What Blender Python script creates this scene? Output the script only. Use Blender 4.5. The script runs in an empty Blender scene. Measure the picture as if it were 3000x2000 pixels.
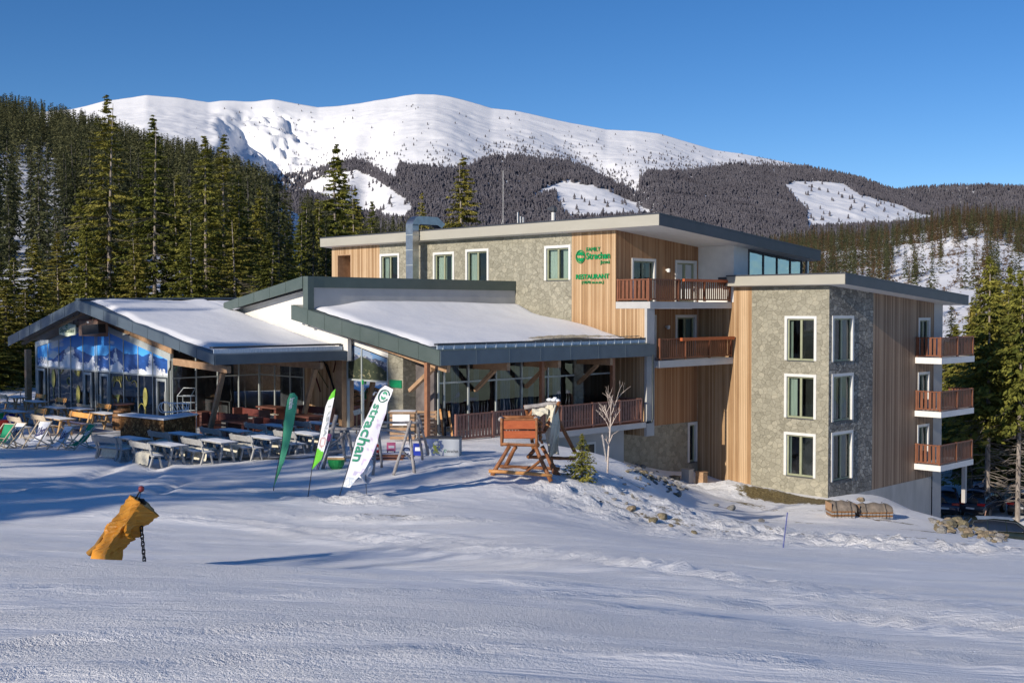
import bpy, bmesh, math, random
import numpy as np
from mathutils import Vector, Matrix, noise as mnoise
R=math.radians; S2=math.sqrt(.5); PI=math.pi
rnd=random.Random(7)
sc=bpy.context.scene; COL=sc.collection
# ---------------------------------------------------------------- frames
F=3400.; HOR=905.; CZ=10.
PITCH=math.atan((1000-HOR)/F)
def ray(x,y):
    cx=(x-1500)/F; cy=(1000-y)/F
    return (cx, math.cos(PITCH)+cy*math.sin(PITCH), -math.sin(PITCH)+cy*math.cos(PITCH))
def atD(x,y,d):
    r=ray(x,y); t=d/r[1]; return (r[0]*t,d,CZ+r[2]*t)
def ab(X,Y): return ((X-Y)*S2,(X+Y)*S2)          # world -> building frame
def xy(a,b): return ((a+b)*S2,(b-a)*S2)          # building frame -> world
def atA(x,y,a):
    r=ray(x,y); t=a/((r[0]-r[1])*S2); return ((r[0]+r[1])*S2*t, CZ+r[2]*t)      # (b,z)
def atB(x,y,b):
    r=ray(x,y); t=b/((r[0]+r[1])*S2); return ((r[0]-r[1])*S2*t, CZ+r[2]*t)      # (a,z)
def atZ(x,y,z):
    r=ray(x,y); t=(z-CZ)/r[2]; return (r[0]*t,r[1]*t)
def proj(X,Y,Z):
    # world -> photograph pixel (numpy friendly)
    z=Z-CZ; c,s=math.cos(PITCH),math.sin(PITCH)
    dep=Y*c-z*s; up=Y*s+z*c
    return 1500+F*X/dep, 1000-F*up/dep
# ---------------------------------------------------------------- materials
def newmat(name):
    m=bpy.data.materials.new(name); m.use_nodes=True
    nt=m.node_tree; b=nt.nodes['Principled BSDF']; return m,nt,b
def N(nt,t,**kw):
    n=nt.nodes.new(t)
    for k,v in kw.items():
        if k.startswith('i_'): n.inputs[k[2:].replace('_',' ')].default_value=v
        else: setattr(n,k,v)
    return n
def ramp(nt,stops,interp='LINEAR'):
    n=nt.nodes.new('ShaderNodeValToRGB'); cr=n.color_ramp; cr.interpolation=interp
    while len(cr.elements)<len(stops): cr.elements.new(.5)
    for e,(p,c) in zip(cr.elements,stops):
        e.position=p; e.color=(c[0],c[1],c[2],1)
    return n
def coords(nt,scale=(1,1,1),kind='Object'):
    tc=N(nt,'ShaderNodeTexCoord'); mp=N(nt,'ShaderNodeMapping'); mp.inputs['Scale'].default_value=scale
    nt.links.new(tc.outputs[kind],mp.inputs['Vector']); return mp.outputs['Vector']
def pm(name,c1,c2=None,rough=.6,scale=6,stretch=(1,1,1),bump=.0,metal=0,spec=.4,rnd_obj=0,bscale=None,detail=6):
    m,nt,b=newmat(name); L=nt.links
    b.inputs['Roughness'].default_value=rough; b.inputs['Metallic'].default_value=metal
    b.inputs['Specular IOR Level'].default_value=spec
    if c2 is None: c2=tuple(min(1,k*1.25+.005) for k in c1)
    v=coords(nt,stretch)
    n=N(nt,'ShaderNodeTexNoise',i_Scale=scale,i_Detail=detail,i_Roughness=.6); L.new(v,n.inputs['Vector'])
    r=ramp(nt,[(.3,c1),(.7,c2)]); L.new(n.outputs['Fac'],r.inputs['Fac'])
    out=r.outputs['Color']
    if rnd_obj:
        oi=N(nt,'ShaderNodeObjectInfo'); hs=N(nt,'ShaderNodeHueSaturation')
        mr=N(nt,'ShaderNodeMapRange'); mr.inputs['To Min'].default_value=1-rnd_obj; mr.inputs['To Max'].default_value=1+rnd_obj
        L.new(oi.outputs['Random'],mr.inputs['Value']); L.new(mr.outputs['Result'],hs.inputs['Value'])
        mr2=N(nt,'ShaderNodeMapRange'); mr2.inputs['To Min'].default_value=.5+rnd_obj*.07; mr2.inputs['To Max'].default_value=.5-rnd_obj*.07
        L.new(oi.outputs['Random'],mr2.inputs['Value']); L.new(mr2.outputs['Result'],hs.inputs['Hue'])
        L.new(out,hs.inputs['Color']); out=hs.outputs['Color']
    L.new(out,b.inputs['Base Color'])
    if bump:
        n2=N(nt,'ShaderNodeTexNoise',i_Scale=bscale or scale*3,i_Detail=5); L.new(v,n2.inputs['Vector'])
        bp=N(nt,'ShaderNodeBump',i_Strength=bump,i_Distance=.05); L.new(n2.outputs['Fac'],bp.inputs['Height']); L.new(bp.outputs['Normal'],b.inputs['Normal'])
    return m
def planks(name,cols,w=.14,rough=.65,groove=.012,grain=(14,14,.7)):
    """vertical boards: board index along x+y of the wall's own frame"""
    m,nt,b=newmat(name); L=nt.links; b.inputs['Roughness'].default_value=rough; b.inputs['Specular IOR Level'].default_value=.25
    tc=N(nt,'ShaderNodeTexCoord'); sp=N(nt,'ShaderNodeSeparateXYZ'); L.new(tc.outputs['Object'],sp.inputs[0])
    ad=N(nt,'ShaderNodeMath',operation='ADD'); L.new(sp.outputs['X'],ad.inputs[0]); L.new(sp.outputs['Y'],ad.inputs[1])
    dv=N(nt,'ShaderNodeMath',operation='DIVIDE'); L.new(ad.outputs[0],dv.inputs[0]); dv.inputs[1].default_value=w
    fl=N(nt,'ShaderNodeMath',operation='FLOOR'); L.new(dv.outputs[0],fl.inputs[0])
    fr=N(nt,'ShaderNodeMath',operation='FRACT'); L.new(dv.outputs[0],fr.inputs[0])
    wn=N(nt,'ShaderNodeTexWhiteNoise',noise_dimensions='1D'); L.new(fl.outputs[0],wn.inputs['W'])
    mp=N(nt,'ShaderNodeMapping'); mp.inputs['Scale'].default_value=grain; L.new(tc.outputs['Object'],mp.inputs['Vector'])
    ns=N(nt,'ShaderNodeTexNoise',i_Scale=1.,i_Detail=6,i_Roughness=.65); L.new(mp.outputs[0],ns.inputs['Vector'])
    n3=N(nt,'ShaderNodeTexNoise',i_Scale=.35,i_Detail=3); L.new(tc.outputs['Object'],n3.inputs['Vector'])
    m1=N(nt,'ShaderNodeMath',operation='MULTIPLY'); L.new(wn.outputs['Value'],m1.inputs[0]); m1.inputs[1].default_value=.55
    m2=N(nt,'ShaderNodeMath',operation='MULTIPLY_ADD'); L.new(ns.outputs['Fac'],m2.inputs[0]); m2.inputs[1].default_value=.45; L.new(m1.outputs[0],m2.inputs[2])
    m3=N(nt,'ShaderNodeMath',operation='MULTIPLY_ADD'); L.new(n3.outputs['Fac'],m3.inputs[0]); m3.inputs[1].default_value=.35; L.new(m2.outputs[0],m3.inputs[2])
    r=ramp(nt,[(.2,cols[0]),(.55,cols[1]),(.95,cols[2])]); L.new(m3.outputs[0],r.inputs['Fac'])
    pp=N(nt,'ShaderNodeMath',operation='PINGPONG'); L.new(fr.outputs[0],pp.inputs[0]); pp.inputs[1].default_value=.5
    gr=N(nt,'ShaderNodeMapRange'); gr.inputs['From Min'].default_value=0; gr.inputs['From Max'].default_value=groove/w*1.2; L.new(pp.outputs[0],gr.inputs['Value'])
    mx=N(nt,'ShaderNodeMix',data_type='RGBA',blend_type='MULTIPLY'); mx.inputs['Factor'].default_value=1
    r2=ramp(nt,[(0,(.35,.3,.27)),(1,(1,1,1))]); L.new(gr.outputs[0],r2.inputs['Fac'])
    L.new(r.outputs['Color'],mx.inputs['A']); L.new(r2.outputs['Color'],mx.inputs['B']); L.new(mx.outputs['Result'],b.inputs['Base Color'])
    bp=N(nt,'ShaderNodeBump',i_Strength=.5,i_Distance=.02); L.new(gr.outputs[0],bp.inputs['Height']); L.new(bp.outputs['Normal'],b.inputs['Normal'])
    return m
def stone(name,cols,scale=3.2,bump=.35,mort=.012,msoft=.03,dark=(.62,.6,.56),vw=.55):
    m,nt,b=newmat(name); L=nt.links; b.inputs['Roughness'].default_value=.85; b.inputs['Specular IOR Level'].default_value=.2
    v=coords(nt,(1,1,1.25))
    ns=N(nt,'ShaderNodeTexNoise',i_Scale=2.5,i_Detail=3); L.new(v,ns.inputs['Vector'])
    mx=N(nt,'ShaderNodeMix',data_type='VECTOR'); mx.inputs['Factor'].default_value=.12; L.new(v,mx.inputs['A']); L.new(ns.outputs['Color'],mx.inputs['B'])
    vo=N(nt,'ShaderNodeTexVoronoi',i_Scale=scale); L.new(mx.outputs['Result'],vo.inputs['Vector'])
    ve=N(nt,'ShaderNodeTexVoronoi',feature='DISTANCE_TO_EDGE',i_Scale=scale); L.new(mx.outputs['Result'],ve.inputs['Vector'])
    sp=N(nt,'ShaderNodeSeparateColor'); L.new(vo.outputs['Color'],sp.inputs[0])
    n2=N(nt,'ShaderNodeTexNoise',i_Scale=9,i_Detail=8,i_Roughness=.7); L.new(v,n2.inputs['Vector'])
    n4=N(nt,'ShaderNodeTexNoise',i_Scale=.5,i_Detail=3); L.new(v,n4.inputs['Vector'])
    a1=N(nt,'ShaderNodeMath',operation='MULTIPLY_ADD'); L.new(n2.outputs['Fac'],a1.inputs[0]); a1.inputs[1].default_value=.6+(.55-vw)
    a0=N(nt,'ShaderNodeMath',operation='MULTIPLY_ADD'); L.new(sp.outputs[0],a0.inputs[0]); a0.inputs[1].default_value=vw
    a3=N(nt,'ShaderNodeMath',operation='MULTIPLY'); L.new(n4.outputs['Fac'],a3.inputs[0]); a3.inputs[1].default_value=.35; L.new(a3.outputs[0],a0.inputs[2])
    L.new(a0.outputs[0],a1.inputs[2])
    r=ramp(nt,[(.25,cols[0]),(.6,cols[1]),(.85,cols[2]),(1,cols[3])]); L.new(a1.outputs[0],r.inputs['Fac'])
    g=N(nt,'ShaderNodeMapRange'); g.inputs['From Min'].default_value=mort; g.inputs['From Max'].default_value=mort+msoft; L.new(ve.outputs['Distance'],g.inputs['Value'])
    r2=ramp(nt,[(0,dark),(1,(1,1,1))]); L.new(g.outputs[0],r2.inputs['Fac'])
    mm=N(nt,'ShaderNodeMix',data_type='RGBA',blend_type='MULTIPLY'); mm.inputs['Factor'].default_value=1
    L.new(r.outputs['Color'],mm.inputs['A']); L.new(r2.outputs['Color'],mm.inputs['B']); L.new(mm.outputs['Result'],b.inputs['Base Color'])
    hh=N(nt,'ShaderNodeMath',operation='MULTIPLY_ADD'); L.new(sp.outputs[1],hh.inputs[0]); hh.inputs[1].default_value=.5; L.new(n2.outputs['Fac'],hh.inputs[2])
    h2=N(nt,'ShaderNodeMath',operation='MULTIPLY'); L.new(hh.outputs[0],h2.inputs[0]); L.new(g.outputs[0],h2.inputs[1])
    bp=N(nt,'ShaderNodeBump',i_Strength=bump,i_Distance=.06); L.new(h2.outputs[0],bp.inputs['Height']); L.new(bp.outputs['Normal'],b.inputs['Normal'])
    return m
def glass(name,tint,tr=.5,rough=.02,refl=(.8,.85,.9),ior=1.62):
    m,nt,b=newmat(name); L=nt.links; nt.nodes.remove(b); o=nt.nodes['Material Output']
    t=N(nt,'ShaderNodeBsdfTransparent'); t.inputs['Color'].default_value=(*[k*tr for k in tint],1)
    g=N(nt,'ShaderNodeBsdfGlossy'); g.inputs['Roughness'].default_value=rough; g.inputs['Color'].default_value=(*refl,1)
    lw=N(nt,'ShaderNodeFresnel'); lw.inputs['IOR'].default_value=ior
    ns=N(nt,'ShaderNodeTexNoise',i_Scale=1.3,i_Detail=1); L.new(coords(nt),ns.inputs['Vector'])
    bp=N(nt,'ShaderNodeBump',i_Strength=.03,i_Distance=.3); L.new(ns.outputs['Fac'],bp.inputs['Height']); L.new(bp.outputs['Normal'],g.inputs['Normal'])
    x=N(nt,'ShaderNodeMixShader'); L.new(lw.outputs[0],x.inputs[0]); L.new(t.outputs[0],x.inputs[1]); L.new(g.outputs[0],x.inputs[2]); L.new(x.outputs[0],o.inputs['Surface'])
    return m
def painted(name,rough=.5,trans=0):
    m,nt,b=newmat(name); L=nt.links; b.inputs['Roughness'].default_value=rough
    at=N(nt,'ShaderNodeVertexColor',layer_name='Col'); L.new(at.outputs['Color'],b.inputs['Base Color'])
    return m
def snowmat(name,terrain=False,base=((.88,.89,.91),(.93,.93,.935)),bs=.35,roof=False):
    m,nt,b=newmat(name); L=nt.links; b.inputs['Roughness'].default_value=.55; b.inputs['Specular IOR Level'].default_value=.18
    v=coords(nt)
    n1=N(nt,'ShaderNodeTexNoise',i_Scale=.6,i_Detail=8,i_Roughness=.6); L.new(v,n1.inputs['Vector'])
    r=ramp(nt,[(.3,base[0]),(.7,base[1])]); L.new(n1.outputs['Fac'],r.inputs['Fac']); col=r.outputs['Color']
    hs=[]
    def layer(scale,stretch,rot,w,det=4,rg=.6):
        tc=N(nt,'ShaderNodeTexCoord'); mp=N(nt,'ShaderNodeMapping'); mp.inputs['Scale'].default_value=stretch; mp.inputs['Rotation'].default_value=(0,0,rot)
        L.new(tc.outputs['Object'],mp.inputs['Vector'])
        n=N(nt,'ShaderNodeTexNoise',i_Scale=scale,i_Detail=det,i_Roughness=rg); L.new(mp.outputs[0],n.inputs['Vector'])
        k=N(nt,'ShaderNodeMath',operation='MULTIPLY'); k.inputs[1].default_value=w; L.new(n.outputs['Fac'],k.inputs[0]); hs.append(k.outputs[0]); return n
    if terrain:
        layer(1.3,(.5,1,1),R(12),.04,4)
        mn=N(nt,'ShaderNodeTexNoise',i_Scale=.55,i_Detail=5,i_Roughness=.65); mpp=N(nt,'ShaderNodeMapping'); mpp.inputs['Scale'].default_value=(.5,1.6,1); mpp.inputs['Rotation'].default_value=(0,0,R(22)); tcc=N(nt,'ShaderNodeTexCoord'); L.new(tcc.outputs['Object'],mpp.inputs['Vector']); L.new(mpp.outputs[0],mn.inputs['Vector'])
        mk=N(nt,'ShaderNodeMapRange'); mk.inputs['From Min'].default_value=.42; mk.inputs['From Max'].default_value=.62; mk.inputs['To Min'].default_value=.22; mk.inputs['To Max'].default_value=1.2; L.new(mn.outputs['Fac'],mk.inputs['Value'])
        for sc_,st_,ro_,w_,de_,rg_ in ((9,(.7,1,1),R(-20),.03,5,.7),(38,(1,1,1),0,.042,3,.8)):
            layer(sc_,st_,ro_,w_,de_,rg_); kk=N(nt,'ShaderNodeMath',operation='MULTIPLY'); L.new(hs[-1],kk.inputs[0]); L.new(mk.outputs[0],kk.inputs[1]); hs[-1]=kk.outputs[0]
        layer(5.,(.2,1.4,1),R(-32),.010,3)
    elif roof:
        layer(1.2,(1,1,1),0,.05,4); layer(9,(1,1,1),0,.012,4)
    else: layer(.01,(1,1,1),0,60,8); 
    h=hs[0]
    for k in hs[1:]:
        ad=N(nt,'ShaderNodeMath',operation='ADD'); L.new(h,ad.inputs[0]); L.new(k,ad.inputs[1]); h=ad.outputs[0]
    if terrain:
        at=N(nt,'ShaderNodeVertexColor',layer_name='Col'); sp=N(nt,'ShaderNodeSeparateColor'); L.new(at.outputs['Color'],sp.inputs[0])
        # red = bare earth and dead grass, green = rough churned snow, blue = grooming ribs
        n2=N(nt,'ShaderNodeTexNoise',i_Scale=3.5,i_Detail=8,i_Roughness=.75); L.new(v,n2.inputs['Vector'])
        th=N(nt,'ShaderNodeMath',operation='ADD'); L.new(n2.outputs['Fac'],th.inputs[0]); L.new(sp.outputs[0],th.inputs[1])
        mr=N(nt,'ShaderNodeMapRange'); mr.inputs['From Min'].default_value=.98; mr.inputs['From Max'].default_value=1.12; L.new(th.outputs[0],mr.inputs['Value'])
        n3=N(nt,'ShaderNodeTexNoise',i_Scale=14,i_Detail=6); L.new(v,n3.inputs['Vector'])
        er=ramp(nt,[(.3,(.07,.05,.025)),(.5,(.16,.12,.05)),(.7,(.28,.23,.12))]); L.new(n3.outputs['Fac'],er.inputs['Fac'])
        mx=N(nt,'ShaderNodeMix',data_type='RGBA'); L.new(mr.outputs[0],mx.inputs['Factor']); L.new(col,mx.inputs['A']); L.new(er.outputs['Color'],mx.inputs['B']); col=mx.outputs['Result']
        n5=N(nt,'ShaderNodeTexNoise',i_Scale=4.5,i_Detail=6,i_Roughness=.7); L.new(v,n5.inputs['Vector'])
        k=N(nt,'ShaderNodeMath',operation='MULTIPLY'); L.new(n5.outputs['Fac'],k.inputs[0]); L.new(sp.outputs[1],k.inputs[1])
        k2=N(nt,'ShaderNodeMath',operation='MULTIPLY_ADD'); L.new(k.outputs[0],k2.inputs[0]); k2.inputs[1].default_value=.35; L.new(h,k2.inputs[2]); h=k2.outputs[0]
        wv=N(nt,'ShaderNodeTexWave',i_Scale=3.2,i_Distortion=1.2,i_Detail=2); wm=N(nt,'ShaderNodeMapping'); wm.inputs['Rotation'].default_value=(0,0,R(96))
        tc=N(nt,'ShaderNodeTexCoord'); L.new(tc.outputs['Object'],wm.inputs['Vector']); L.new(wm.outputs[0],wv.inputs['Vector'])
        k3=N(nt,'ShaderNodeMath',operation='MULTIPLY'); L.new(wv.outputs['Fac'],k3.inputs[0]); L.new(sp.outputs[2],k3.inputs[1])
        k4=N(nt,'ShaderNodeMath',operation='MULTIPLY_ADD'); L.new(k3.outputs[0],k4.inputs[0]); k4.inputs[1].default_value=.006; L.new(h,k4.inputs[2]); h=k4.outputs[0]
    L.new(col,b.inputs['Base Color'])
    bp=N(nt,'ShaderNodeBump',i_Strength=bs,i_Distance=1.0); L.new(h,bp.inputs['Height']); L.new(bp.outputs['Normal'],b.inputs['Normal'])
    return m
M={}
M['snow']=snowmat('snow_ground',True,bs=.75)
M['roofsnow']=snowmat('snow_roof',False,bs=.5,roof=True,base=((.82,.84,.88),(.88,.885,.9)))
M['tablesnow']=pm('snow_dusting',(.80,.83,.86),(.90,.91,.93),.7,9)
M['stone']=stone('stone_cladding',[(.17,.162,.125),(.27,.256,.20),(.325,.31,.245),(.385,.36,.28)],3.9,.65,0.,.03,(.74,.72,.69),.42)
M['stone_dark']=stone('stone_rough',[(.10,.10,.095),(.20,.195,.18),(.28,.27,.245),(.42,.4,.35)],3.8,1.0,.0,.06,(.5,.49,.48))
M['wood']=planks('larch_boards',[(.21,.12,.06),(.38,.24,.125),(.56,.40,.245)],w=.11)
M['wood_side']=planks('weathered_shaded_larch_boards',[(.13,.085,.055),(.25,.165,.11),(.40,.29,.20)],w=.10)  # weathered grey, darkened further so the shaded side wall looks less lit
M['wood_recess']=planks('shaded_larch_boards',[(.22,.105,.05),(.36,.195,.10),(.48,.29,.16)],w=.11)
M['post_wood']=pm('brown_post_wood',(.24,.105,.055),(.36,.17,.09),.55,4,(1,1,1),.1)
M['wood_red']=pm('stained_wood',(.13,.046,.022),(.225,.085,.042),.5,5,(3,3,.6),.15)
M['wood_orange']=pm('varnished_pine',(.34,.075,.025),(.47,.125,.04),.45,4,(1,6,6),.1)
M['wood_beam']=pm('glulam_beam',(.30,.18,.10),(.45,.29,.17),.6,4,(1,1,1),.1)
M['deck_wood']=pm('brown_deck_rail',(.18,.085,.065),(.28,.14,.105),.55,5,(1,1,1),.1)
M['wood_bench']=pm('pale_bench_wood',(.36,.22,.10),(.55,.36,.18),.6,7,(1,1,1),.1)
M['wood_grey']=pm('weathered_bench_wood',(.27,.27,.26),(.43,.43,.42),.75,7,(1,1,1),.1)
M['wood_dark']=pm('dark_stained_wood',(.10,.04,.03),(.18,.075,.055),.5,5,(1,1,1),.1)
M['log_grey']=pm('weathered_log',(.20,.185,.18),(.42,.40,.39),.85,7,(1,1,1),.4)
M['log_brown']=pm('brown_log',(.14,.05,.02),(.34,.14,.05),.55,5,(1,1,1),.3)
M['log_yellow']=pm('peeled_log',(.45,.20,.06),(.60,.32,.12),.55,5,(1,1,1),.2)
M['plaster']=pm('white_plaster',(.66,.65,.62),(.74,.73,.70),.85,2.5,bump=.08,bscale=40)
M['plaster_grey']=pm('grey_plaster',(.40,.40,.40),(.47,.47,.46),.85,1.2,bump=.08,bscale=40)
M['concrete']=pm('concrete',(.36,.345,.32),(.50,.48,.45),.9,1.1,(1,1,.35),.15,bscale=25)
M['white']=pm('white_paint',(.60,.60,.58),(.68,.68,.66),.6,3)
M['fascia']=pm('beige_metal_fascia',(.36,.345,.29),(.40,.385,.33),.5,1.5,(.3,.3,1))
M['fascia_dark']=pm('anthracite_metal',(.045,.05,.06),(.06,.065,.08),.45,1.5)
M['green_metal']=pm('green_grey_metal',(.085,.115,.105),(.11,.14,.13),.4,1.2,metal=.2)
M['blue_metal']=pm('blue_grey_metal',(.085,.115,.145),(.11,.145,.18),.4,1.2,metal=.2)
M['steel']=pm('stainless_steel',(.38,.385,.39),(.52,.525,.53),.38,3,metal=1)
M['alu']=pm('aluminium_profile',(.42,.46,.45),(.52,.56,.55),.4,3,metal=.2)
M['sash']=pm('olive_window_sash',(.26,.28,.18),(.31,.33,.22),.45,3)
M['curtain']=pm('curtain_cloth',(.42,.47,.45),(.62,.66,.63),.9,3,(9,9,.3),.2)
M['room_shade']=pm('room_shadow',(.012,.012,.013),(.03,.03,.032),.9,2)  # near-black, so the unlit room's shade sits in its colour
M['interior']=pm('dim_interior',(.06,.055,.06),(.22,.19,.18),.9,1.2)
M['curtain_blue']=pm('pale_blue_drape',(.35,.45,.55),(.5,.6,.7),.9,3,(9,9,.3),.2)
M['pane']=glass('window_glass',(.8,.9,.85),.85)
M['pane_big']=glass('shop_glass',(.75,.85,.9),.8,ior=1.95)
M['pane_sky']=glass('balustrade_glass',(.35,.6,.7),.55,refl=(.75,.92,1),ior=4.5)
M['black']=pm('black_plastic',(.01,.01,.011),(.02,.02,.022),.5,4)
M['black_metal']=pm('black_iron',(.015,.014,.013),(.035,.03,.028),.45,9,metal=.5)
M['pipe']=pm('dark_downpipe',(.03,.04,.045),(.05,.06,.065),.4,4)
M['green_sign']=pm('green_letters',(.0,.22,.06),(.0,.28,.09),.4,4)
M['green_sheet']=pm('green_board',(.0,.16,.07),(.01,.22,.1),.5,4)
M['white_sign']=pm('white_letters',(.80,.82,.84),(.85,.86,.88),.5,4)
M['gravel']=pm('roof_gravel',(.26,.22,.15),(.62,.55,.41),.95,16,bump=.6,bscale=30)
M['ice']=pm('ice_edge',(.42,.52,.62),(.66,.74,.82),.25,14,(1,1,.3),.2)
M['trunk']=pm('spruce_bark',(.16,.13,.11),(.36,.32,.28),.95,3,(3,3,.8),.5)
M['trunk_dark']=pm('shaded_bark',(.06,.055,.055),(.13,.12,.12),.95,3,(3,3,.8),.4)
M['needle']=pm('spruce_needles',(.060,.078,.014),(.30,.275,.055),.75,.55,rnd_obj=.28,spec=.2,detail=8)
M['needle_far']=pm('hill_spruce_needles',(.030,.040,.018),(.105,.108,.048),.8,.35,rnd_obj=.3,spec=.15)
M['larch']=pm('bare_larch_twigs',(.085,.055,.03),(.16,.105,.06),.9,.5,rnd_obj=.3,spec=.1)
M['needle_mtn']=pm('frosted_haze_forest',(.078,.073,.085),(.145,.138,.155),.95,.012,spec=.05)  # frosted grey; the bluish cast in the colour stands in for aerial haze
M['bark_birch']=pm('pale_sapling_bark',(.45,.36,.30),(.68,.60,.53),.8,12,bump=.2)
M['rock']=pm('brown_rock',(.09,.073,.048),(.33,.275,.18),.9,3.5,bump=.6,bscale=9,rnd_obj=.25)
M['rock_grey']=pm('grey_rock',(.12,.115,.11),(.34,.33,.31),.9,3.5,bump=.6,bscale=9,rnd_obj=.25)
M['fleece']=pm('cream_fleece',(.64,.59,.45),(.82,.78,.65),.95,14,bump=.8,bscale=40)
M['tarp']=pm('orange_tarpaulin',(.60,.24,.018),(.74,.34,.04),.45,3,bump=.3,bscale=12,spec=.4)
M['tarp_hem']=pm('dark_tarpaulin_hem',(.26,.13,.02),(.36,.19,.04),.6,4,bump=.3)
M['red']=pm('red_plastic',(.40,.02,.015),(.5,.035,.025),.4,4)
M['rednob']=pm('faded_red_knob',(.20,.03,.035),(.32,.06,.06),.5,9)
M['green']=pm('green_plastic',(.01,.22,.05),(.02,.3,.08),.45,4)
M['blue']=pm('blue_plastic',(.01,.03,.30),(.02,.05,.42),.45,4)
M['pink']=pm('pink_board',(.65,.12,.25),(.75,.2,.33),.5,4)
M['canvas_white']=pm('white_canvas',(.76,.79,.86),(.85,.88,.93),.85,5)
M['canvas_green']=pm('green_canvas',(.01,.24,.11),(.02,.32,.16),.8,5)
M['chairwood']=pm('deckchair_wood',(.48,.39,.28),(.62,.53,.40),.6,6)
M['navy_print']=pm('navy_print',(.015,.015,.10),(.03,.03,.16),.6,4)
M['paint']=painted('printed_picture',.5)
M['flagpaint']=painted('printed_flag_cloth',.75)
M['carpaint']=pm('black_car_paint',(.035,.042,.055),(.05,.058,.075),.12,2,spec=.6)
M['carpaint_blue']=pm('dark_blue_car_paint',(.02,.034,.075),(.03,.048,.1),.12,2,spec=.6)
M['carglass']=pm('car_glass',(.01,.013,.018),(.015,.018,.025),.03,2,spec=.9)
M['tyre']=pm('rubber_tyre',(.012,.012,.012),(.022,.022,.022),.85,8)
M['rim']=pm('alloy_rim',(.28,.29,.3),(.4,.41,.42),.3,6,metal=.8)
M['taillight']=pm('red_taillight',(.35,.01,.01),(.45,.02,.02),.15,4)
M['plate']=pm('number_plate',(.6,.6,.6),(.7,.7,.7),.5,4)
M['barrel']=pm('barrel_staves',(.16,.07,.025),(.30,.15,.055),.6,5,(6,6,.6),.2)
M['blockwood']=stone('log_end_front',[(.07,.03,.01),(.16,.075,.025),(.26,.135,.045),(.38,.22,.09)],9,.5,.02,.06,(.25,.18,.12))
M['poleblue']=pm('blue_marker_pole',(.04,.06,.22),(.07,.09,.3),.5,4)
M['poleorange']=pm('rusty_marker_stick',(.35,.2,.15),(.5,.3,.22),.6,9)
M['lamp']=pm('white_lamp_glass',(.72,.72,.7),(.8,.8,.78),.3,4)
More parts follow.
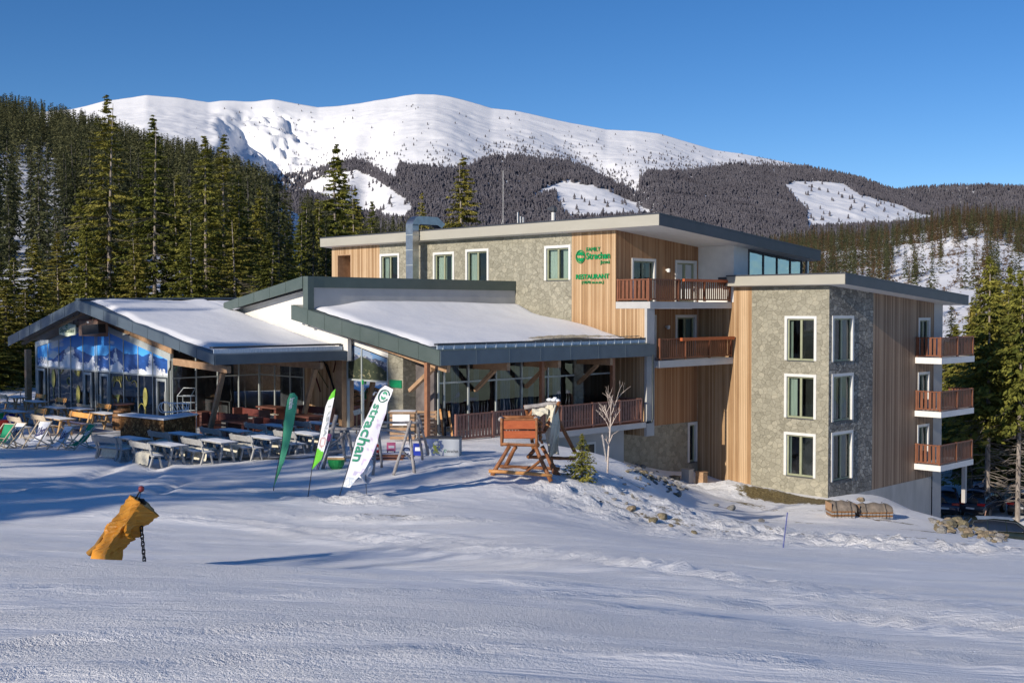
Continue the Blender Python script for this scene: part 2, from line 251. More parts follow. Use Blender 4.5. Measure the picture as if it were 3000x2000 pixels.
# ---------------------------------------------------------------- mesh helper
class MB:
    def __init__(s): s.v=[]; s.f=[]; s.c=None
    def poly(s,pts): i=len(s.v); s.v+= [tuple(p) for p in pts]; s.f.append(tuple(range(i,i+len(pts)))); return s
    def box(s,x0,y0,z0,x1,y1,z1):
        if x0>x1:x0,x1=x1,x0
        if y0>y1:y0,y1=y1,y0
        if z0>z1:z0,z1=z1,z0
        i=len(s.v); s.v+=[(x0,y0,z0),(x1,y0,z0),(x1,y1,z0),(x0,y1,z0),(x0,y0,z1),(x1,y0,z1),(x1,y1,z1),(x0,y1,z1)]
        s.f+=[tuple(i+k for k in q) for q in ((0,3,2,1),(4,5,6,7),(0,1,5,4),(1,2,6,5),(2,3,7,6),(3,0,4,7))]; return s
    def beam(s,p,q,w,h,up=(0,0,1)):
        p=Vector(p);q=Vector(q);d=(q-p).normalized();u=Vector(up)
        if abs(d.dot(u))>.98:u=Vector((0,1,0))
        r=d.cross(u).normalized()*w/2; t=r.cross(d).normalized()*h/2; i=len(s.v)
        for e in (p,q):
            for a,b in ((-1,-1),(1,-1),(1,1),(-1,1)): s.v.append(tuple(e+r*a+t*b))
        s.f+=[tuple(i+k for k in z) for z in ((0,1,2,3),(7,6,5,4),(0,4,5,1),(1,5,6,2),(2,6,7,3),(3,7,4,0))]; return s
    def tube(s,pts,rad,n=8,caps=True):
        pts=[Vector(p) for p in pts]; m=len(pts)
        rad=[rad]*m if isinstance(rad,(int,float)) else rad
        base=len(s.v); ref=None
        for k,p in enumerate(pts):
            d=(pts[min(k+1,m-1)]-pts[max(k-1,0)]); d=d.normalized() if d.length>1e-9 else Vector((0,0,1))
            if ref is None or abs(ref.dot(d))>.95: ref=Vector((0,0,1)) if abs(d.z)<.9 else Vector((1,0,0))
            r=d.cross(ref).normalized(); t=r.cross(d).normalized(); ref=t
            for j in range(n):
                A=2*PI*j/n; s.v.append(tuple(p+(r*math.cos(A)+t*math.sin(A))*rad[k]))
        for k in range(m-1):
            for j in range(n):
                a=base+k*n+j;b=base+k*n+(j+1)%n; s.f.append((a,b,b+n,a+n))
        if caps: s.f.append(tuple(base+j for j in range(n))[::-1]); s.f.append(tuple(base+(m-1)*n+j for j in range(n)))
        return s
    def lathe(s,prof,n=16,c=(0,0,0)):
        b=len(s.v)
        for r,z in prof:
            for j in range(n): s.v.append((c[0]+r*math.cos(2*PI*j/n),c[1]+r*math.sin(2*PI*j/n),c[2]+z))
        for k in range(len(prof)-1):
            for j in range(n): a=b+k*n+j;e=b+k*n+(j+1)%n; s.f.append((a,e,e+n,a+n))
        s.f.append(tuple(b+j for j in range(n))[::-1]); s.f.append(tuple(b+(len(prof)-1)*n+j for j in range(n))); return s
    def prism(s,poly,T,o0,o1):
        """poly in (s,z) extruded between outward offsets o0<o1 through frame T(s,o,z)"""
        n=len(poly); i=len(s.v)
        for o in (o0,o1):
            for a,z in poly: s.v.append(T(a,o,z))
        s.f.append(tuple(range(i,i+n))); s.f.append(tuple(range(i+2*n-1,i+n-1,-1)))
        for k in range(n): s.f.append((i+k,i+n+k,i+n+(k+1)%n,i+(k+1)%n))
        return s
    def grid(s,fn,nu,nv):
        i=len(s.v)
        for a in range(nu+1):
            for b in range(nv+1): s.v.append(tuple(fn(a/nu,b/nv)))
        for a in range(nu):
            for b in range(nv): k=i+a*(nv+1)+b; s.f.append((k,k+nv+1,k+nv+2,k+1))
        return s
    def build(s,name,mat,parent=None,off=(0,0,0),smooth=False,cols=None):
        me=bpy.data.meshes.new(name)
        me.from_pydata([(a-off[0],b-off[1],c-off[2]) for a,b,c in s.v],[],s.f); me.update()
        if smooth: me.polygons.foreach_set('use_smooth',[True]*len(me.polygons))
        me.materials.append(M[mat] if isinstance(mat,str) else mat)
        bm=bmesh.new(); bm.from_mesh(me); bmesh.ops.recalc_face_normals(bm,faces=bm.faces); bm.to_mesh(me); bm.free()
        if cols is not None:
            ca=me.color_attributes.new('Col','FLOAT_COLOR','POINT'); ca.data.foreach_set('color',np.asarray(cols,dtype=np.float32).ravel())
        o=bpy.data.objects.new(name,me); COL.objects.link(o)
        if parent: o.parent=parent
        return o
def tag(o,label=None,cat=None,group=None,kind=None):
    if label:o['label']=label
    if cat:o['category']=cat
    if group:o['group']=group
    if kind:o['kind']=kind
    return o
def thing(name,label,cat,loc=(0,0,0),rz=0,group=None):
    o=bpy.data.objects.new(name,None); COL.objects.link(o); o.location=loc; o.rotation_euler=(0,0,rz); o.empty_display_size=.3
    return tag(o,label,cat,group)
def copytree(o,parent=None):
    c=o.copy(); COL.objects.link(c)
    if parent: c.parent=parent
    for ch in list(o.children): copytree(ch,c)
    return c
def placed(o,loc,rz=0,label=None,scale=None):
    o.location=loc; o.rotation_euler=(o.rotation_euler[0],o.rotation_euler[1],rz)
    if label:o['label']=label
    if scale is not None:o.scale=(scale,)*3 if isinstance(scale,(int,float)) else scale
    return o
def numesh(name,V,Fc,mat,parent=None,smooth=False,cols=None,extra=None):
    """big meshes straight from numpy; Fc (n,3|4)"""
    V=np.asarray(V,dtype=np.float32); Fc=np.asarray(Fc,dtype=np.int32); k=Fc.shape[1]
    me=bpy.data.meshes.new(name); me.vertices.add(len(V)); me.vertices.foreach_set('co',V.ravel())
    me.loops.add(Fc.size); me.loops.foreach_set('vertex_index',Fc.ravel())
    me.polygons.add(len(Fc)); me.polygons.foreach_set('loop_start',np.arange(len(Fc),dtype=np.int32)*k)
    try: me.polygons.foreach_set('loop_total',np.full(len(Fc),k,dtype=np.int32))
    except Exception: pass
    if smooth: me.polygons.foreach_set('use_smooth',[True]*len(Fc))
    me.update(calc_edges=True); me.validate()
    me.materials.append(M[mat] if isinstance(mat,str) else mat)
    if cols is not None:
        ca=me.color_attributes.new('Col','FLOAT_COLOR','POINT'); ca.data.foreach_set('color',np.asarray(cols,dtype=np.float32).ravel())
    if extra is not None:
        me.materials.append(M[extra[0]]); me.polygons.foreach_set('material_index',np.asarray(extra[1],dtype=np.int32))
    o=bpy.data.objects.new(name,me); COL.objects.link(o)
    if parent:o.parent=parent
    return o
def text(body,size,T,s,o,z,name,mat,parent,ext=.02,align='LEFT',shear=0,off=(0,0,0),bold=0,flip=None,sx=1):
    """lettering as real mesh: laid in wall frame T(s,o,z)"""
    cu=bpy.data.curves.new(name,'FONT'); cu.body=body; cu.size=size; cu.extrude=ext/2; cu.align_x=align; cu.shear=shear; cu.offset=bold
    ob=bpy.data.objects.new(name,cu); COL.objects.link(ob); dg=bpy.context.evaluated_depsgraph_get()
    me=bpy.data.meshes.new_from_object(ob.evaluated_get(dg)); bpy.data.objects.remove(ob); bpy.data.curves.remove(cu)
    for v in me.vertices:
        x,y,e=v.co; x*=sx
        if flip: x,y=flip(x,y)
        p=T(s+x,o+e,z+y); v.co=(p[0]-off[0],p[1]-off[1],p[2]-off[2])
    me.materials.clear(); me.materials.append(M[mat]); me.name=name
    oo=bpy.data.objects.new(name,me); COL.objects.link(oo)
    if parent:oo.parent=parent
    return oo
def fbm(P,oct=5,seed=0.,H=.55):
    """cheap vectorised value noise, P (n,2)"""
    P=np.asarray(P,dtype=np.float64)
    def h(i,j): 
        n=np.sin(i*127.1+j*311.7+seed*74.7)*43758.5453; return n-np.floor(n)
    out=np.zeros(len(P)); amp=1;tot=0; Q=P.copy()
    for _ in range(oct):
        i=np.floor(Q);f=Q-i;f=f*f*(3-2*f)
        a=h(i[:,0],i[:,1]);b=h(i[:,0]+1,i[:,1]);c=h(i[:,0],i[:,1]+1);d=h(i[:,0]+1,i[:,1]+1)
        out+=amp*((a*(1-f[:,0])+b*f[:,0])*(1-f[:,1])+(c*(1-f[:,0])+d*f[:,0])*f[:,1]); tot+=amp
        amp*=H; Q=Q*2.03+17.3
    return out/tot
def sstep(a,b,x):
    t=np.clip((x-a)/(b-a),0,1); return t*t*(3-2*t)
# ================================================================= camera, sky, sun
cam=bpy.data.cameras.new('camera'); cam.sensor_width=36; cam.lens=36*F/3000; cam.clip_end=30000; cam.clip_start=.1
co=bpy.data.objects.new('camera',cam); COL.objects.link(co); co.location=(0,0,CZ); co.rotation_euler=(PI/2-PITCH,0,0); sc.camera=co
w=bpy.data.worlds.new('World'); sc.world=w; w.use_nodes=True; nt=w.node_tree
bg=nt.nodes['Background']; sky=nt.nodes.new('ShaderNodeTexSky'); sky.sky_type='NISHITA'; sky.sun_disc=False
SUN_EL=R(21.); SV=Vector((-S2*.985+S2*.06,-S2*.985-S2*.06,0)).normalized()   # horizontal direction towards the sun
sky.sun_elevation=SUN_EL; sky.sun_rotation=math.atan2(SV.x,SV.y); sky.altitude=1400; sky.air_density=.8; sky.dust_density=.25; sky.ozone_density=2.5
hsv=nt.nodes.new('ShaderNodeHueSaturation'); hsv.inputs['Saturation'].default_value=1.27; hsv.inputs['Value'].default_value=1.; hsv.inputs['Hue'].default_value=.506
nt.links.new(sky.outputs[0],hsv.inputs['Color']); nt.links.new(hsv.outputs[0],bg.inputs['Color']); bg.inputs['Strength'].default_value=.114
sl=bpy.data.lights.new('sun','SUN'); sl.energy=5.0; sl.angle=R(.5); sl.color=(1,.90,.77)
so=bpy.data.objects.new('sun',sl); COL.objects.link(so); so.location=(-60,-60,60)
so.rotation_euler=Vector((-SV.x*math.cos(SUN_EL),-SV.y*math.cos(SUN_EL),-math.sin(SUN_EL))).to_track_quat('-Z','Y').to_euler()
sc.view_settings.view_transform='Standard'; sc.view_settings.look='None'; sc.view_settings.exposure=0
sc.cycles.max_bounces=6; sc.cycles.diffuse_bounces=4; sc.cycles.transparent_max_bounces=12
# ================================================================= ground heights (thin plate spline through surveyed points)
ctl=[]
def c3(px,py,d): ctl.append(atD(px,py,d))
for q in [(0,2000,5.2),(1500,2000,5.5),(3000,2000,6.4),(0,1800,7.6),(1500,1800,8.2),(2400,1850,9.5),(3000,1800,11),
 (0,1690,10),(300,1690,10.2),(900,1700,10.8),(1500,1700,11.5),(1500,1640,15),(1500,1600,20),(1500,1550,25),(1500,1510,30),(1500,1482,34.3),(1500,1440,36.6),(1500,1402,39.2),
 (1000,1460,34.5),(1000,1420,37.2),(1000,1395,39),(1000,1350,42.5),(600,1460,31.5),(600,1410,36.5),(600,1362,41.5),(200,1460,30),(200,1410,35.5),(200,1360,40.8),
 (0,1588,22),(400,1597,22.5),(900,1604,23.2),(1250,1608,21.8),(0,1540,26),(400,1540,26.5),(900,1552,27.5),(0,1616,13),(300,1627,13),(620,1650,13.2),(260,1630,18),(360,1631,18),(900,1668,13.8),(2000,1640,19),(2000,1600,26),(2000,1562,36),(2400,1700,17),(2400,1620,26.5),(2400,1580,34),(2400,1535,45),(2400,1490,55),
 (3000,1700,18),(3000,1640,27),(3000,1598,38),(3000,1582,47),(2700,1560,44),(2700,1530,54),(2200,1500,54),(2200,1560,39),(2080,1440,61.5),(2250,1448,60.5),
 (2000,1490,49),(1900,1440,47),(1800,1500,38.5),(1800,1560,31),(1780,1392,43.6),(1700,1410,40.2),(1860,1360,48.5),(1930,1395,54),(2760,1516,58),(2860,1560,54),(2970,1594,50.5),(2820,1540,57)]: c3(*q)
for q in [(-7,45.8,4.45),(-14,47,4.45),(-20,49,4.45),(-26,52,4.5),(-24,62,4.5),(-14,58,4.45),(-5,53,4.45),(-1,47.5,4.42),(1.5,48,4.2),(2.6,54,3.4),(4.6,58.6,2.6),(0,51.2,4.25),(-32,66,4.6),(-30,45,5.2),
 (-5,70,4.4),(8,64,1.6),(16,64,.6),(20,64,-.1),(22.8,62,-1.5),(24.6,66.8,-2.2),(27,67,-3.2),(30,72,-3.3),(36,68,-3.2),(40,76,-3.3),(24,73,-2.8),(12,76,0),(44,62,-3.4),
 (-80,60,9),(-80,110,12),(-40,110,5),(0,110,3),(40,110,-3),(80,110,-3),(100,60,-5),(60,30,0),(45,5,4.5),(-60,20,8.5),(-60,-60,15),(0,-60,15),(60,-60,11),(100,0,1),(-110,0,12),(-110,130,16),(110,130,-3),(0,135,4),(-30,15,7.6),(-20,5,8.4),(20,2,7.8),(0,0,8.6),(0,-10,9.4)]: ctl.append(q)
CTL=np.array(ctl)
def tpsk(r2): return np.where(r2>1e-9,.5*r2*np.log(np.maximum(r2,1e-9)),0)
NC=len(CTL); K=tpsk(((CTL[:,None,:2]-CTL[None,:,:2])**2).sum(2))+np.eye(NC)*2.0; Pm=np.c_[np.ones(NC),CTL[:,:2]]
TPW=np.linalg.solve(np.block([[K,Pm],[Pm.T,np.zeros((3,3))]]),np.r_[CTL[:,2],np.zeros(3)])
def gz(X,Y):
    X=np.atleast_1d(np.asarray(X,float)).ravel(); Y=np.atleast_1d(np.asarray(Y,float)).ravel(); Z=np.zeros(len(X))
    for s in range(0,len(X),20000):
        x=X[s:s+20000];y=Y[s:s+20000]
        Z[s:s+20000]=tpsk((x[:,None]-CTL[None,:,0])**2+(y[:,None]-CTL[None,:,1])**2)@TPW[:NC]+TPW[NC]+TPW[NC+1]*x+TPW[NC+2]*y
    a,b=ab(X,Y)
    # wind lip: the near crest breaks off into a trough, deepest at the left and dying out to the right
    yc=12.6+.13*X+.5*np.sin(X*.45); fade=1-sstep(-2.2,2.4,X); t=Y-yc
    lip=-.32*fade*sstep(0,1.9,t)*(1-sstep(3.5,11,t)); Z=Z+lip+.06*fade*np.exp(-(t/.9)**2)
    # second, smaller roll in the trough
    t2=Y-(17.2+.1*X); f2=sstep(-4.2,-2.2,X)*(1-sstep(.5,3.,X)); Z=Z+.05*f2*np.exp(-(t2/.8)**2)
    # level terrace in front of the two pavilions
    ter=sstep(44.2,46.2,Y+.06*(X+10))*(1-sstep(-1.4,.8,X-.22*(Y-47)))*sstep(-48,-40,X)*(1-sstep(66,74,Y))
    Z=Z*(1-ter)+4.42*ter
    # shovelled mounds by the hotel wall
    Z=Z+.75*np.exp(-((X-11.3)/1.5)**2-((Y-60.2)/1.5)**2)+.4*np.exp(-((X-13.2)/1.2)**2-((Y-59.3)/1.0)**2)
    park=sstep(23.6,26.,X-.25*(Y-66))*sstep(59.5,63.5,Y)*(1-sstep(88,100,Y)); Z=Z*(1-park)-3.25*park
    return Z
def gz1(x,y): return float(gz([x],[y])[0])
def onground(px,py):
    """where the ray through a photo pixel meets the ground"""
    r=ray(px,py); ts=3*1.012**np.arange(340); below=CZ+r[2]*ts<gz(r[0]*ts,r[1]*ts)
    k=int(np.argmax(below)) if below.any() else 339
    lo,hi=ts[max(0,k-1)],ts[k]
    for _ in range(3):
        q=np.linspace(lo,hi,9); b=CZ+r[2]*q<gz(r[0]*q,r[1]*q); j=max(1,int(np.argmax(b)) if b.any() else 8); lo,hi=q[j-1],q[j]
    return (r[0]*hi,r[1]*hi,gz1(r[0]*hi,r[1]*hi))
def axis(a,b,segs):
    out=[]
    for x0,x1,st in segs: out+=list(np.arange(x0,x1,st))
    return np.array(out+[segs[-1][1]])
gx=axis(0,0,[(-130,-40,3),(-40,-14,.6),(-14,14,.22),(14,34,.25),(34,130,3)])
gy=axis(0,0,[(-70,2,2),(2,8,.16),(8,28,.2),(28,62,.2),(62,80,.8),(80,150,3)])
GX,GY=np.meshgrid(gx,gy,indexing='ij'); X=GX.ravel();Y=GY.ravel(); Z=gz(X,Y)
# earth / churned / groomed masks, painted in world space
PX,PY=proj(X,np.maximum(Y,1.),Z)
def blob(cx,cy,rx,ry,rot=0):
    c,s=math.cos(rot),math.sin(rot); u=(X-cx)*c+(Y-cy)*s; v=-(X-cx)*s+(Y-cy)*c
    return np.exp(-(u/rx)**2-(v/ry)**2)
bk=lambda px,py:onground(px,py)[:2]
earth=np.zeros(len(X)); churn=np.zeros(len(X)); ribs=np.zeros(len(X))
for px,py,rx,ry,k in [(1950,1500,4,.8,.5),(2050,1545,4,.7,.5),(2200,1540,3,.6,.46),(2350,1530,3,.7,.46),(2650,1575,3,.8,.5),(2740,1590,2.5,.6,.52),(1700,1440,3,.9,.44),(1800,1480,3,.8,.46),(2420,1580,3,.5,.42),(2300,1462,3.2,1.2,.9),(2380,1466,2.4,1.0,1.0),(2180,1475,2.2,1.0,.55),(2450,1500,2.5,1.,.5),(1150,1508,2.2,.35,.55),(1090,1512,1.2,.3,.5),(1760,1470,2.5,.7,.48),(1880,1430,3,1,.5),(1900,1520,3,.5,.5),(2120,1525,2,.6,.45),(2360,1570,1.4,.35,.5),(2760,1560,3,1.2,.55),(2640,1530,2.6,.8,.5),(2900,1590,2.,.9,.5),(1640,1405,2.5,.7,.35),(2240,1490,3.5,1.2,.45),(2560,1520,3,.8,.5),(2480,1545,3,1,.4),(2600,1570,3,1,.38)]:
    cx,cy=bk(px,py); earth=np.maximum(earth,(k+.06)*blob(cx,cy,rx,ry,R(-25)))
for px,py,rx,ry,k in [(1900,1530,6,3,.9),(2200,1560,6,3,.9),(2500,1590,6,3,1.),(2700,1600,5,3,1.),(1750,1450,4,2.5,.8),(1200,1520,3,.8,.7),(2100,1430,4,2,.7),(950,1465,3,.9,.8),(1050,1455,2,.7,.8),(2000,1500,5,2,.8),(2850,1610,5,2,.8)]:
    cx,cy=bk(px,py); churn=np.maximum(churn,k*blob(cx,cy,rx,ry,R(-20)))
def track(pts,wd,depth,ridge=.0,noise=.0,sd=1):
    """a groove pressed along a polyline of photo-surveyed ground points"""
    P=np.array([bk(*p) for p in pts]); 
    Q=[]; 
    for a_,b_ in zip(P[:-1],P[1:]): Q+= [a_+(b_-a_)*t for t in np.linspace(0,1,14,endpoint=False)]
    Q=np.array(Q+[P[-1]]); d=np.full(len(X),1e9)
    for a_,b_ in zip(Q[:-1],Q[1:]):
        e=b_-a_; L2=(e*e).sum()+1e-9; t=np.clip(((X-a_[0])*e[0]+(Y-a_[1])*e[1])/L2,0,1)
        d=np.minimum(d,np.hypot(X-a_[0]-t*e[0],Y-a_[1]-t*e[1]))
    g=np.exp(-(d/wd)**2); r_=np.exp(-((d-1.9*wd)/(.8*wd))**2)
    nz=1+noise*(fbm(np.c_[X,Y]*5.5,3,sd)*2-1) if noise else 1
    return (-depth*g+ridge*r_)*nz,g
trk=np.zeros(len(X))
for pts,wd,dp,rg,nz in [([(0,1444),(150,1425),(270,1395),(340,1368),(360,1345)],.28,.10,.05,.6),([(0,1450),(200,1436),(340,1415),(420,1385),(455,1355)],.25,.10,.05,.6),([(220,1437),(370,1420),(455,1390),(480,1360)],.25,.12,.06,.4),([(455,1450),(500,1425),(560,1400)],.22,.14,.05,.3),
  ([(340,1508),(700,1530),(1100,1560),(1600,1610),(2000,1668),(2500,1735),(3000,1800)],.22,.03,.04,.8),([(360,1512),(720,1536),(1120,1568),(1600,1622),(2000,1682),(2500,1752),(3000,1818)],.22,.03,.04,.8),
  ([(0,1896),(300,1878),(600,1857),(900,1842),(1200,1840),(1500,1842)],.11,.035,.03,.4),([(1500,1700),(2200,1770),(3000,1880)],.10,.025,.02,.5),([(1450,1745),(2200,1830),(3000,1965)],.10,.03,.02,.5),([(0,1722),(800,1742),(1600,1735),(2300,1790)],.10,.025,.02,.5),([(0,1990),(700,1935),(1500,1905),(2300,1940)],.09,.03,.02,.5),
  ([(900,1560),(1500,1625),(2200,1725),(3000,1850)],.30,.02,.04,1.0)]:
    dz,g=track(pts,wd,dp,rg,nz); trk+=dz; churn=np.maximum(churn,.24*np.clip(g,0,1)**.5)
fr=np.c_[X,Y]
near=(1-sstep(60,80,Y))
Z=Z+trk+near*((fbm(fr*.35,4,1)-.5)*.05+(fbm(fr*np.array([.5,1.3]),4,2)-.5)*.035+(fbm(fr*2.2,3,3)-.5)*.035)*(1-.75*(sstep(45,47,Y)*(1-sstep(2,5,X))))
Z=Z+churn*((fbm(fr*1.3,5,5)-.5)*.55+np.clip(fbm(fr*3.1,3,15)-.5,0,1)*.75)+earth*.0
# wind-scoured furrows running downhill on the open piste
fore=(1-sstep(11,15,Y))*sstep(2,4,Y)
Z=Z+fore*((fbm(np.c_[X*.35+Y*.4,Y*1.2-X*.35],4,8)-.5)*.03)
ribs=np.clip(sstep(3,6,Y)*(1-sstep(28,34,Y))*(.35+.9*(fbm(fr*.25,3,11)-.35)),0,1)
nx,ny=len(gx),len(gy); I=np.arange(nx*ny).reshape(nx,ny)
Fq=np.stack([I[:-1,:-1],I[1:,:-1],I[1:,1:],I[:-1,1:]],-1).reshape(-1,4)
tag(numesh('snow_ground',np.c_[X,Y,Z],Fq,'snow',smooth=True,cols=np.c_[earth,churn,ribs,np.ones(len(X))]),kind='structure')
vf=MB(); vf.grid(lambda u,v:(-9000+18000*u,120+9000*v,-6-3*abs(u-.5)),24,24); tag(vf.build('valley_floor',snowmat('snow_valley')),kind='structure')
# ================================================================= hills and mountains
def inpoly(px,py,poly):
    r=np.zeros(len(px),bool); n=len(poly)
    for i in range(n):
        x1,y1=poly[i]; x2,y2=poly[(i+1)%n]
        c=((y1>py)!=(y2>py))&(px<(x2-x1)*(py-y1)/((y2-y1) or 1e-9)+x1); r^=c
    return r
def hill(name,ridge,Dr,Dn,zn,p=.95,amp=20,fs=.004,nx=260,ns=120,x0=-500,x1=3500,mat='snow_hill',seed=1,rel=None,rough=0):
    rx=np.array([q[0] for q in ridge],float); ry=np.array([q[1] for q in ridge],float)
    xs=np.linspace(x0,x1,nx); yr=np.interp(xs,rx,ry); yr=yr+ (fbm(np.c_[xs*.012,xs*0],4,seed)-.5)*rough
    ss=np.r_[np.linspace(-.35,0,10,endpoint=False),np.linspace(0,1,ns)]
    XS,SS=np.meshgrid(xs,ss,indexing='ij'); YR=np.repeat(yr[:,None],len(ss),1)
    D=Dr(XS) if callable(Dr) else np.full(XS.shape,float(Dr)); 
    dd=D+(Dn-D)*SS; zr=CZ+D*(HOR-YR)/F; sp=np.clip(SS,0,1)
    zz=zr+(zn-zr)*sp**p + np.minimum(SS,0)*(zr-zn)*1.3
    xx=(XS-1500)/F*dd
    wgt=np.sin(PI*np.clip(sp,0,1))**.7
    zz=zz+wgt*amp*(fbm(np.c_[xx.ravel()*fs,dd.ravel()*fs],6,seed).reshape(xx.shape)-.5)*2
    if rel is not None: zz=zz+rel(XS,SS,xx,dd)
    V=np.c_[xx.ravel(),dd.ravel(),zz.ravel()]; a,b=xx.shape; I=np.arange(a*b).reshape(a,b)
    Fq=np.stack([I[:-1,:-1],I[:-1,1:],I[1:,1:],I[1:,:-1]],-1).reshape(-1,4)
    tag(numesh(name,V,Fq,mat,smooth=True),kind='structure')
    return dict(V=V.reshape(a,b,3),S=SS)
M['snow_hill']=snowmat('snow_mountain',base=((.86,.87,.89),(.9,.9,.91)),bs=.07)
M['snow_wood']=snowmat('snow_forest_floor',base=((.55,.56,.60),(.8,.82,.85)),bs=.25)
def rel(XS,SS,xx,dd):
    # a corrie below the second summit with a shaded left wall and gullies
    wob=14*np.sin(SS*26+XS*.01)
    edge=665+SS*-40+wob; wall=sstep(edge-25,edge+75,XS)*(1-sstep(850,1120,XS))
    bowl=-190*wall*np.exp(-((SS-.34)/.22)**2)
    g=np.abs(fbm(np.c_[xx.ravel()*.009+dd.ravel()*.004,dd.ravel()*.006-xx.ravel()*.003],4,21).reshape(XS.shape)-.5)*2
    rock=-60*(1-sstep(0,.45,g))*np.exp(-((XS-790-SS*40)/110)**2)*sstep(.03,.1,SS)*(1-sstep(.28,.48,SS))
    ribs=-16*np.abs(np.sin(XS*.05+fbm(np.c_[XS.ravel()*.01,SS.ravel()*5],3,5).reshape(XS.shape)*6))*np.exp(-((SS-.3)/.25)**2)*sstep(1180,1500,XS)*0
    crag=-42*np.abs(fbm(np.c_[xx.ravel()*.011,dd.ravel()*.011],5,77).reshape(XS.shape)-.5)*2*np.exp(-((XS-830)/170)**2)*sstep(.02,.1,SS)*(1-sstep(.45,.62,SS))-9*np.abs(fbm(np.c_[xx.ravel()*.008,dd.ravel()*.008],5,78).reshape(XS.shape)-.5)*2*sstep(.02,.1,SS)
    spur=12*np.exp(-((XS-1240-SS*120)/90)**2)*sstep(.0,.2,SS)*(1-sstep(.5,.8,SS))
    gully=-22*np.exp(-((XS-1560-SS*520)/60)**2)*sstep(.05,.3,SS)
    g2=-40*np.exp(-((XS-1110+SS*60)/45)**2)*sstep(.1,.3,SS)
    return bowl+crag+rock+spur+gully+g2
RM=[(-500,380),(0,342),(213,324),(306,301),(434,282),(544,292),(616,303),(723,290),(803,281),(850,290),(935,309),(1000,308),(1060,305),(1140,293),(1223,279),(1275,280),(1320,287),(1368,299),(1438,320),(1508,327),(1625,353),(1695,367),(1775,382),(1859,385),(1929,395),(2000,414),(2087,442),(2162,451),(2298,477),(2368,491),(2461,510),(2555,536),(2620,559),(2720,590),(3500,690)]
main=hill('snow_mountain',RM,4600,1700,20,p=.93,amp=20,fs=.0022,nx=620,ns=230,rel=rel,seed=4,rough=5)
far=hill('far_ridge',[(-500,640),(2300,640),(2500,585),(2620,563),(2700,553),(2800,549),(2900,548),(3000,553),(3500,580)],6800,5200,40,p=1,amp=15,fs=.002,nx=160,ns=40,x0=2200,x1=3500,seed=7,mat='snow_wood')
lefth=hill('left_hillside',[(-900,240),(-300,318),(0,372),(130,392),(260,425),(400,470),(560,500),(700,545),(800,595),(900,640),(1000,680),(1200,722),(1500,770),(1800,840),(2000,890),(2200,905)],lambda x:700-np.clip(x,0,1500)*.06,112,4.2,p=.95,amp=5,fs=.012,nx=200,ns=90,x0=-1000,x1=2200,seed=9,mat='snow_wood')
righth=hill('right_hillside',[(1700,830),(2000,780),(2180,750),(2250,735),(2330,722),(2450,705),(2600,694),(2720,672),(2800,652),(2880,646),(2950,660),(3050,672),(3500,710),(3900,740)],720,135,-2,p=.92,amp=6,fs=.012,nx=200,ns=90,x0=1650,x1=3900,seed=12,mat='snow_hill')
# ================================================================= conifers
def crown(H,Rm,bare,wh,nb,st,cards,size,seed,droop=.35,gap=.12,pw=.72,dn=.82):
    g=np.random.default_rng(seed); P=[]; 
    zs=bare*H+(H-bare*H)*(np.linspace(0,1,wh)**dn)
    for iw,z in enumerate(zs):
        tt=(z-bare*H)/(H-bare*H); rr=Rm*(1-tt)**pw*(.78+.22*min(1,tt*6+.5))
        if rr<.05*Rm:rr=.05*Rm
        k=max(4,int(nb*(.55+.45*(1-tt))))
        a0=g.random()*6.28
        for j in range(k):
            if g.random()<gap*1.25*(1-tt)**.5: continue
            az=a0+j*6.283/k+g.normal()*.22; L=rr*(.62+.5*g.random()); zz=z+g.normal()*.012*H
            dr=droop*(1.15-tt)+g.normal()*.07
            for s in range(st):
                t=(s+.6+.5*g.random())/(st+.1)
                if t<.18 and st>4: continue
                for c in range(cards):
                    jit=size*.42*(1-.6*tt)
                    x=math.cos(az)*L*t+g.normal()*jit; y=math.sin(az)*L*t+g.normal()*jit
                    h=zz-L*(dr*t*1.5-.42*dr*t*t*2)+ g.normal()*jit*.45
                    P.append((x,y,h,az+g.normal()*.7,size*(.6+.75*g.random())*(1.05-.4*t)*(1-.62*tt),g.normal()*.5-.35,g.random()))
    P=np.array(P); n=len(P)
    d=np.c_[np.cos(P[:,3]),np.sin(P[:,3]),np.sin(P[:,5])*.9]; d/=np.linalg.norm(d,axis=1)[:,None]
    up=np.c_[g.normal(size=n)*.55,g.normal(size=n)*.55,np.ones(n)]; sd=np.cross(d,up); sd/=np.linalg.norm(sd,axis=1)[:,None]
    c=P[:,:3]; L=P[:,4][:,None]; wd=L*(.30+.16*P[:,6][:,None])
    V=np.stack([c-d*L*.8,c+sd*wd-np.array([0,0,.10])*L,c+d*L*1.1-np.array([0,0,.22])*L,c-sd*wd-np.array([0,0,.10])*L],1).reshape(-1,3)
    # leader
    return V,np.arange(n*4).reshape(n,4)
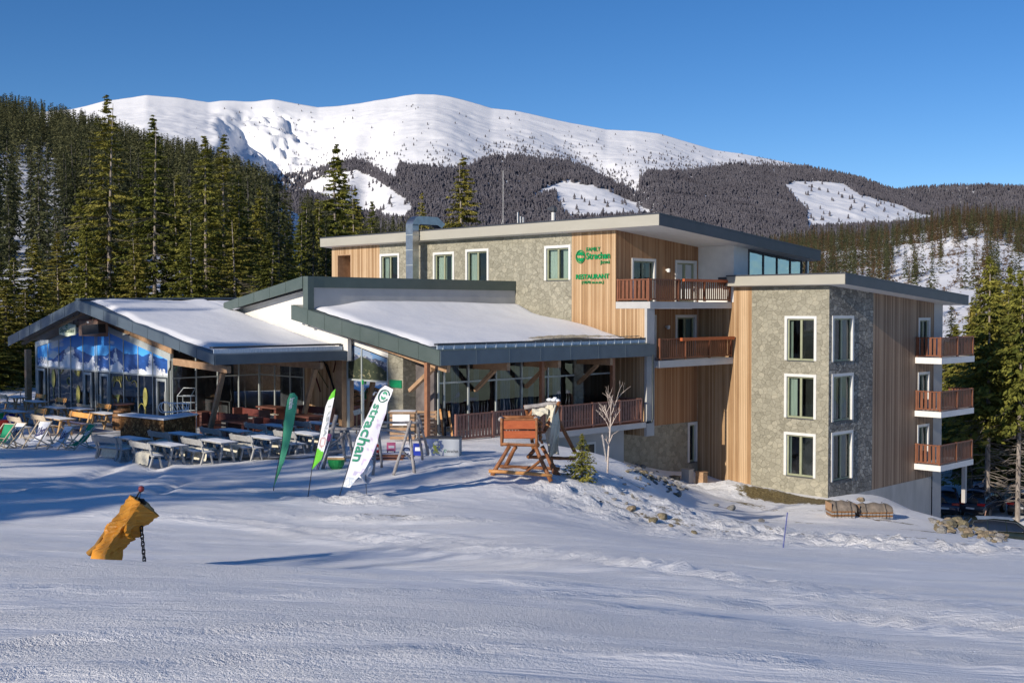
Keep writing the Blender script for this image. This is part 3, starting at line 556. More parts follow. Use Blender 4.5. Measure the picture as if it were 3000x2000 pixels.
def trunkmb(H,r0,seed,dead=0,deadtop=.5,Rm=2.):
    q=random.Random(seed); m=MB(); bx,by=q.uniform(-.02,.02),q.uniform(-.02,.02)
    m.tube([(bx*h*h/H,by*h*h/H,h) for h in np.linspace(-1.5,H*.985,9)],[max(.015,r0*(1-max(0,h)/H)**.85+.012) for h in np.linspace(-1.5,H*.985,9)],8)
    for k in range(dead):
        z=q.uniform(.08,deadtop)*H; a=q.uniform(0,6.28); L=q.uniform(.35,.8)*Rm
        p=[(0,0,z),(math.cos(a)*L*.5,math.sin(a)*L*.5,z-L*.06),(math.cos(a+.1)*L,math.sin(a+.1)*L,z-L*q.uniform(.05,.3))]
        m.tube(p,[.03,.018,.006],4)
        for t in (.55,.75):
            b=Vector(p[0]).lerp(Vector(p[2]),t); e=a+q.choice((-1,1))*q.uniform(.5,.9); m.tube([b,b+Vector((math.cos(e)*L*.25,math.sin(e)*L*.25,-.08*L))],[.012,.004],3)
    return m
def spruce_proto(H,Rm,bare,wh,nb,st,cards,size,seed,dead,r0=.2,deadtop=.5,mat='needle',trunk='trunk',gap=.12,droop=.35):
    r=thing('spruce_tree','spruce','tree')
    trunkmb(H,r0,seed,dead,deadtop,Rm).build('trunk',trunk,r,smooth=True)
    V,Fc=crown(H,Rm,bare,wh,nb,st,cards,size,seed,gap=gap,droop=droop); numesh('crown',V,Fc,mat,r)
    return r
PROT=[spruce_proto(26,5.4,.05,46,10,12,5,.42,1,60,.25,.62,gap=.2),spruce_proto(24,4.6,.10,42,10,11,5,.40,2,80,.23,.66,gap=.26),spruce_proto(25,5.4,.03,46,10,12,5,.42,3,50,.24,.5,gap=.14),spruce_proto(20,4.4,.02,40,10,10,5,.44,4,20,.22,.4,gap=.1)]
TALL=[spruce_proto(17,3.2,.36,36,10,8,4,.42,5,90,.19,.42,gap=.12),spruce_proto(18,3.0,.42,34,10,8,4,.42,6,110,.18,.48,gap=.16),spruce_proto(16,3.6,.14,40,10,8,4,.46,8,70,.18,.3,gap=.1)]
MID=[spruce_proto(20,3.1,.06,28,8,4,2,.72,11+k,0,.2,mat='needle_far',trunk='trunk_dark',gap=.16) for k in range(4)]
used=set()
def plant(proto,x,y,z,h=1.,rz=0,label='',group=None,name=None,wd=None):
    if proto.name in used: o=copytree(proto)
    else: used.add(proto.name); o=proto
    o.location=(x,y,z); o.rotation_euler=(0,0,rz); o.scale=(wd or h,wd or h,h); o['label']=label; o['category']='tree'
    if group: o['group']=group
    elif 'group' in o: del o['group']
    return o
def hz(px,d,ytop,H):  # scale for a tree whose top shows at ytop
    return (atD(px,ytop,d)[2]-0)
rt=random.Random(5)
big=[(313,292,112,0,'tallest spruce behind the bar roof with a thin ragged tip'),(448,352,110,1,'tall sparse spruce with long pale bare trunk behind the middle of the bar roof ridge'),(600,412,108,2,'bushy spruce with exposed pale trunk behind the right end of the bar roof ridge'),(655,405,118,0,'dense spruce close beside the trunk nearest the rising green roof edge'),(985,432,150,3,'tall spruce rising behind the left end of the hotel roof'),(1357,470,160,3,'lone bushy spruce standing behind the middle of the hotel roof'),(1236,572,170,3,'small spruce tip just left of the lone bushy spruce behind the exhaust duct')]
for px,yt,d,k,lb in big:
    x,y,zt=atD(px,yt,d); zb=4.0 if px<900 else 1.; Hh=[26,24,25,20][k]
    plant(PROT[k],x,y,zb,(zt-zb)/Hh,rt.uniform(0,6.28),lb,wd=(zt-zb)/Hh*(1.15 if px<900 else 1.1)*(.62 if px==1236 else 1))
G1='spruces standing behind the bar wing'
for px,yt,d,k in [(235,560,118,3),(170,690,116,2),(385,560,130,2),(520,520,126,3),(700,520,120,3),(760,560,128,3),(830,600,128,3),(690,640,106,1),(250,640,108,3),(790,690,100,1),(880,640,135,3),(560,640,104,2),(400,700,104,3)]:
    x,y,zt=atD(px,yt,d); zb=4.; plant(PROT[k],x,y,zb,(zt-zb)/[26,24,25,20][k],rt.uniform(0,6.28),'green spruce in the close stand of spruces behind the bar wing roof',G1,wd=max(.8,(zt-zb)/[26,24,25,20][k]))
G2='dark spruces left of the bar wing'
for px,yt,d,k in [(100,700,92,3),(40,760,88,3),(-30,700,90,2),(75,850,84,3),(15,830,80,3),(-80,760,86,3),(130,800,98,3),(-30,900,76,3),(60,930,84,3)]:
    x,y,zt=atD(px,yt,d); zb=4.6; plant(PROT[k],x,y,zb,(zt-zb)/[26,24,25,20][k],rt.uniform(0,6.28),'dark shaded spruce beside the left end of the bar wing',G2,wd=max(.75,(zt-zb)/[26,24,25,20][k]))
G3='spruces around the hotel roof'
for px,yt,d,k in [(930,590,150,3),(1040,560,165,3),(1090,600,160,2),(890,600,145,3),(1010,520,170,2)]:
    x,y,zt=atD(px,yt,d); zb=1.; plant(PROT[k],x,y,zb,(zt-zb)/[26,24,25,20][k],rt.uniform(0,6.28),'green spruce crowding the tall spruce behind the left end of the hotel roof',G3)
G4='tall spruces behind the parking area'
for i,(px,yt,d,k) in enumerate([(2900,760,74,0),(2990,800,72,1),(2850,900,82,2),(2800,960,92,2),(2950,840,86,0),(3060,780,76,1),(2870,1000,96,2),(2925,930,98,2),(2975,900,94,0),(3030,860,90,2),(2820,1020,104,2),(3100,820,84,0),(2780,1010,110,2),(2890,960,108,2),(2960,980,110,2),(3020,960,105,1),(3080,940,100,2),(2840,1050,84,1),(2975,1060,82,1),(2935,1100,84,2),(3040,1050,80,2),(2790,1090,98,2),(2960,790,96,0),(3015,770,100,2),(2915,830,104,2),(2870,920,112,2),(2945,900,116,2),(2990,880,120,2),(2850,980,118,2),(2905,1030,116,2),(2960,1030,122,2),(3010,1010,124,2),(2815,1060,116,2),(2930,1010,88,2),(2860,1090,122,2)]):
    x,y,zt=atD(px,yt,d); H=[17,18,16][k]; s=(zt+3.2)/H
    plant(TALL[k],x,y,-3.2,s,rt.uniform(0,6.28),['tall spruce with long bare grey trunk directly behind the car with the roof box','bare-trunked spruce at the right picture edge behind the parking area'][i] if i<2 else 'green spruce in the wood behind the parked cars',None if i<2 else G4,wd=max(.85,s))
# scattered forest on the hillsides
def scatter(h,n,seed,smin,smax,pxr=(-150,3150),uni=True):
    V=h['V']; S=h['S']; g=np.random.default_rng(seed); na,nb=V.shape[:2]
    A=V[:-1,:-1];B=V[1:,:-1];D_=V[:-1,1:]
    area=np.linalg.norm(np.cross(B-A,D_-A),axis=2)
    px,py=proj(A[...,0],A[...,1],A[...,2]); ok=(S[:-1,:-1]>=smin)&(S[:-1,:-1]<=smax)&(px>pxr[0])&(px<pxr[1])
    wgt=np.where(ok,area if uni is True else area/np.maximum(A[...,1],1)**uni,0).ravel(); wgt/=wgt.sum()
    idx=g.choice(len(wgt),n,p=wgt); i=idx//(nb-1); j=idx%(nb-1); u=g.random(n)[:,None]; v=g.random(n)[:,None]
    P=V[i,j]*(1-u)*(1-v)+V[i+1,j]*u*(1-v)+V[i,j+1]*(1-u)*v+V[i+1,j+1]*u*v
    return P,*proj(P[:,0],P[:,1],P[:,2])
def merge(V0,F0,P,sc_,g,wsc=None):
    n=len(P); a=g.random(n)*6.283; c,s=np.cos(a)[:,None],np.sin(a)[:,None]; ws=(sc_ if wsc is None else wsc)[:,None]
    x=V0[None,:,0]*c-V0[None,:,1]*s; y=V0[None,:,0]*s+V0[None,:,1]*c
    V=np.stack([x*ws+P[:,0:1],y*ws+P[:,1:2],V0[None,:,2]*sc_[:,None]+P[:,2:3]],2).reshape(-1,3)
    Fc=(F0[None]+(np.arange(n)*len(V0))[:,None,None]).reshape(-1,F0.shape[1]); return V,Fc
g=np.random.default_rng(3)
P,px,py=scatter(lefth,5200,31,-.12,1.,(-160,1500))
hs_=g.uniform(.72,1.08,len(P))
tpx,tpy=proj(P[:,0],P[:,1],P[:,2]+20*hs_)
tl_=np.interp(tpx,[-200,0,60,130,200,260,330,400,470,560,640,700,760,800,850,900,950,1000,1100,1200,1300,1500],[225,275,280,300,318,335,350,380,400,415,440,465,490,510,540,570,600,620,640,650,660,680])
okt=(tpy>tl_-g.uniform(0,14,len(P)))&~((P[:,1]<215)&(px>130)&(px<900)&(g.random(len(P))<.6))
clear=[(-200,470),(60,440),(150,430),(168,470),(110,540),(60,585),(-200,600)]; cl2=[(150,690),(240,690),(240,760),(150,770)]; cl3=[(780,560),(890,570),(900,620),(800,610)]; cl4=[(340,620),(540,620),(540,720),(340,720)]
incl=lambda c:inpoly(px,py,c)|inpoly(tpx,tpy,c)|inpoly(tpx,(tpy+py)/2,c)|inpoly(tpx,tpy*.75+py*.25,c)|inpoly(tpx,tpy*.25+py*.75,c)
keep=okt&~(incl(clear)&(g.random(len(P))<.84))&~(incl(cl2)&(g.random(len(P))<.8))&~(incl(cl3)&(g.random(len(P))<.9))&~(incl(cl4)&(g.random(len(P))<.5)); P=P[keep]; hs_=hs_[keep]; od=np.argsort(P[:,1]); hs_=hs_[od]
P=P[np.argsort(P[:,1])]; nI=130
G5='spruces on the forested left hillside'
for k in range(nI):
    x,y,z=P[k]; s=float(hs_[k]); plant(MID[k%4],x,y,z-.5,s,rt.uniform(0,6.28),'spruce in the dense forest covering the left hillside',G5,wd=s*rt.uniform(.9,1.15))
rest=P[nI:]; rsc=hs_[nI:]; VV=[];FF=[];off=0
fm=[crown(20,3.0,.05,19,7,3,1,1.1,50+k,gap=.08,pw=1.0) for k in range(4)]
for k in range(4):
    q=rest[k::4]; V,Fc=merge(*fm[k],q,rsc[k::4],g); VV.append(V);FF.append(Fc+off);off+=len(V)
tag(numesh('spruce_forest',np.concatenate(VV),np.concatenate(FF),'needle_far'),'dense spruce forest covering the left hillside','forest',kind='stuff')
# right hillside: mixed young spruce, bare larch and shrub
P,px,py=scatter(righth,5200,41,-.05,.97,(2150,3150))
topb=np.interp(px,[2150,2300,2500,2650,2720,2800,2900,3000,3150],[830,800,775,760,745,735,745,770,790]); topb=topb-22; dens=np.where(py<topb,.45,.06)
patch=fbm(np.c_[px*.012,py*.016],3,6)
dens=np.where((py>740)&(py<775)&(px>2330)&(px<2600)&(patch<.6),.2,dens)
dens=np.where((py>=topb),np.where(patch>.6,.3,np.where(px<2620,.28,.03)),dens)
keep=g.random(len(P))<dens; P=P[keep]; P=P[np.argsort(P[:,1])]
G6='young spruces on the right hillside'; nI=50
for k in range(nI):
    x,y,z=P[k]; s=rt.uniform(.3,.5); plant(MID[k%4],x,y,z-.3,s,rt.uniform(0,6.28),'young spruce on the snowy right hillside beyond the hotel',G6,wd=s*1.25)
rest=P[nI:]; half=g.random(len(rest))<.42
for nm,mt,sel,lb in [('young_forest','needle_far',~half,'young green spruces spread over the snowy right hillside'),('larch_wood','larch',half,'bare brown larches mixed over the right hillside')]:
    VV=[];FF=[];off=0; q0=rest[sel]
    for k in range(4):
        q=q0[k::4]; s=g.uniform(.34,.66,len(q)); V,Fc=merge(*fm[k],q,s,g,s*1.15); VV.append(V);FF.append(Fc+off);off+=len(V)
    tag(numesh(nm,np.concatenate(VV),np.concatenate(FF),mt),lb,'forest',kind='stuff')
P,px,py=scatter(righth,9500,43,.05,.97,(2300,3150)); pt=fbm(np.c_[px*.03,py*.04],4,16); keep=(g.random(len(P))<np.where(pt>.5,.55,.12)); P=P[keep]
sb=MB(); qv=[];
V0=[];F0=[]
for k in range(14):
    a=g.random()*6.28; r=g.random()*.9; h=.3+g.random()*1.0; s_=.28+.25*g.random(); c0=np.array([math.cos(a)*r,math.sin(a)*r,h]); d=g.normal(size=3);d/=np.linalg.norm(d); e=np.cross(d,[.3,.2,1]);e/=np.linalg.norm(e)
    V0+=[c0-d*s_,c0+e*s_*.6,c0+d*s_,c0-e*s_*.6]; F0.append([k*4,k*4+1,k*4+2,k*4+3])
V,Fc=merge(np.array(V0),np.array(F0),P,g.uniform(.3,.75,len(P)),g)
tag(numesh('hillside_shrubs',V,Fc,'larch'),'low bare brush poking through snow on the right hillside','brush',kind='stuff')
# forest belt of the big mountain: many small frosted trees in a haze-tinted grey
def tiny(k):
    V=[];Fc=[]
    for z0,z1,r in ((0,.55,.21),(.32,.80,.155),(.60,1.0,.10)):
        i=len(V); a0=k+z0*5
        for j in range(5): A=a0+j*1.2566; q=r*(.8+.4*((j*7+k)%3)/2); V.append((q*math.cos(A),q*math.sin(A),z0+.06*((j+k)%2)))
        V.append((0,0,z1)); Fc+=[(i+j,i+(j+1)%5,i+5) for j in range(5)]
    return np.array(V),np.array(Fc)
fu=[(600,540),(850,515),(900,503),(961,488),(1036,470),(1087,484),(1124,512),(1158,532),(1169,479),(1227,493),(1321,498),(1386,488),(1414,470),(1508,463),(1601,470),(1672,479),(1742,512),(1812,540),(1870,571),(1874,530),(1900,508),(2000,505),(2087,493),(2180,482),(2298,486),(2344,489),(2368,470),(3300,400)]
CL=[[(880,560),(900,538),(960,512),(1040,500),(1101,524),(1152,559),(1204,596),(1208,620),(1185,646),(1087,625)],[(1555,582),(1587,554),(1639,535),(1695,538),(1765,554),(1835,584),(1929,629),(1672,642),(1630,605),(1630,563)],[(2295,545),(2335,531),(2414,533),(2471,538),(2522,573),(2630,599),(2686,624),(2732,634),(2728,643),(2648,655),(2368,672),(2363,620)]]
P,px,py=scatter(main,130000,61,-.02,.98,(560,3120),1.6)
fy=np.interp(px,[q[0] for q in fu],[q[1] for q in fu]); inn=py>fy+(fbm(np.c_[px*.02,py*.02],3,3)-.5)*14
cl=np.zeros(len(P),bool)
for c in CL: cl|=inpoly(px,py,c)
above=fy-py; sp_=np.where(px>1250,.34*np.exp(-above/30.),.30*np.exp(-above/22.))*np.where(fbm(np.c_[px*.015,py*.03],3,8)>.45,1,.25)+.012*(fbm(np.c_[px*.02,py*.035],4,28)>.60)+.09*np.exp(-((px-800)/90)**2-((py-360)/50)**2)*(fbm(np.c_[px*.05,py*.06],3,2)>.52)
keep=np.where(inn,~cl|(g.random(len(P))<.012),g.random(len(P))<sp_)&(py<720)
P=P[keep]; inn=inn[keep]; py=py[keep]; ab_=(fy-0)[keep]
siz=np.where(inn,g.uniform(9,16,len(P)),g.uniform(4,10,len(P)))
VV=[];FF=[];off=0
for k in range(3):
    V,Fc=merge(*tiny(k),P[k::3],siz[k::3],g,siz[k::3]*1.5); VV.append(V);FF.append(Fc+off);off+=len(V)
P,px,py=scatter(far,20000,71,-.05,.9,(2380,3150)); s=g.uniform(18,30,len(P)); V,Fc=merge(*tiny(1),P,s,g,s*1.1); VV.append(V);FF.append(Fc+off)
tag(numesh('mountain_forest',np.concatenate(VV),np.concatenate(FF),'needle_mtn'),'grey frosted and haze-tinted forest belt on the lower slopes of the big mountain','forest',kind='stuff')
print('forest ok')
# ================================================================= the hotel with its restaurant and bar wings
OFF=(-45.,46.,4.4); hx,hy=xy(OFF[0],OFF[1])
hotel=thing('hotel_building','mountain hotel of stone and larch boards with sloping roofs, restaurant and bar wing','hotel',(hx,hy,OFF[2]),R(-45))
def TF(bp): return lambda s,o,z:(s,bp-o,z)
def TS(ap): return lambda s,o,z:(ap+o,s,z)
def part(mb,name,mat,parent=None,smooth=False,cols=None):
    return mb.build(name,mat,parent or hotel,OFF,smooth,cols)
def wall(name,mat,T,s0,s1,z0,z1,holes=(),parent=None):
    """skin with real openings; z1 may be a function of s"""
    f=z1 if callable(z1) else (lambda s:z1)
    ss=sorted({s0,s1,*[h[0] for h in holes],*[h[1] for h in holes]}); ss=[s for s in ss if s0-1e-6<=s<=s1+1e-6]
    m=MB()
    for a,b in zip(ss[:-1],ss[1:]):
        zs=sorted({z0,*[h[2] for h in holes],*[h[3] for h in holes]}); zs=[z for z in zs if z0-1e-6<=z<min(f(a),f(b))]
        for k,z in enumerate(zs):
            top=zs[k+1] if k+1<len(zs) else None
            c=(a+b)/2; cz=(z+(top if top is not None else z+.02))/2
            if any(h[0]<c<h[1] and h[2]<cz<h[3] for h in holes): continue
            m.poly([T(a,0,z),T(b,0,z),T(b,0,top if top is not None else f(b)),T(a,0,top if top is not None else f(a))])
    return part(m,name,mat,parent)
def pbox(m,T,s0,s1,o0,o1,z0,z1): return m.prism([(s0,z0),(s1,z0),(s1,z1),(s0,z1)],T,o0,o1)
rw=random.Random(11)
def window(T,s0,s1,z0,z1,sw=.145,dep=.16,mull=1,curt=.5,bottom=False,wht='white',name='window',cm='curtain'):
    m=MB(); pbox(m,T,s0,s0+sw,-dep,.035,z0,z1); pbox(m,T,s1-sw,s1,-dep,.035,z0,z1); pbox(m,T,s0+sw,s1-sw,-dep,.035,z1-sw,z1)
    if bottom: pbox(m,T,s0+sw,s1-sw,-dep,.035,z0,z0+sw)
    w_=part(m,name,wht); a,b,c,d=s0+sw,s1-sw,z0+(sw if bottom else .0),z1-sw
    m=MB(); fw=.075
    pbox(m,T,a,a+fw,-dep,-dep+.07,c,d); pbox(m,T,b-fw,b,-dep,-dep+.07,c,d); pbox(m,T,a+fw,b-fw,-dep,-dep+.07,d-fw,d); pbox(m,T,a+fw,b-fw,-dep,-dep+.07,c,c+fw*1.3)
    if mull:
        q=(a+b)/2; pbox(m,T,q-.06,q+.06,-dep,-dep+.085,c+fw*1.3,d-fw)
    part(m,'sash','sash',w_)
    m=MB(); pbox(m,T,a,b,-dep-.02,.02,c-.05,c-.005)
    if not bottom: part(m,'sill','fascia_dark',w_)
    m=MB(); m.poly([T(a+.01,-dep+.02,c),T(b-.01,-dep+.02,c),T(b-.01,-dep+.02,d),T(a+.01,-dep+.02,d)]); part(m,'pane','pane',w_)
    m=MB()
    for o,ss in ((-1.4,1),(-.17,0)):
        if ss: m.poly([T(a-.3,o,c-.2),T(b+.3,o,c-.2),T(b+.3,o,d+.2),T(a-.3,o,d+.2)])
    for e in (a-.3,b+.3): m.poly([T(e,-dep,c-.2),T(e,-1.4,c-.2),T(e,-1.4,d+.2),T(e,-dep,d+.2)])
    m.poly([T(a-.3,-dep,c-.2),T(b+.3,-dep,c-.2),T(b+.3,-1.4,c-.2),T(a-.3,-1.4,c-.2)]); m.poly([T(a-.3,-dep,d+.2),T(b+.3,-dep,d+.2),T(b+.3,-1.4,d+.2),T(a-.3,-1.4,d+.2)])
    part(m,'room','room_shade',w_)
    if curt:
        m=MB(); wd=(b-a)*curt*.5
        for e0,e1 in ((a,a+wd*rw.uniform(.8,1.2)),(b-wd*rw.uniform(.5,1.1),b)):
            n=14
            m.grid(lambda u,v:T(e0+(e1-e0)*u,-dep-.14+.03*math.sin(u*n*2.4),c+(d-c)*v),n*2,1)
        part(m,'curtain',cm,w_)
    return (s0,s1,z0,z1)
def slats(T,s0,s1,z0,z1,o=0,posts=(),name='balcony_railing',mat='wood_red',parent=None,sw=.115,gap=.065):
    m=MB(); n=max(1,int(round((s1-s0)/(sw+gap)))); st=(s1-s0)/n
    for k in range(n): pbox(m,T,s0+k*st+gap/2,s0+(k+1)*st-gap/2,o-.012,o+.014,z0+.10,z1-.06)
    r=part(m,name,mat,parent)
    m=MB(); pbox(m,T,s0,s1,o-.05,o+.055,z1-.06,z1); part(m,'top_rail',mat,r)
    m=MB(); pbox(m,T,s0,s1,o-.045,o+.05,z0+.05,z0+.13); part(m,'bottom_rail',mat,r)
    for p in posts:
        m=MB(); pbox(m,T,p-.055,p+.055,o-.055,o+.06,z0,z1+.02); part(m,'post',mat,r)
    return r
zmb=lambda b:14.10-.0856*(b-45.4)      # underside of the main roof
zrb=lambda b:11.24-.0713*(b-52.5)      # underside of the lower roof
# ---- lower block at the right
T=TF(53.12); hs=[]
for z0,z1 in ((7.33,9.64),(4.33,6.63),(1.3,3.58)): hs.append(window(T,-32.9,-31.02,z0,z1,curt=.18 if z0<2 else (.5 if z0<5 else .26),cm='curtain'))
wall('stone_wall','stone',T,-34.93,-30.32,-2.5,zrb(53.12),hs)
wall('larch_wall','wood',TF(53.123),-38.45,-34.93,-2.5,10.9)
wall('larch_wall','wood',TF(53.123),-36.1,-34.93,10.9,zrb(53.12))
T=TS(-30.32); hs=[]
for k,(z0,z1) in enumerate(((7.3,9.66),(4.22,6.68),(1.15,3.68))): hs.append(window(T,53.42,55.62,z0,z1,curt=.8))
wall('rough_stone_wall','stone_dark',T,53.12,57.72,-2.5,zrb,hs)
hs=[window(T,63.0,64.45,z0,z1,curt=.8,sw=.14) for z0,z1 in ((7.3,9.5),(4.28,6.4),(1.28,3.4))]
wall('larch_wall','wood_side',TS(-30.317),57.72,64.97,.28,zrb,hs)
wall('plaster_wall','plaster_grey',T,64.97,66.1,-4,zrb)
m=MB(); m.box(-30.9,65.9,-4,-30.33,66.1,10.2); part(m,'plaster_fin','plaster')
m=MB(); m.box(-38.4,66.05,-2.4,-30.9,66.2,10.2); part(m,'rear_wall','plaster')
wall('concrete_plinth','concrete',TS(-30.31),55.2,64.8,-2.6,.278)
m=MB(); m.box(-30.318,64.8,-2.6,-29.9,65.0,.9); 
part(MB().poly([(-38.45,53.2,-.5),(-30.4,53.2,-.5),(-30.4,66,-.5),(-38.45,66,-.5)]),'floor_slab','concrete')
def roofslab(a0,a1,b0,b1,zf,th,name,rear=0):
    m=MB(); v=[(a0,b0,zf(b0)),(a1,b0,zf(b0)),(a1,b1,zf(b1)),(a0,b1,zf(b1))]; w_=[(x,y,z+th) for x,y,z in v]
    m.v=v+w_; m.f=[(0,3,2,1),(4,5,6,7),(0,1,5,4),(1,2,6,5),(2,3,7,6),(3,0,4,7)]
    r=part(m,name,'plaster')
    f=MB(); f.v=[(a0-.0,b0-.03,zf(b0)-.0),(a1+.03,b0-.03,zf(b0)),(a1+.03,b0-.004,zf(b0)),(a0,b0-.004,zf(b0)),(a0,b0-.03,zf(b0)+th),(a1+.03,b0-.03,zf(b0)+th),(a1+.03,b0-.004,zf(b0)+th),(a0,b0-.004,zf(b0)+th)]; f.f=list(m.f); part(f,'front_fascia','fascia',r)
    f=MB(); f.v=[(a1+.004,b0-.03,zf(b0)),(a1+.034,b0-.03,zf(b0)),(a1+.034,b1,zf(b1)),(a1+.004,b1,zf(b1)),(a1+.004,b0-.03,zf(b0)+th),(a1+.034,b0-.03,zf(b0)+th),(a1+.034,b1,zf(b1)+th),(a1+.004,b1,zf(b1)+th)]; f.f=list(m.f); part(f,'side_fascia','fascia_dark',r)
    f=MB(); e=.045; f.v=[(a0-e,b0-e,zf(b0)+th+.003),(a1+e,b0-e,zf(b0)+th+.003),(a1+e,b1,zf(b1)+th+.003),(a0-e,b1,zf(b1)+th+.003)]; f.v+=[(x,y,z+.07) for x,y,z in f.v]; f.f=list(m.f); part(f,'roof_flashing','fascia_dark',r)
    return r
r=roofslab(-36.1,-29.1,52.5,66.75,zrb,.50,'lower_roof')
part(MB().box(-36.75,52.6,11.25,-36.1,53.3,11.72),'roof_end_cap','fascia_dark')
# balconies on the right side
for k,(zb,zt) in enumerate(((6.93,7.27),(3.93,4.25),(.92,1.24))):
    s=part(MB().box(-30.3,62.6,zb,-28.75,66.9,zt),'balcony_slab','plaster')
    slats(TF(62.66),-30.28,-28.82,zt+.02,zt+1.14,posts=(-30.2,-28.84),sw=.16,gap=.09)
    slats(TS(-28.82),62.72,66.82,zt+.02,zt+1.14,posts=(64.75,66.78),sw=.12,gap=.07)
    if k<2: slats(TF(66.84),-30.28,-28.9,zt+.02,zt+1.14)
part(MB().box(-29.2,66.35,-1.3,-28.98,66.57,.92),'balcony_column','concrete')
# ---- main block
T=TF(45.99); hs=[window(T,-43.49,-41.56,11.55,13.42,bottom=False,curt=.9),window(T,-49.81,-47.86,11.2,13.46,curt=.75),window(T,-52.68,-50.79,11.2,13.38,curt=1.0),window(T,-57.78,-55.86,11.2,13.46,curt=.6)]
wall('stone_wall','stone',T,-57.81,-41.5,3.5,zmb(45.99),hs)
wall('larch_wall','wood',TF(45.993),-62.86,-57.81,4,zmb(45.99),[(-62.2,-60.85,11,13.5)])
m=MB(); 
pbox(m,T,-62.25,-62.2,-1.2,0,10.5,13.5); pbox(m,T,-60.85,-60.8,-1.2,0,10.5,13.5); pbox(m,T,-62.2,-60.85,-1.2,0,13.5,13.55); pbox(m,T,-62.25,-60.8,-1.25,-1.2,10.5,13.5); part(m,'loggia_recess','wood_beam')
wall('larch_wall','wood',TF(45.993),-41.5,-38.45,4,zmb(45.99))
wall('larch_wall','wood',TF(45.993),-38.45,-36.48,3.6,10.02)
part(MB().box(-36.56,45.985,3.6,-36.40,46.6,10.02),'corner_trim','plaster_grey')
part(MB().poly([(-62.86,46,4),(-62.86,62,4),(-62.86,62,zmb(62)),(-62.86,46,zmb(46))]),'end_wall','plaster')
T=TS(-38.45); top=[window(T,47.28,49.3,10.4,12.66,curt=.5),window(T,51.0,52.95,10.4,12.66,curt=.6)]; low=[window(T,47.3,49.35,7.4,9.68,curt=.7),window(T,51.05,52.95,7.4,9.68,curt=.6)]; gr=[window(T,46.5,47.7,4.45,6.7,curt=.8)]
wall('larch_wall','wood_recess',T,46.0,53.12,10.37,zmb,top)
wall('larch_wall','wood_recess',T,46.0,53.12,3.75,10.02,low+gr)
bw=[window(TS(-38.44),52.2,53.06,1.5,3.72,curt=0,sw=.15,mull=0)]
wall('stone_plinth','stone',TS(-38.44),45.4,53.12,-2.5,3.75,bw)
roofslab(-63.3,-35.2,45.4,60.6,zmb,.54,'main_roof')
# penthouse terrace room
part(MB().poly([(-38.45,53.118,10.37),(-36.1,53.118,10.37),(-36.1,53.118,zmb(53.12)),(-38.45,53.118,zmb(53.12))]),'plaster_wall','plaster')
T=TS(-36.1); wall('plaster_wall','plaster',T,53.12,54.5,10.37,zmb)
part(MB().box(-36.2,54.5,10.4,-36.02,60.4,11.55),'parapet_wall','plaster')
pg=MB(); pg.poly([T(54.5,0,11.5),T(60.1,0,11.5),T(60.1,0,zmb(60.1)-.1),T(54.5,0,zmb(54.5)-.1)]); gl=part(pg,'glass_wall','pane_sky')
for q in (54.55,56.0,57.4,58.8,60.05): part(MB().box(-36.13,q-.045,11.5,-36.05,q+.045,zmb(q)-.08),'mullion','fascia_dark',gl)
part(MB().box(-36.12,54.5,11.5,-36.06,60.1,11.58),'bottom_frame','fascia_dark',gl)
m=MB(); m.v=[(-36.12,54.5,zmb(54.5)-.12),(-36.12,60.1,zmb(60.1)-.12),(-36.06,60.1,zmb(60.1)-.12),(-36.06,54.5,zmb(54.5)-.12)]; m.v+=[(x,y,z+.08) for x,y,z in m.v]; m.f=[(0,3,2,1),(4,5,6,7),(0,1,5,4),(1,2,6,5),(2,3,7,6),(3,0,4,7)]; part(m,'top_frame','fascia_dark',gl)
part(MB().box(-36.0,60.3,11.3,-35.85,60.45,zmb(60.4)),'roof_post','steel')
part(MB().poly([(-43,58.8,10),(-36.3,58.8,10),(-36.3,58.8,12.8),(-43,58.8,12.8)]),'inner_wall','plaster_grey')
# balconies of the main block
part(MB().box(-38.44,45.98,10.03,-36.2,53.1,10.37),'balcony_slab','plaster_grey')
slats(TF(46.05),-38.4,-36.3,10.40,11.52,posts=(-38.33,-36.33),sw=.16,gap=.09)
slats(TS(-36.28),46.1,53.05,10.40,11.52,posts=(48.4,50.7,53.0),sw=.10,gap=.085)
part(MB().box(-36.16,48.6,11.42,-36.02,53.0,11.56),'flower_box','wood_orange')
part(MB().box(-38.44,46.6,7.03,-36.1,53.1,7.38),'balcony_slab','plaster_grey')
slats(TS(-36.18),46.7,53.05,7.41,8.5,posts=(46.75,48.9,51.0,53.0),sw=.12,gap=.06)
part(MB().box(-36.08,48.3,8.36,-35.92,53.0,8.52),'flower_box','wood_orange')
for b_,z in ((50.2,12.1),(50.2,9.05)):
    m=MB(); m.tube([(-38.44,b_,z),(-38.30,b_,z)],.05,8); m.lathe([(.02,-.14),(.09,-.12),(.1,.05),(.03,.08)],10,(-38.28,b_,z)); part(m,'wall_lamp','lamp')
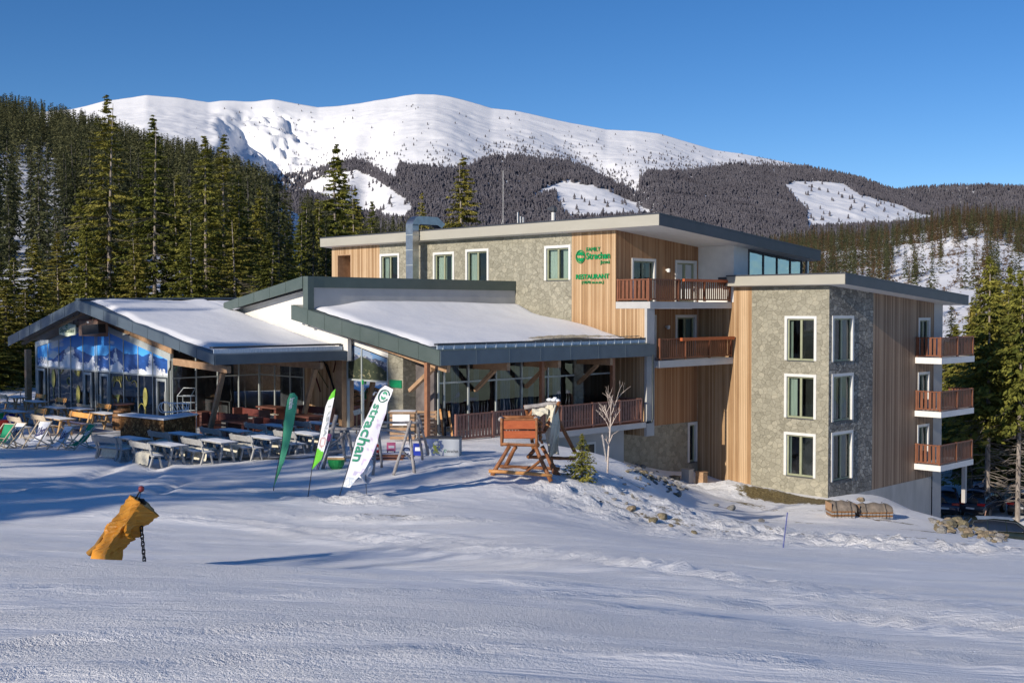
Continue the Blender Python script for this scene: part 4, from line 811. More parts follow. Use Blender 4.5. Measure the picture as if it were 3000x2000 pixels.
# ---- restaurant wing
EA=-36.2; VB=31.98
zr=lambda a:8.25+(EA-a)*(10.2-8.25)/10.75
def slope(a0,a1,b0,b1,zf,th,name,mat,parent=None):
    m=MB(); m.v=[(a0,b0,zf(a0)-th),(a1,b0,zf(a1)-th),(a1,b1,zf(a1)-th),(a0,b1,zf(a0)-th),(a0,b0,zf(a0)),(a1,b0,zf(a1)),(a1,b1,zf(a1)),(a0,b1,zf(a0))]
    m.f=[(0,3,2,1),(4,5,6,7),(0,1,5,4),(1,2,6,5),(2,3,7,6),(3,0,4,7)]; return part(m,name,mat,parent)
rr=slope(-46.9,EA-.02,VB+.03,45.98,lambda a:zr(a)-.02,.22,'restaurant_roof','wood_beam')
slope(-46.9,EA-.01,VB+.02,45.98,lambda a:zr(a)+.012,.03,'roof_sheet','green_metal',rr)
def verge(a0,a1,zt0,zt1,h0,h1,b,name,mat,parent,seams=6,th=.04):
    m=MB(); m.prism([(a0,zt0-h0),(a1,zt1-h1),(a1,zt1),(a0,zt0)],TF(b),0,th); f=part(m,name,mat,parent)
    for k in range(1,seams):
        t=k/seams; a=a0+(a1-a0)*t; z=zt0+(zt1-zt0)*t; h=h0+(h1-h0)*t; part(pbox(MB(),TF(b),a-.012,a+.012,th,th+.012,z-h,z),'seam',mat,f)
    return f
verge(-46.95,EA,10.2,8.25,.70,.62,VB,'verge_fascia','green_metal',rr,8)
m=MB(); m.box(EA,VB,7.64,EA+.04,46.35,8.25); f=part(m,'eave_fascia','blue_metal',rr)
for q in np.arange(34,46,2.): part(MB().box(EA+.04,q-.012,7.64,EA+.052,q+.012,8.25),'seam','blue_metal',f)
m=MB(); m.box(EA-.34,VB+.1,8.26,EA-.30,46.2,8.50)
for q in np.arange(32.4,46.2,.62): m.box(EA-.36,q-.02,8.26,EA-.27,q+.02,8.52)
part(m,'snow_guard','ice',rr); part(MB().box(EA-.5,VB+.1,8.47,EA-.27,46.2,8.56),'guard_rail','fascia_dark',rr)
def sbump(u,v): return 0
def snowsheet(name,a0,a1,b0,b1,zf,th,seed,edge=.35,na=50,nb=60,bul=None,parent=None,wob=.34):
    g_=[];
    A=np.linspace(0,1,na+1);B=np.linspace(0,1,nb+1); U,V_=np.meshgrid(A,B,indexing='ij')
    n1=fbm(np.c_[V_.ravel()*5,V_.ravel()*0+seed],4,seed).reshape(U.shape)-.5; n2=fbm(np.c_[U.ravel()*5,U.ravel()*0+seed],4,seed+5).reshape(U.shape)-.5
    aa=a0+(a1-a0)*U+wob*2*n1*(1-np.abs(2*U-1))**0*np.where(U<.5,1-U*2,U*2-1); bb=b0+(b1-b0)*V_+wob*2*n2*np.where(V_<.5,1-V_*2,V_*2-1)
    ed=np.minimum(np.minimum(U*abs(a1-a0),(1-U)*abs(a1-a0)),np.minimum(V_*(b1-b0),(1-V_)*(b1-b0)))
    h=th*sstep(-.02,edge,ed)+.07*(fbm(np.c_[aa.ravel()*.5,bb.ravel()*.5],4,seed).reshape(U.shape)-.5)*sstep(0,edge*2,ed)
    if bul is not None: h=h+bul(U,V_)*sstep(0,.5,ed+.25)
    zz=zf(aa)+h; n=(na+1)*(nb+1); I=np.arange(n).reshape(na+1,nb+1)
    Fq=np.stack([I[:-1,:-1],I[1:,:-1],I[1:,1:],I[:-1,1:]],-1).reshape(-1,4)
    return numesh(name,np.c_[aa.ravel()-OFF[0],bb.ravel()-OFF[1],zz.ravel()-OFF[2]],Fq,'roofsnow',parent or hotel,smooth=True)
snowsheet('roof_snow',-45.70,EA-.62,VB+.35,45.9,lambda a:zr(a)+.02,.13,3,bul=lambda U,V_:.34*np.exp(-(U/.16)**2)*sstep(.03,.22,V_)*(1-.25*V_)+.10*np.sin(U*9+V_*3)*.5,parent=rr)
m=MB(); gq=random.Random(4)
def grav(u,v):
    b=38.2+7.7*u; wd=.75*math.sin(PI*min(1,u*1.15+.08))**.6+.1; return (EA-.55-wd*v,b,zr(EA-.55-wd*v)+.30-.05*v+.03*math.sin(u*60)*math.sin(v*9))
m.grid(grav,60,6); part(m,'gravel_strip','gravel',rr,True)
# clerestory
ac=-45.72
part(MB().box(ac-.25,32.05,9.2,ac,45.97,11.02),'clerestory_wall','plaster_grey')
cr=part(MB().box(ac-.3,VB+.02,11.02,ac+.06,45.97,11.55),'clerestory_coping','green_metal')
part(MB().box(ac-.3+.002,VB+.0,9.5,ac+.10,VB+.35,11.54),'corner_fin','green_metal',cr)
zc=lambda a:11.55-(ac-a)*(11.55-10.40)/6.9
slope(-53.2,ac-.3,VB+.04,45.97,lambda a:zc(a)-.01,.25,'clerestory_roof','green_metal',cr)
verge(-53.0,ac-.3,zc(-53.0),11.55,.46,.56,VB,'clerestory_verge','green_metal',cr,5)
m=MB(); m.prism([(-53.1,7.6),(-53.1,9.95),(-46.1,11.0),(-46.1,9.55),(-43.35,9.1),(-43.35,7.6)],TF(32.6),-.2,0); part(m,'plaster_wall','plaster')
# restaurant front (faces left of the camera): column, picture panel, glazed door
FB=33.0; ax=lambda px,py=1100:atB(px,py,FB)[0]; az=lambda px,py:atB(px,py,FB)[1]
cL,cR=ax(1002),ax(1019)
part(MB().box(cL,FB-.35,4.3,cR,FB,9.05),'timber_column','wood_beam')
wl,wr_=ax(892),cL; part(MB().poly([(wl,FB,4.3),(wr_,FB,4.3),(wr_,FB,8.4),(wl,FB,8.4)]),'larch_wall','wood')
p1,p2,p3,p4=cR,ax(1139),ax(1183),ax(1236)
soff=lambda a:zr(a)-.72
zt=az(1078,1115)
m=MB(); m.prism([(p1,az(1019,1003)),(p2,az(1139,1050)),(p2,soff(p2)),(p1,soff(p1))],TF(FB),-.05,0); part(m,'header_panel','plaster')
# landscape picture behind the upper glass
def picture(T,s0,s1,z0,zt0,zt1,o,fn,nu,nv,name,parent=None,mat='paint',topf=None):
    m=MB(); cols=[]
    tf=topf or (lambda u:zt0+(zt1-zt0)*u)
    for a in range(nu+1):
        u=a/nu; t1=tf(u)
        for b in range(nv+1):
            v=b/nv; z=z0+(t1-z0)*v; m.v.append(T(s0+(s1-s0)*u,o,z)); cols.append((s0+(s1-s0)*u,z))
    for a in range(nu):
        for b in range(nv): k=a*(nv+1)+b; m.f.append((k,k+nv+1,k+nv+2,k+1))
    c=np.array(cols); rgb=fn(c[:,0],c[:,1]); return part(m,name,mat,parent,cols=np.c_[rgb,np.ones(len(c))])
def lerp(a,b,t): return np.asarray(a)[None,:]*(1-t)[:,None]+np.asarray(b)[None,:]*t[:,None]
def pic_hills(s,z):
    u=(s-p1)/(p2-p1); v=(z-zt)/(az(1019,1003)-zt)
    col=lerp((.32,.52,.80),(.10,.30,.68),np.clip(v*1.6-.6,0,1)); cl=fbm(np.c_[u*3,v*6],4,3); col=np.where((cl>.58)[:,None],.6*col+.3,col)
    r1=.78-.30*u+.14*(fbm(np.c_[u*9,u*0],4,5)-.5)-.16*np.exp(-((u-.05)/.1)**2)*0; mt=fbm(np.c_[u*14+v*6,v*16],4,9)
    c1=np.where((mt>.55)[:,None],np.array([.55,.58,.66])[None],np.array([.10,.13,.22])[None]); col=np.where((v<r1)[:,None],c1,col)
    r2=.66-.62*np.abs(u-.36)+.08*(fbm(np.c_[u*12,u*0+3],3,2)-.5); m2=fbm(np.c_[u*22,v*22],4,4)
    c2=lerp((.025,.04,.025),(.10,.125,.07),m2); pt=((m2>.66)&(v<.3)); c2=np.where(pt[:,None],np.array([.38,.35,.2])[None],c2)
    return np.where((v<r2)[:,None],c2,col)*.62
zA,zB_=az(1019,1003),az(1139,1050)
pic=picture(TF(FB),p1+.03,p2-.03,zt+.05,zA-.04,zB_-.04,.01,pic_hills,90,70,'landscape_picture')
gd=part(MB().poly([(p1,FB,4.4),(p2,FB,4.4),(p2,FB,zt),(p1,FB,zt)]),'glass_door','pane_big')
fr_=MB(); pbox(fr_,TF(FB),p1,p2,0,.06,zt-.03,zt+.05); pbox(fr_,TF(FB),ax(1062)-.03,ax(1062)+.03,0,.07,4.4,az(1062,1020)); pbox(fr_,TF(FB),p2-.05,p2,0,.07,4.4,zB_); pbox(fr_,TF(FB),p1,p1+.05,0,.07,4.4,zA); part(fr_,'door_frame','alu',gd)
part(MB().box(ax(1064),FB-.09,az(1064,1125),ax(1069),FB-.07,az(1064,1112)),'door_notice','barrel' if 0 else 'green',gd)
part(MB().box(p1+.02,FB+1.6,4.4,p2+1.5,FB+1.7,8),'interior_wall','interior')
wall('stone_pier','stone',TF(FB-.04),p2,p3,4.2,soff(p3)-.02); part(MB().poly([(p3,FB-.04,4.2),(p3,FB+.9,4.2),(p3,FB+.9,soff(p3)),(p3,FB-.04,soff(p3))]),'stone_pier','stone')
part(MB().poly([(p2,FB-.04,4.2),(p2,FB+.3,4.2),(p2,FB+.3,8.6),(p2,FB-.04,8.6)]),'pier_side','stone')
wall('stone_pier','stone',TF(FB+.9),p3,p4,4.2,soff(p4)+.1)
# glazed long side
GA=p4; T=TS(GA); gb0,gb1=FB+.9,45.95
gls=part(MB().poly([T(gb0,0,4.45),T(gb1,0,4.45),T(gb1,0,7.75),T(gb0,0,7.75)]),'glazed_wall','pane_big')
m=MB(); zm=6.72
for q in [gb0+.03]+[atA(px,1150,GA)[0] for px in (1300,1371,1452,1527,1604,1684,1700)]+[gb1-.05]:
    pbox(m,T,q-.04,q+.04,0,.06,4.45,7.75)
pbox(m,T,gb0,gb1,0,.05,zm-.04,zm+.04); pbox(m,T,gb0,gb1,0,.06,4.45,4.52); part(m,'glazing_frame','alu',gls)
q0,q1=atA(1680,1150,GA)[0],atA(1706,1150,GA)[0]; part(MB().box(GA-.3,q0,4.4,GA+.07,q1,7.75),'stone_pier','stone')
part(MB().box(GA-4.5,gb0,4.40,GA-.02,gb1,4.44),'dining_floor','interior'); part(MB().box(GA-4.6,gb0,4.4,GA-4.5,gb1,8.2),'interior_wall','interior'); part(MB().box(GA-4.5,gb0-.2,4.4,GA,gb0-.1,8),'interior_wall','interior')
for px,wd in ((1348,.5),(1495,.65),(1532,.4),(1646,.6),(1290,.35),(1410,.3),(1570,.35)):
    q=atA(px,1150,GA)[0]; m=MB(); m.grid(lambda u,v:T(q-wd/2+wd*u,-.35+.04*math.sin(u*22),4.6+3.0*v),20,1); part(m,'drape','curtain_blue',gls)
cp=[atA(px,1085,EA-.7)[0] for px in (1252,1588,1795)]
for q in cp: part(MB().box(EA-.8,q-.09,4.4,EA-.62,q+.09,7.75),'timber_post','post_wood')
for px in (1489,1638,1790):
    q=atA(px,1075,EA-.15)[0]; rb=part(MB().box(GA+.02,q-.09,7.28,EA-.12,q+.09,7.62),'roof_beam','wood_beam')
    part(MB().beam((EA-1.0,q,7.28),(GA+.08,q,6.3),.16,.18,(0,1,0)),'brace','wood_beam',rb)
q=VB+.55; rb=part(MB().beam((p1+.1,q,soff(p1)+.05),(EA-.1,q,7.5),.2,.34),'verge_beam','wood_beam'); 
part(MB().beam((EA-1.1,q,7.45),(EA-2.6,q,6.45),.16,.2,(0,1,0)),'brace','wood_beam',rb)
# deck and railing
dk=part(MB().box(GA-.1,33.4,4.1,EA+.15,45.5,4.36),'deck','plaster_grey'); part(MB().box(GA-.1,33.4,4.362,EA+.1,45.5,4.40),'deck_boards','wood_dark',dk)
slats(TS(EA+.02),32.8,45.3,4.42,5.55,posts=(32.85,35.0,37.2,39.4,41.6,43.6,45.25),name='deck_railing',mat='deck_wood',sw=.13,gap=.06)
slats(TF(45.33),-38.4,EA,4.42,5.55,name='deck_railing',mat='deck_wood')
wall('under_deck_wall','plaster_grey',TS(-37.4),33.5,45.4,-1,4.1)
wall('under_deck_wall','stone',TF(45.4),-38.5,-37.4,-1,4.1)
m=MB(); q=44.6; m.tube([(EA+.05,46.15,7.7),(EA+.05,46.15,4.5),(EA+.05,46.1,4.35),(EA-.6,45.9,4.2),(-37.9,45.3,4.1),(-38.0,45.25,3.95),(-38.0,45.25,1.5)],.06,8); part(m,'downpipe','pipe',smooth=True)
m=MB(); T2=TS(-37.39); pbox(m,T2,42.3,43.2,0,.03,2.6,3.5); bwn=part(m,'basement_window','white'); part(MB().poly([T2(42.42,.035,2.6),T2(43.08,.035,2.6),T2(43.08,.035,3.38),T2(42.42,.035,3.38)]),'pane','black',bwn)
# ---- bar wing
VG=25.7; RA=-56.4; EB=-43.4; LB=-65.1
zR=lambda a:8.05+(EB-a)*(10.46-8.05)/(EB-RA); zL=lambda a:8.46+(a-LB)*(10.46-8.46)/(RA-LB)
br=slope(RA,EB-.02,VG+.03,32.58,lambda a:zR(a)-.02,.2,'bar_roof','wood_beam')
slope(RA,-53.1,32.58,45.9,lambda a:zR(a)-.02,.2,'bar_roof','wood_beam'); slope(LB+.02,RA,VG+.03,45.9,lambda a:zL(a)-.02,.2,'bar_roof','wood_beam')
slope(RA,EB-.01,VG+.02,32.58,lambda a:zR(a)+.012,.03,'roof_sheet','blue_metal',br); slope(LB+.01,RA,VG+.02,45.9,lambda a:zL(a)+.012,.03,'roof_sheet','blue_metal',br)
m=MB(); m.prism([(LB,8.46),(RA,10.46),(EB,8.05),(EB,7.64),(RA,9.92),(LB,7.95)],TF(VG),0,.04); f=part(m,'gable_fascia','blue_metal',br)
for k in range(1,9): a=RA+(EB-RA)*k/9; part(pbox(MB(),TF(VG),a-.012,a+.012,.04,.052,zR(a)-.5,zR(a)),'seam','blue_metal',f)
for k in range(1,6): a=RA+(LB-RA)*k/6; part(pbox(MB(),TF(VG),a-.012,a+.012,.04,.052,zL(a)-.52,zL(a)),'seam','blue_metal',f)
part(MB().box(EB,VG,7.64,EB+.04,32.9,8.05),'eave_fascia','blue_metal',br)
part(MB().box(EB-.3,VG+.1,8.06,EB-.26,32.5,8.28),'snow_guard','ice',br); part(MB().box(EB-.6,VG+.1,8.32,EB-.3,32.5,8.40),'guard_rail','fascia_dark',br)
m=MB(); m.beam((RA,VG-.02,10.50),(RA,45.9,10.72),.5,.08); part(m,'ridge_cap','blue_metal',br)
part(MB().poly([(RA-.3,VG+.1,10.35),(RA+.02,VG+.1,10.5),(RA+.02,45,10.66),(RA-.3,45,10.3)]),'ridge_side','blue_metal',br)
snowsheet('roof_snow',RA+.35,EB-.65,VG+.3,32.5,lambda a:zR(a)+.02,.12,13,bul=lambda U,V_:.10*sstep(.75,1.,V_)*(1-U*.5)+.03*np.sin(U*8+V_*5),parent=br)
snowsheet('roof_snow',RA+.3,-53.1,32.4,45.8,lambda a:zR(a)+.02,.10,15,na=12,nb=40,parent=br)
snowsheet('roof_snow',LB+.3,RA-.3,VG+.4,45.8,lambda a:zL(a)+.02,.16,14,na=24,nb=40,parent=br)
m=MB(); m.prism([(LB+.5,8.15),(RA,9.98),(EB-.5,7.72),(EB-.5,7.6),(RA,9.86),(LB+.5,8.03)],TF(VG+.5),-.2,0); part(m,'gable_beam','wood_beam',br)
GB=28.0; bx=lambda px,py:atB(px,py,GB)[0]; bz=lambda px,py:atB(px,py,GB)[1]
gl_,gr_=bx(111,1050),bx(494,1080); zl0,zr0=bz(111,1016),bz(493,1053); apx=bx(285,960); zap=bz(285,958); zmu=(bz(112,1066)+bz(493,1111))/2
topz=lambda u:np.interp(gl_+(gr_-gl_)*u,[gl_,apx,gr_],[zl0,zap,zr0])
def pic_alps(s,z):
    u=(s-gl_)/(gr_-gl_); v=(z-zmu)/(zap-zmu)
    col=lerp((.14,.56,1.0),(.02,.27,.92),np.clip(v*1.2,0,1))
    cl=fbm(np.c_[u*7,v*7],5,33); w_=np.exp(-((u-.16)/.09)**2)+.8*np.exp(-((u-.61)/.05)**2)*np.exp(-((v-.62)/.12)**2); k=np.clip((cl*w_-.30)*6,0,1); col=col*(1-k[:,None])+k[:,None]*.85
    rg=np.interp(u,[0,.07,.14,.22,.27,.33,.4,.47,.52,.56,.6,.64,.7,.78,.84,.88,.93,1],[.22,.16,.20,.42,.52,.50,.40,.33,.36,.36,.46,.56,.42,.44,.40,.46,.40,.34])+.06*(fbm(np.c_[u*40,u*0],4,2)-.5)
    inm=v<rg; d=rg-v
    f1=fbm(np.c_[u*40+v*9,v*13-u*5],6,12,.7); f2=fbm(np.c_[u*13-v*6,v*4],4,7)
    # buttress pattern: snow on spurs descending from each summit, blue rock between
    spur=np.zeros(len(u))
    for c0,sl,wd in ((.27,.05,.10),(.635,.03,.035),(.885,.03,.04),(.08,.3,.08),(.47,-.1,.03)):
        spur=np.maximum(spur,np.exp(-((u-c0-sl*d)/(wd*(.25+2.2*np.clip(d,0,.5))))**2))
    sn=np.clip((spur*.62+1.1*(f1-.5)+.5*(f2-.5)+np.clip((.22-v)*2.4,0,.8)-.30)*9,0,1)
    rock=lerp((.005,.03,.17),(.03,.14,.5),f1); snow_=lerp((.62,.74,.92),(1.,1.,1.),f2)
    mt=rock*(1-sn[:,None])+snow_*sn[:,None]
    return np.where(inm[:,None],mt,col)
T=TF(GB)
fc=MB(); 
fc.prism([(gl_-.22,4.3),(gl_,4.3),(gl_,zl0),(apx,zap),(gr_,zr0),(gr_,4.3),(gr_+.28,4.3),(gr_+.28,zr0+.28),(apx,zap+.33),(gl_-.22,zl0+.28)],T,-.1,.06); fac=part(fc,'facade_frame','alu')
m=MB(); m.prism([(gl_-.2,zl0+.285),(apx,zap+.335),(gr_+.28,zr0+.285),(gr_+.28,zR(gr_)-.25),(RA,10.2),(gl_-.2,zL(gl_)-.25)],T,-.1,.0); part(m,'gable_panel','wood_beam')
mu=picture(T,gl_,gr_,zmu,0,0,.012,pic_alps,420,110,'mountain_mural',fac,topf=topz)
lowg=part(MB().poly([T(gl_,0,4.4),T(gr_,0,4.4),T(gr_,0,zmu),T(gl_,0,zmu)]),'facade_glass','pane_big',fac)
m=MB(); zx=[305,462,632,808,985,1010,1192,1390,1598,1808]
for q in zx:
    a=bx(80+q/4.9,1080); u=(a-gl_)/(gr_-gl_); pbox(m,T,a-.025,a+.025,.013,.05,4.4,float(topz(u)))
pbox(m,T,gl_,gr_,.013,.06,zmu-.04,zmu+.04); part(m,'mullion','alu',fac)
for a0,a1 in ((165,270),(830,940),(1060,1185),(1870,2015)):
    s0,s1=bx(80+a0/4.9,1150),bx(80+a1/4.9,1150); z1=zmu-.10; m=MB()
    pbox(m,T,s0,s0+.12,.014,.08,4.42,z1);pbox(m,T,s1-.12,s1,.014,.08,4.42,z1);pbox(m,T,s0+.12,s1-.12,.014,.08,z1-.14,z1);pbox(m,T,s0+.12,s1-.12,.014,.08,4.42,4.6); d=part(m,'door','alu',fac)
    m=MB(); m.tube([T(s1-.06,.13,5.0),T(s1-.06,.13,6.0)],.02,6); part(m,'door_handle','steel',d)
gold=pm('gold_window_print',(.42,.38,.09),(.56,.52,.16),.6,12)
def oval(m,px,py,rw_,rh,o=.03):
    c=(bx(80+px/4.9,920+py/4.9),bz(80+px/4.9,920+py/4.9)); m.poly([T(c[0]+rw_*math.cos(t)*(1+.0),o,c[1]+rh*math.sin(t)) for t in np.linspace(0,2*PI,28,endpoint=False)]); return c
for px,py,a_,b_ in ((380,920,.235,.52),(735,1155,.235,.52),(1700,1190,.23,.47)):
    m=MB(); c=oval(m,px,py,a_,b_); m.tube([T(c[0],.03,c[1]-b_),T(c[0],.03,c[1]-b_-.6)],.018,4); part(m,'window_print',gold,fac)
for px,py,r_,a0,a1 in ((480,760,.33,PI,2*PI),(725,780,.36,PI,2*PI),(1300,1060,.42,.1,PI-.1),(1460,890,.24,PI,2*PI),(1540,1040,.3,0,2.6),(1270,1260,.3,0,1.8),(1650,1380,.34,.2,3.0),(600,960,.2,0,5.5)):
    m=MB(); c=(bx(80+px/4.9,920+py/4.9),bz(80+px/4.9,920+py/4.9)); m.tube([T(c[0]+r_*math.cos(t),.03,c[1]+r_*math.sin(t)) for t in np.linspace(a0,a1,14)],.022,4); part(m,'window_print',gold,fac)
m=MB(); c=(bx(80+1310/4.9,920+1180/4.9),bz(80+1310/4.9,920+1180/4.9)); m.poly([T(c[0]-.2,.03,c[1]+.1),T(c[0]+.2,.03,c[1]+.1),T(c[0]+.03,.03,c[1]-.28),T(c[0]-.03,.03,c[1]-.28)]); m.tube([T(c[0],.03,c[1]-.25),T(c[0],.03,c[1]-.65)],.018,4); part(m,'window_print',gold,fac)
m=MB()
for k in range(6): a=bx(80+(1240+k*24)/4.9,1110); z=bz(80+(1240+k*24)/4.9,1110); m.beam(T(a-.05,.03,z-.13),T(a+.05,.03,z+.15),.03,.03)
part(m,'window_print',gold,fac)
m=MB(); c=(bx(80+735/4.9,920+850/4.9),bz(80+735/4.9,920+850/4.9)); m.poly([T(c[0]+r_*math.cos(t),.03,c[1]+r_*.9*math.sin(t)) for t,r_ in zip(np.linspace(0,2*PI,16,endpoint=False),[.26,.12]*8)]); part(m,'window_print',gold,fac)
for px,py,sz in ((100+0,1062,.40),(459,1101,.42)):
    a,z=bx(px+(20 if px<200 else 0),py),bz(px+(20 if px<200 else 0),py); text('BAR',sz*1.25,T,a,.03,z,'mural_lettering','white_sign',fac,.012,off=OFF,bold=.012)
part(MB().box(gl_,GB+3.5,4.3,gr_,GB+3.6,8.5),'interior_wall','interior'); part(MB().box(gl_,GB+.1,4.36,gr_,GB+3.5,4.39),'bar_floor','interior')
for q in (.12,.3,.46,.6,.78,.9): a=gl_+(gr_-gl_)*q; part(MB().box(a-.35,GB+1.5,4.4,a+.35,GB+2.2,5.2+.6*((q*10)%1)),'bar_fitting','curtain_blue' if q in (.3,.78) else 'interior',fac)
pa_=atB(80,1100,27.6)[0]; part(MB().box(pa_-.14,27.5,4.3,pa_+.14,27.8,zL(pa_)-.3),'timber_post','wood_beam')
part(MB().poly([(gl_-.25,28.1,4.3),(gl_-.25,45,4.3),(gl_-.25,45,8.8),(gl_-.25,28.1,8.8)]),'side_wall','wood_beam')
# bar right side under the eave
BA=gr_+.28; T=TS(BA); gw=part(MB().poly([T(28.0,0,4.4),T(32.98,0,4.4),T(32.98,0,7.6),T(28.0,0,7.6)]),'glazed_wall','pane_big')
m=MB()
for q in (28.05,29.3,30.5,31.7,32.9): pbox(m,T,q-.03,q+.03,0,.06,4.4,7.6)
pbox(m,T,28,32.98,0,.05,6.62,6.68); part(m,'glazing_frame','alu',gw)
part(MB().box(BA-3,28.1,4.4,BA-2.9,33,8),'interior_wall','interior'); part(MB().box(BA-3,28.1,4.4,BA-.02,33,4.43),'bar_floor','interior')
wall2=part(MB().poly([(BA,FB-.02,4.3),(wl+.01,FB-.02,4.3),(wl+.01,FB-.02,8.4),(BA,FB-.02,8.4)]),'dark_glazing','pane_big'); part(MB().box(BA,FB+1.2,4.3,wl,FB+1.3,8.4),'interior_wall','interior')
m=MB()
for q in (.0,.35,.7,1.): a=BA+(wl-BA)*q; pbox(m,TF(FB-.02),a-.03,a+.03,0,.05,4.4,7.8)
pbox(m,TF(FB-.02),BA,wl,0,.04,6.62,6.68); part(m,'glazing_frame','alu',wall2)
for b_ in (26.4,31.2):
    rb=part(MB().beam(((atB(512,1050,26.4)[0] if b_<28 else BA+.05),b_,(7.62 if b_<28 else 7.5)),(EB-.05,b_,7.42),.2,.30),'roof_beam','wood_beam'); part(MB().beam((EB-.55,b_,7.25),(EB-1.75,b_,4.42),.16,.2,(0,1,0)),'brace','wood_beam',rb)
m=MB(); m.tube([(BA+.1,27.9,7.5),(BA+.1,27.9,7.2),(BA+.1,27.8,7.0),(BA+.1,27.8,4.4)],.05,8); part(m,'downpipe','pipe')
print('hotel ok')
# ================================================================= signs and fittings on the hotel
def bthing(name,label,cat,a,b,z,group=None):
    x,y=xy(a,b); o=thing(name,label,cat,(x,y,z),R(-45),group); return o,(a,b,z)
def fit(body,T,s,z,w,h,name,mat,parent,off,o=.03,ext=.03,bold=0,shear=0,mapf=None):
    cu=bpy.data.curves.new(name,'FONT'); cu.body=body; cu.size=1; cu.extrude=0; cu.shear=shear; cu.offset=bold; cu.resolution_u=3
    ob=bpy.data.objects.new(name,cu); COL.objects.link(ob); dg=bpy.context.evaluated_depsgraph_get(); me=bpy.data.meshes.new_from_object(ob.evaluated_get(dg)); bpy.data.objects.remove(ob); bpy.data.curves.remove(cu)
    c=np.array([v.co[:2] for v in me.vertices]); mn=c.min(0); sz=c.max(0)-mn; c=(c-mn)/sz*np.array([w,h])
    m=MB(); n=len(c)
    for k in (0,1):
        for x,y in c:
            m.v.append(mapf(x,y,o+ext*k) if mapf else T(s+x,o+ext*k,z+y))
    for p in me.polygons: m.f.append(tuple(i+n for i in p.vertices))
    ed={}
    for p in me.polygons:
        for e in p.edge_keys: ed[e]=ed.get(e,0)+1
    for (i,j),k in ed.items():
        if k==1: m.f.append((i,j,j+n,i+n))
    bpy.data.meshes.remove(me)
    return m.build(name,mat,parent,off)
WB=45.99; T=TF(WB); A=lambda px,py:atB(px,py,WB)
o,of=bthing('wall_sign','green hotel sign with round emblem and name on the larch boards above the balcony','sign',A(1740,752)[0],WB,A(1740,760)[1])
c=A(1702,752); m=MB()
def ringpts(r,ry,n=28): return [T(c[0]+r*math.cos(t),.05,c[1]+ry*math.sin(t)) for t in np.linspace(0,2*PI,n)]
m.tube(ringpts(.30,.33),.028,5); m.build('emblem_ring','green_sign',o,of)
m=MB()
for sg in (1,-1):
    P=[(-.22,.06),(-.18,.2),(-.05,.26),(.1,.25),(.2,.15),(.23,.03),(.14,.1),(.06,.05),(0,.12),(-.08,.06),(-.14,.1)]
    m.prism([(c[0]+x*sg*.98,c[1]+y*sg) for x,y in P],T,.02,.06)
m.build('emblem_leaf','green_sign',o,of)
pl=lambda x0,x1,yb,yt:(A(x0,yb)[0],A(x0,yb)[1],A(x1,yb)[0]-A(x0,yb)[0],A(x0,yt)[1]-A(x0,yb)[1])
for tx,x0,x1,yb,yt,bd in (('FAMILY',1720,1760,737,725,.0),('Strachan',1719,1789,760,740,.02),('Jasná',1760,1788,776,762,.0)):
    s,z,w_,h=pl(x0,x1,yb,yt); fit(tx,T,s,z,w_,h,'lettering','green_sign',o,of,bold=bd)
o,of=bthing('wall_sign','green RESTAURANT lettering with altitude line below it on the larch boards','sign',A(1740,815)[0],WB,A(1740,815)[1])
for tx,x0,x1,yb,yt,bd in (('RESTAURANT',1689,1786,818,804,.025),('(1070 m.n.m.)',1706,1770,834,823,.01)):
    s,z,w_,h=pl(x0,x1,yb,yt); fit(tx,T,s,z,w_,h,'lettering','green_sign',o,of,bold=bd)
# small green board on the stone pier
pb=FB-.04; q=atB(1143,1134,pb); q2=atB(1178,1114,pb)
o,of=bthing('notice_board','small green board on the stone pier beside the glazed restaurant door','sign',q[0],pb,q[1]); pbox(m:=MB(),TF(pb),q[0],q2[0],.0,.04,q[1],q2[1]); m.build('board','green_sheet',o,of)
m=MB(); pbox(m,TF(pb),q[0]+.1,q2[0]-.1,.04,.045,q[1]+.17,q[1]+.2); pbox(m,TF(pb),q[0]+.1,q2[0]-.25,.04,.045,q[1]+.10,q[1]+.125); m.build('print','green_sign',o,of)
# hanging sign, box and loudspeaker under the gable
GP=26.6; gq=lambda px,py:atB(80+px/4.9,920+py/4.9,GP)
l,r_,t_,b_=gq(470,220)[0],gq(705,220)[0],gq(590,122)[1],gq(590,322)[1]
o,of=bthing('hanging_sign','cream shield-shaped bar sign with green script hanging under the gable','sign',(l+r_)/2,GP,b_)
mz=(t_+b_)/2; hw=(r_-l)/2; cx=(l+r_)/2; hh=(t_-b_)/2
m=MB(); m.prism([(cx-hw,mz-hh*.72),(cx-hw*.55,mz-hh*.8),(cx,mz-hh),(cx+hw*.55,mz-hh*.8),(cx+hw,mz-hh*.72),(cx+hw,mz+hh*.72),(cx+hw*.55,mz+hh*.8),(cx,mz+hh),(cx-hw*.55,mz+hh*.8),(cx-hw,mz+hh*.72)],TF(GP),0,.06)
cream=pm('cream_sign_board',(.66,.74,.55),(.75,.82,.66),.6,5); m.build('board',cream,o,of)
fit('Strachan',TF(GP),cx-hw*.85,mz-hh*.42,hw*1.7,hh*.62,'lettering',pm('dark_green_script',(.01,.07,.04)),o,of,o=.062,ext=.01,shear=.3)
m=MB(); m.tube([TF(GP)(cx+.10*math.cos(t),.07,mz+hh*.45+.08*math.sin(t)) for t in np.linspace(.4,5.6,12)],.02,5); m.build('emblem',pm('green_emblem',(.01,.16,.07)),o,of)
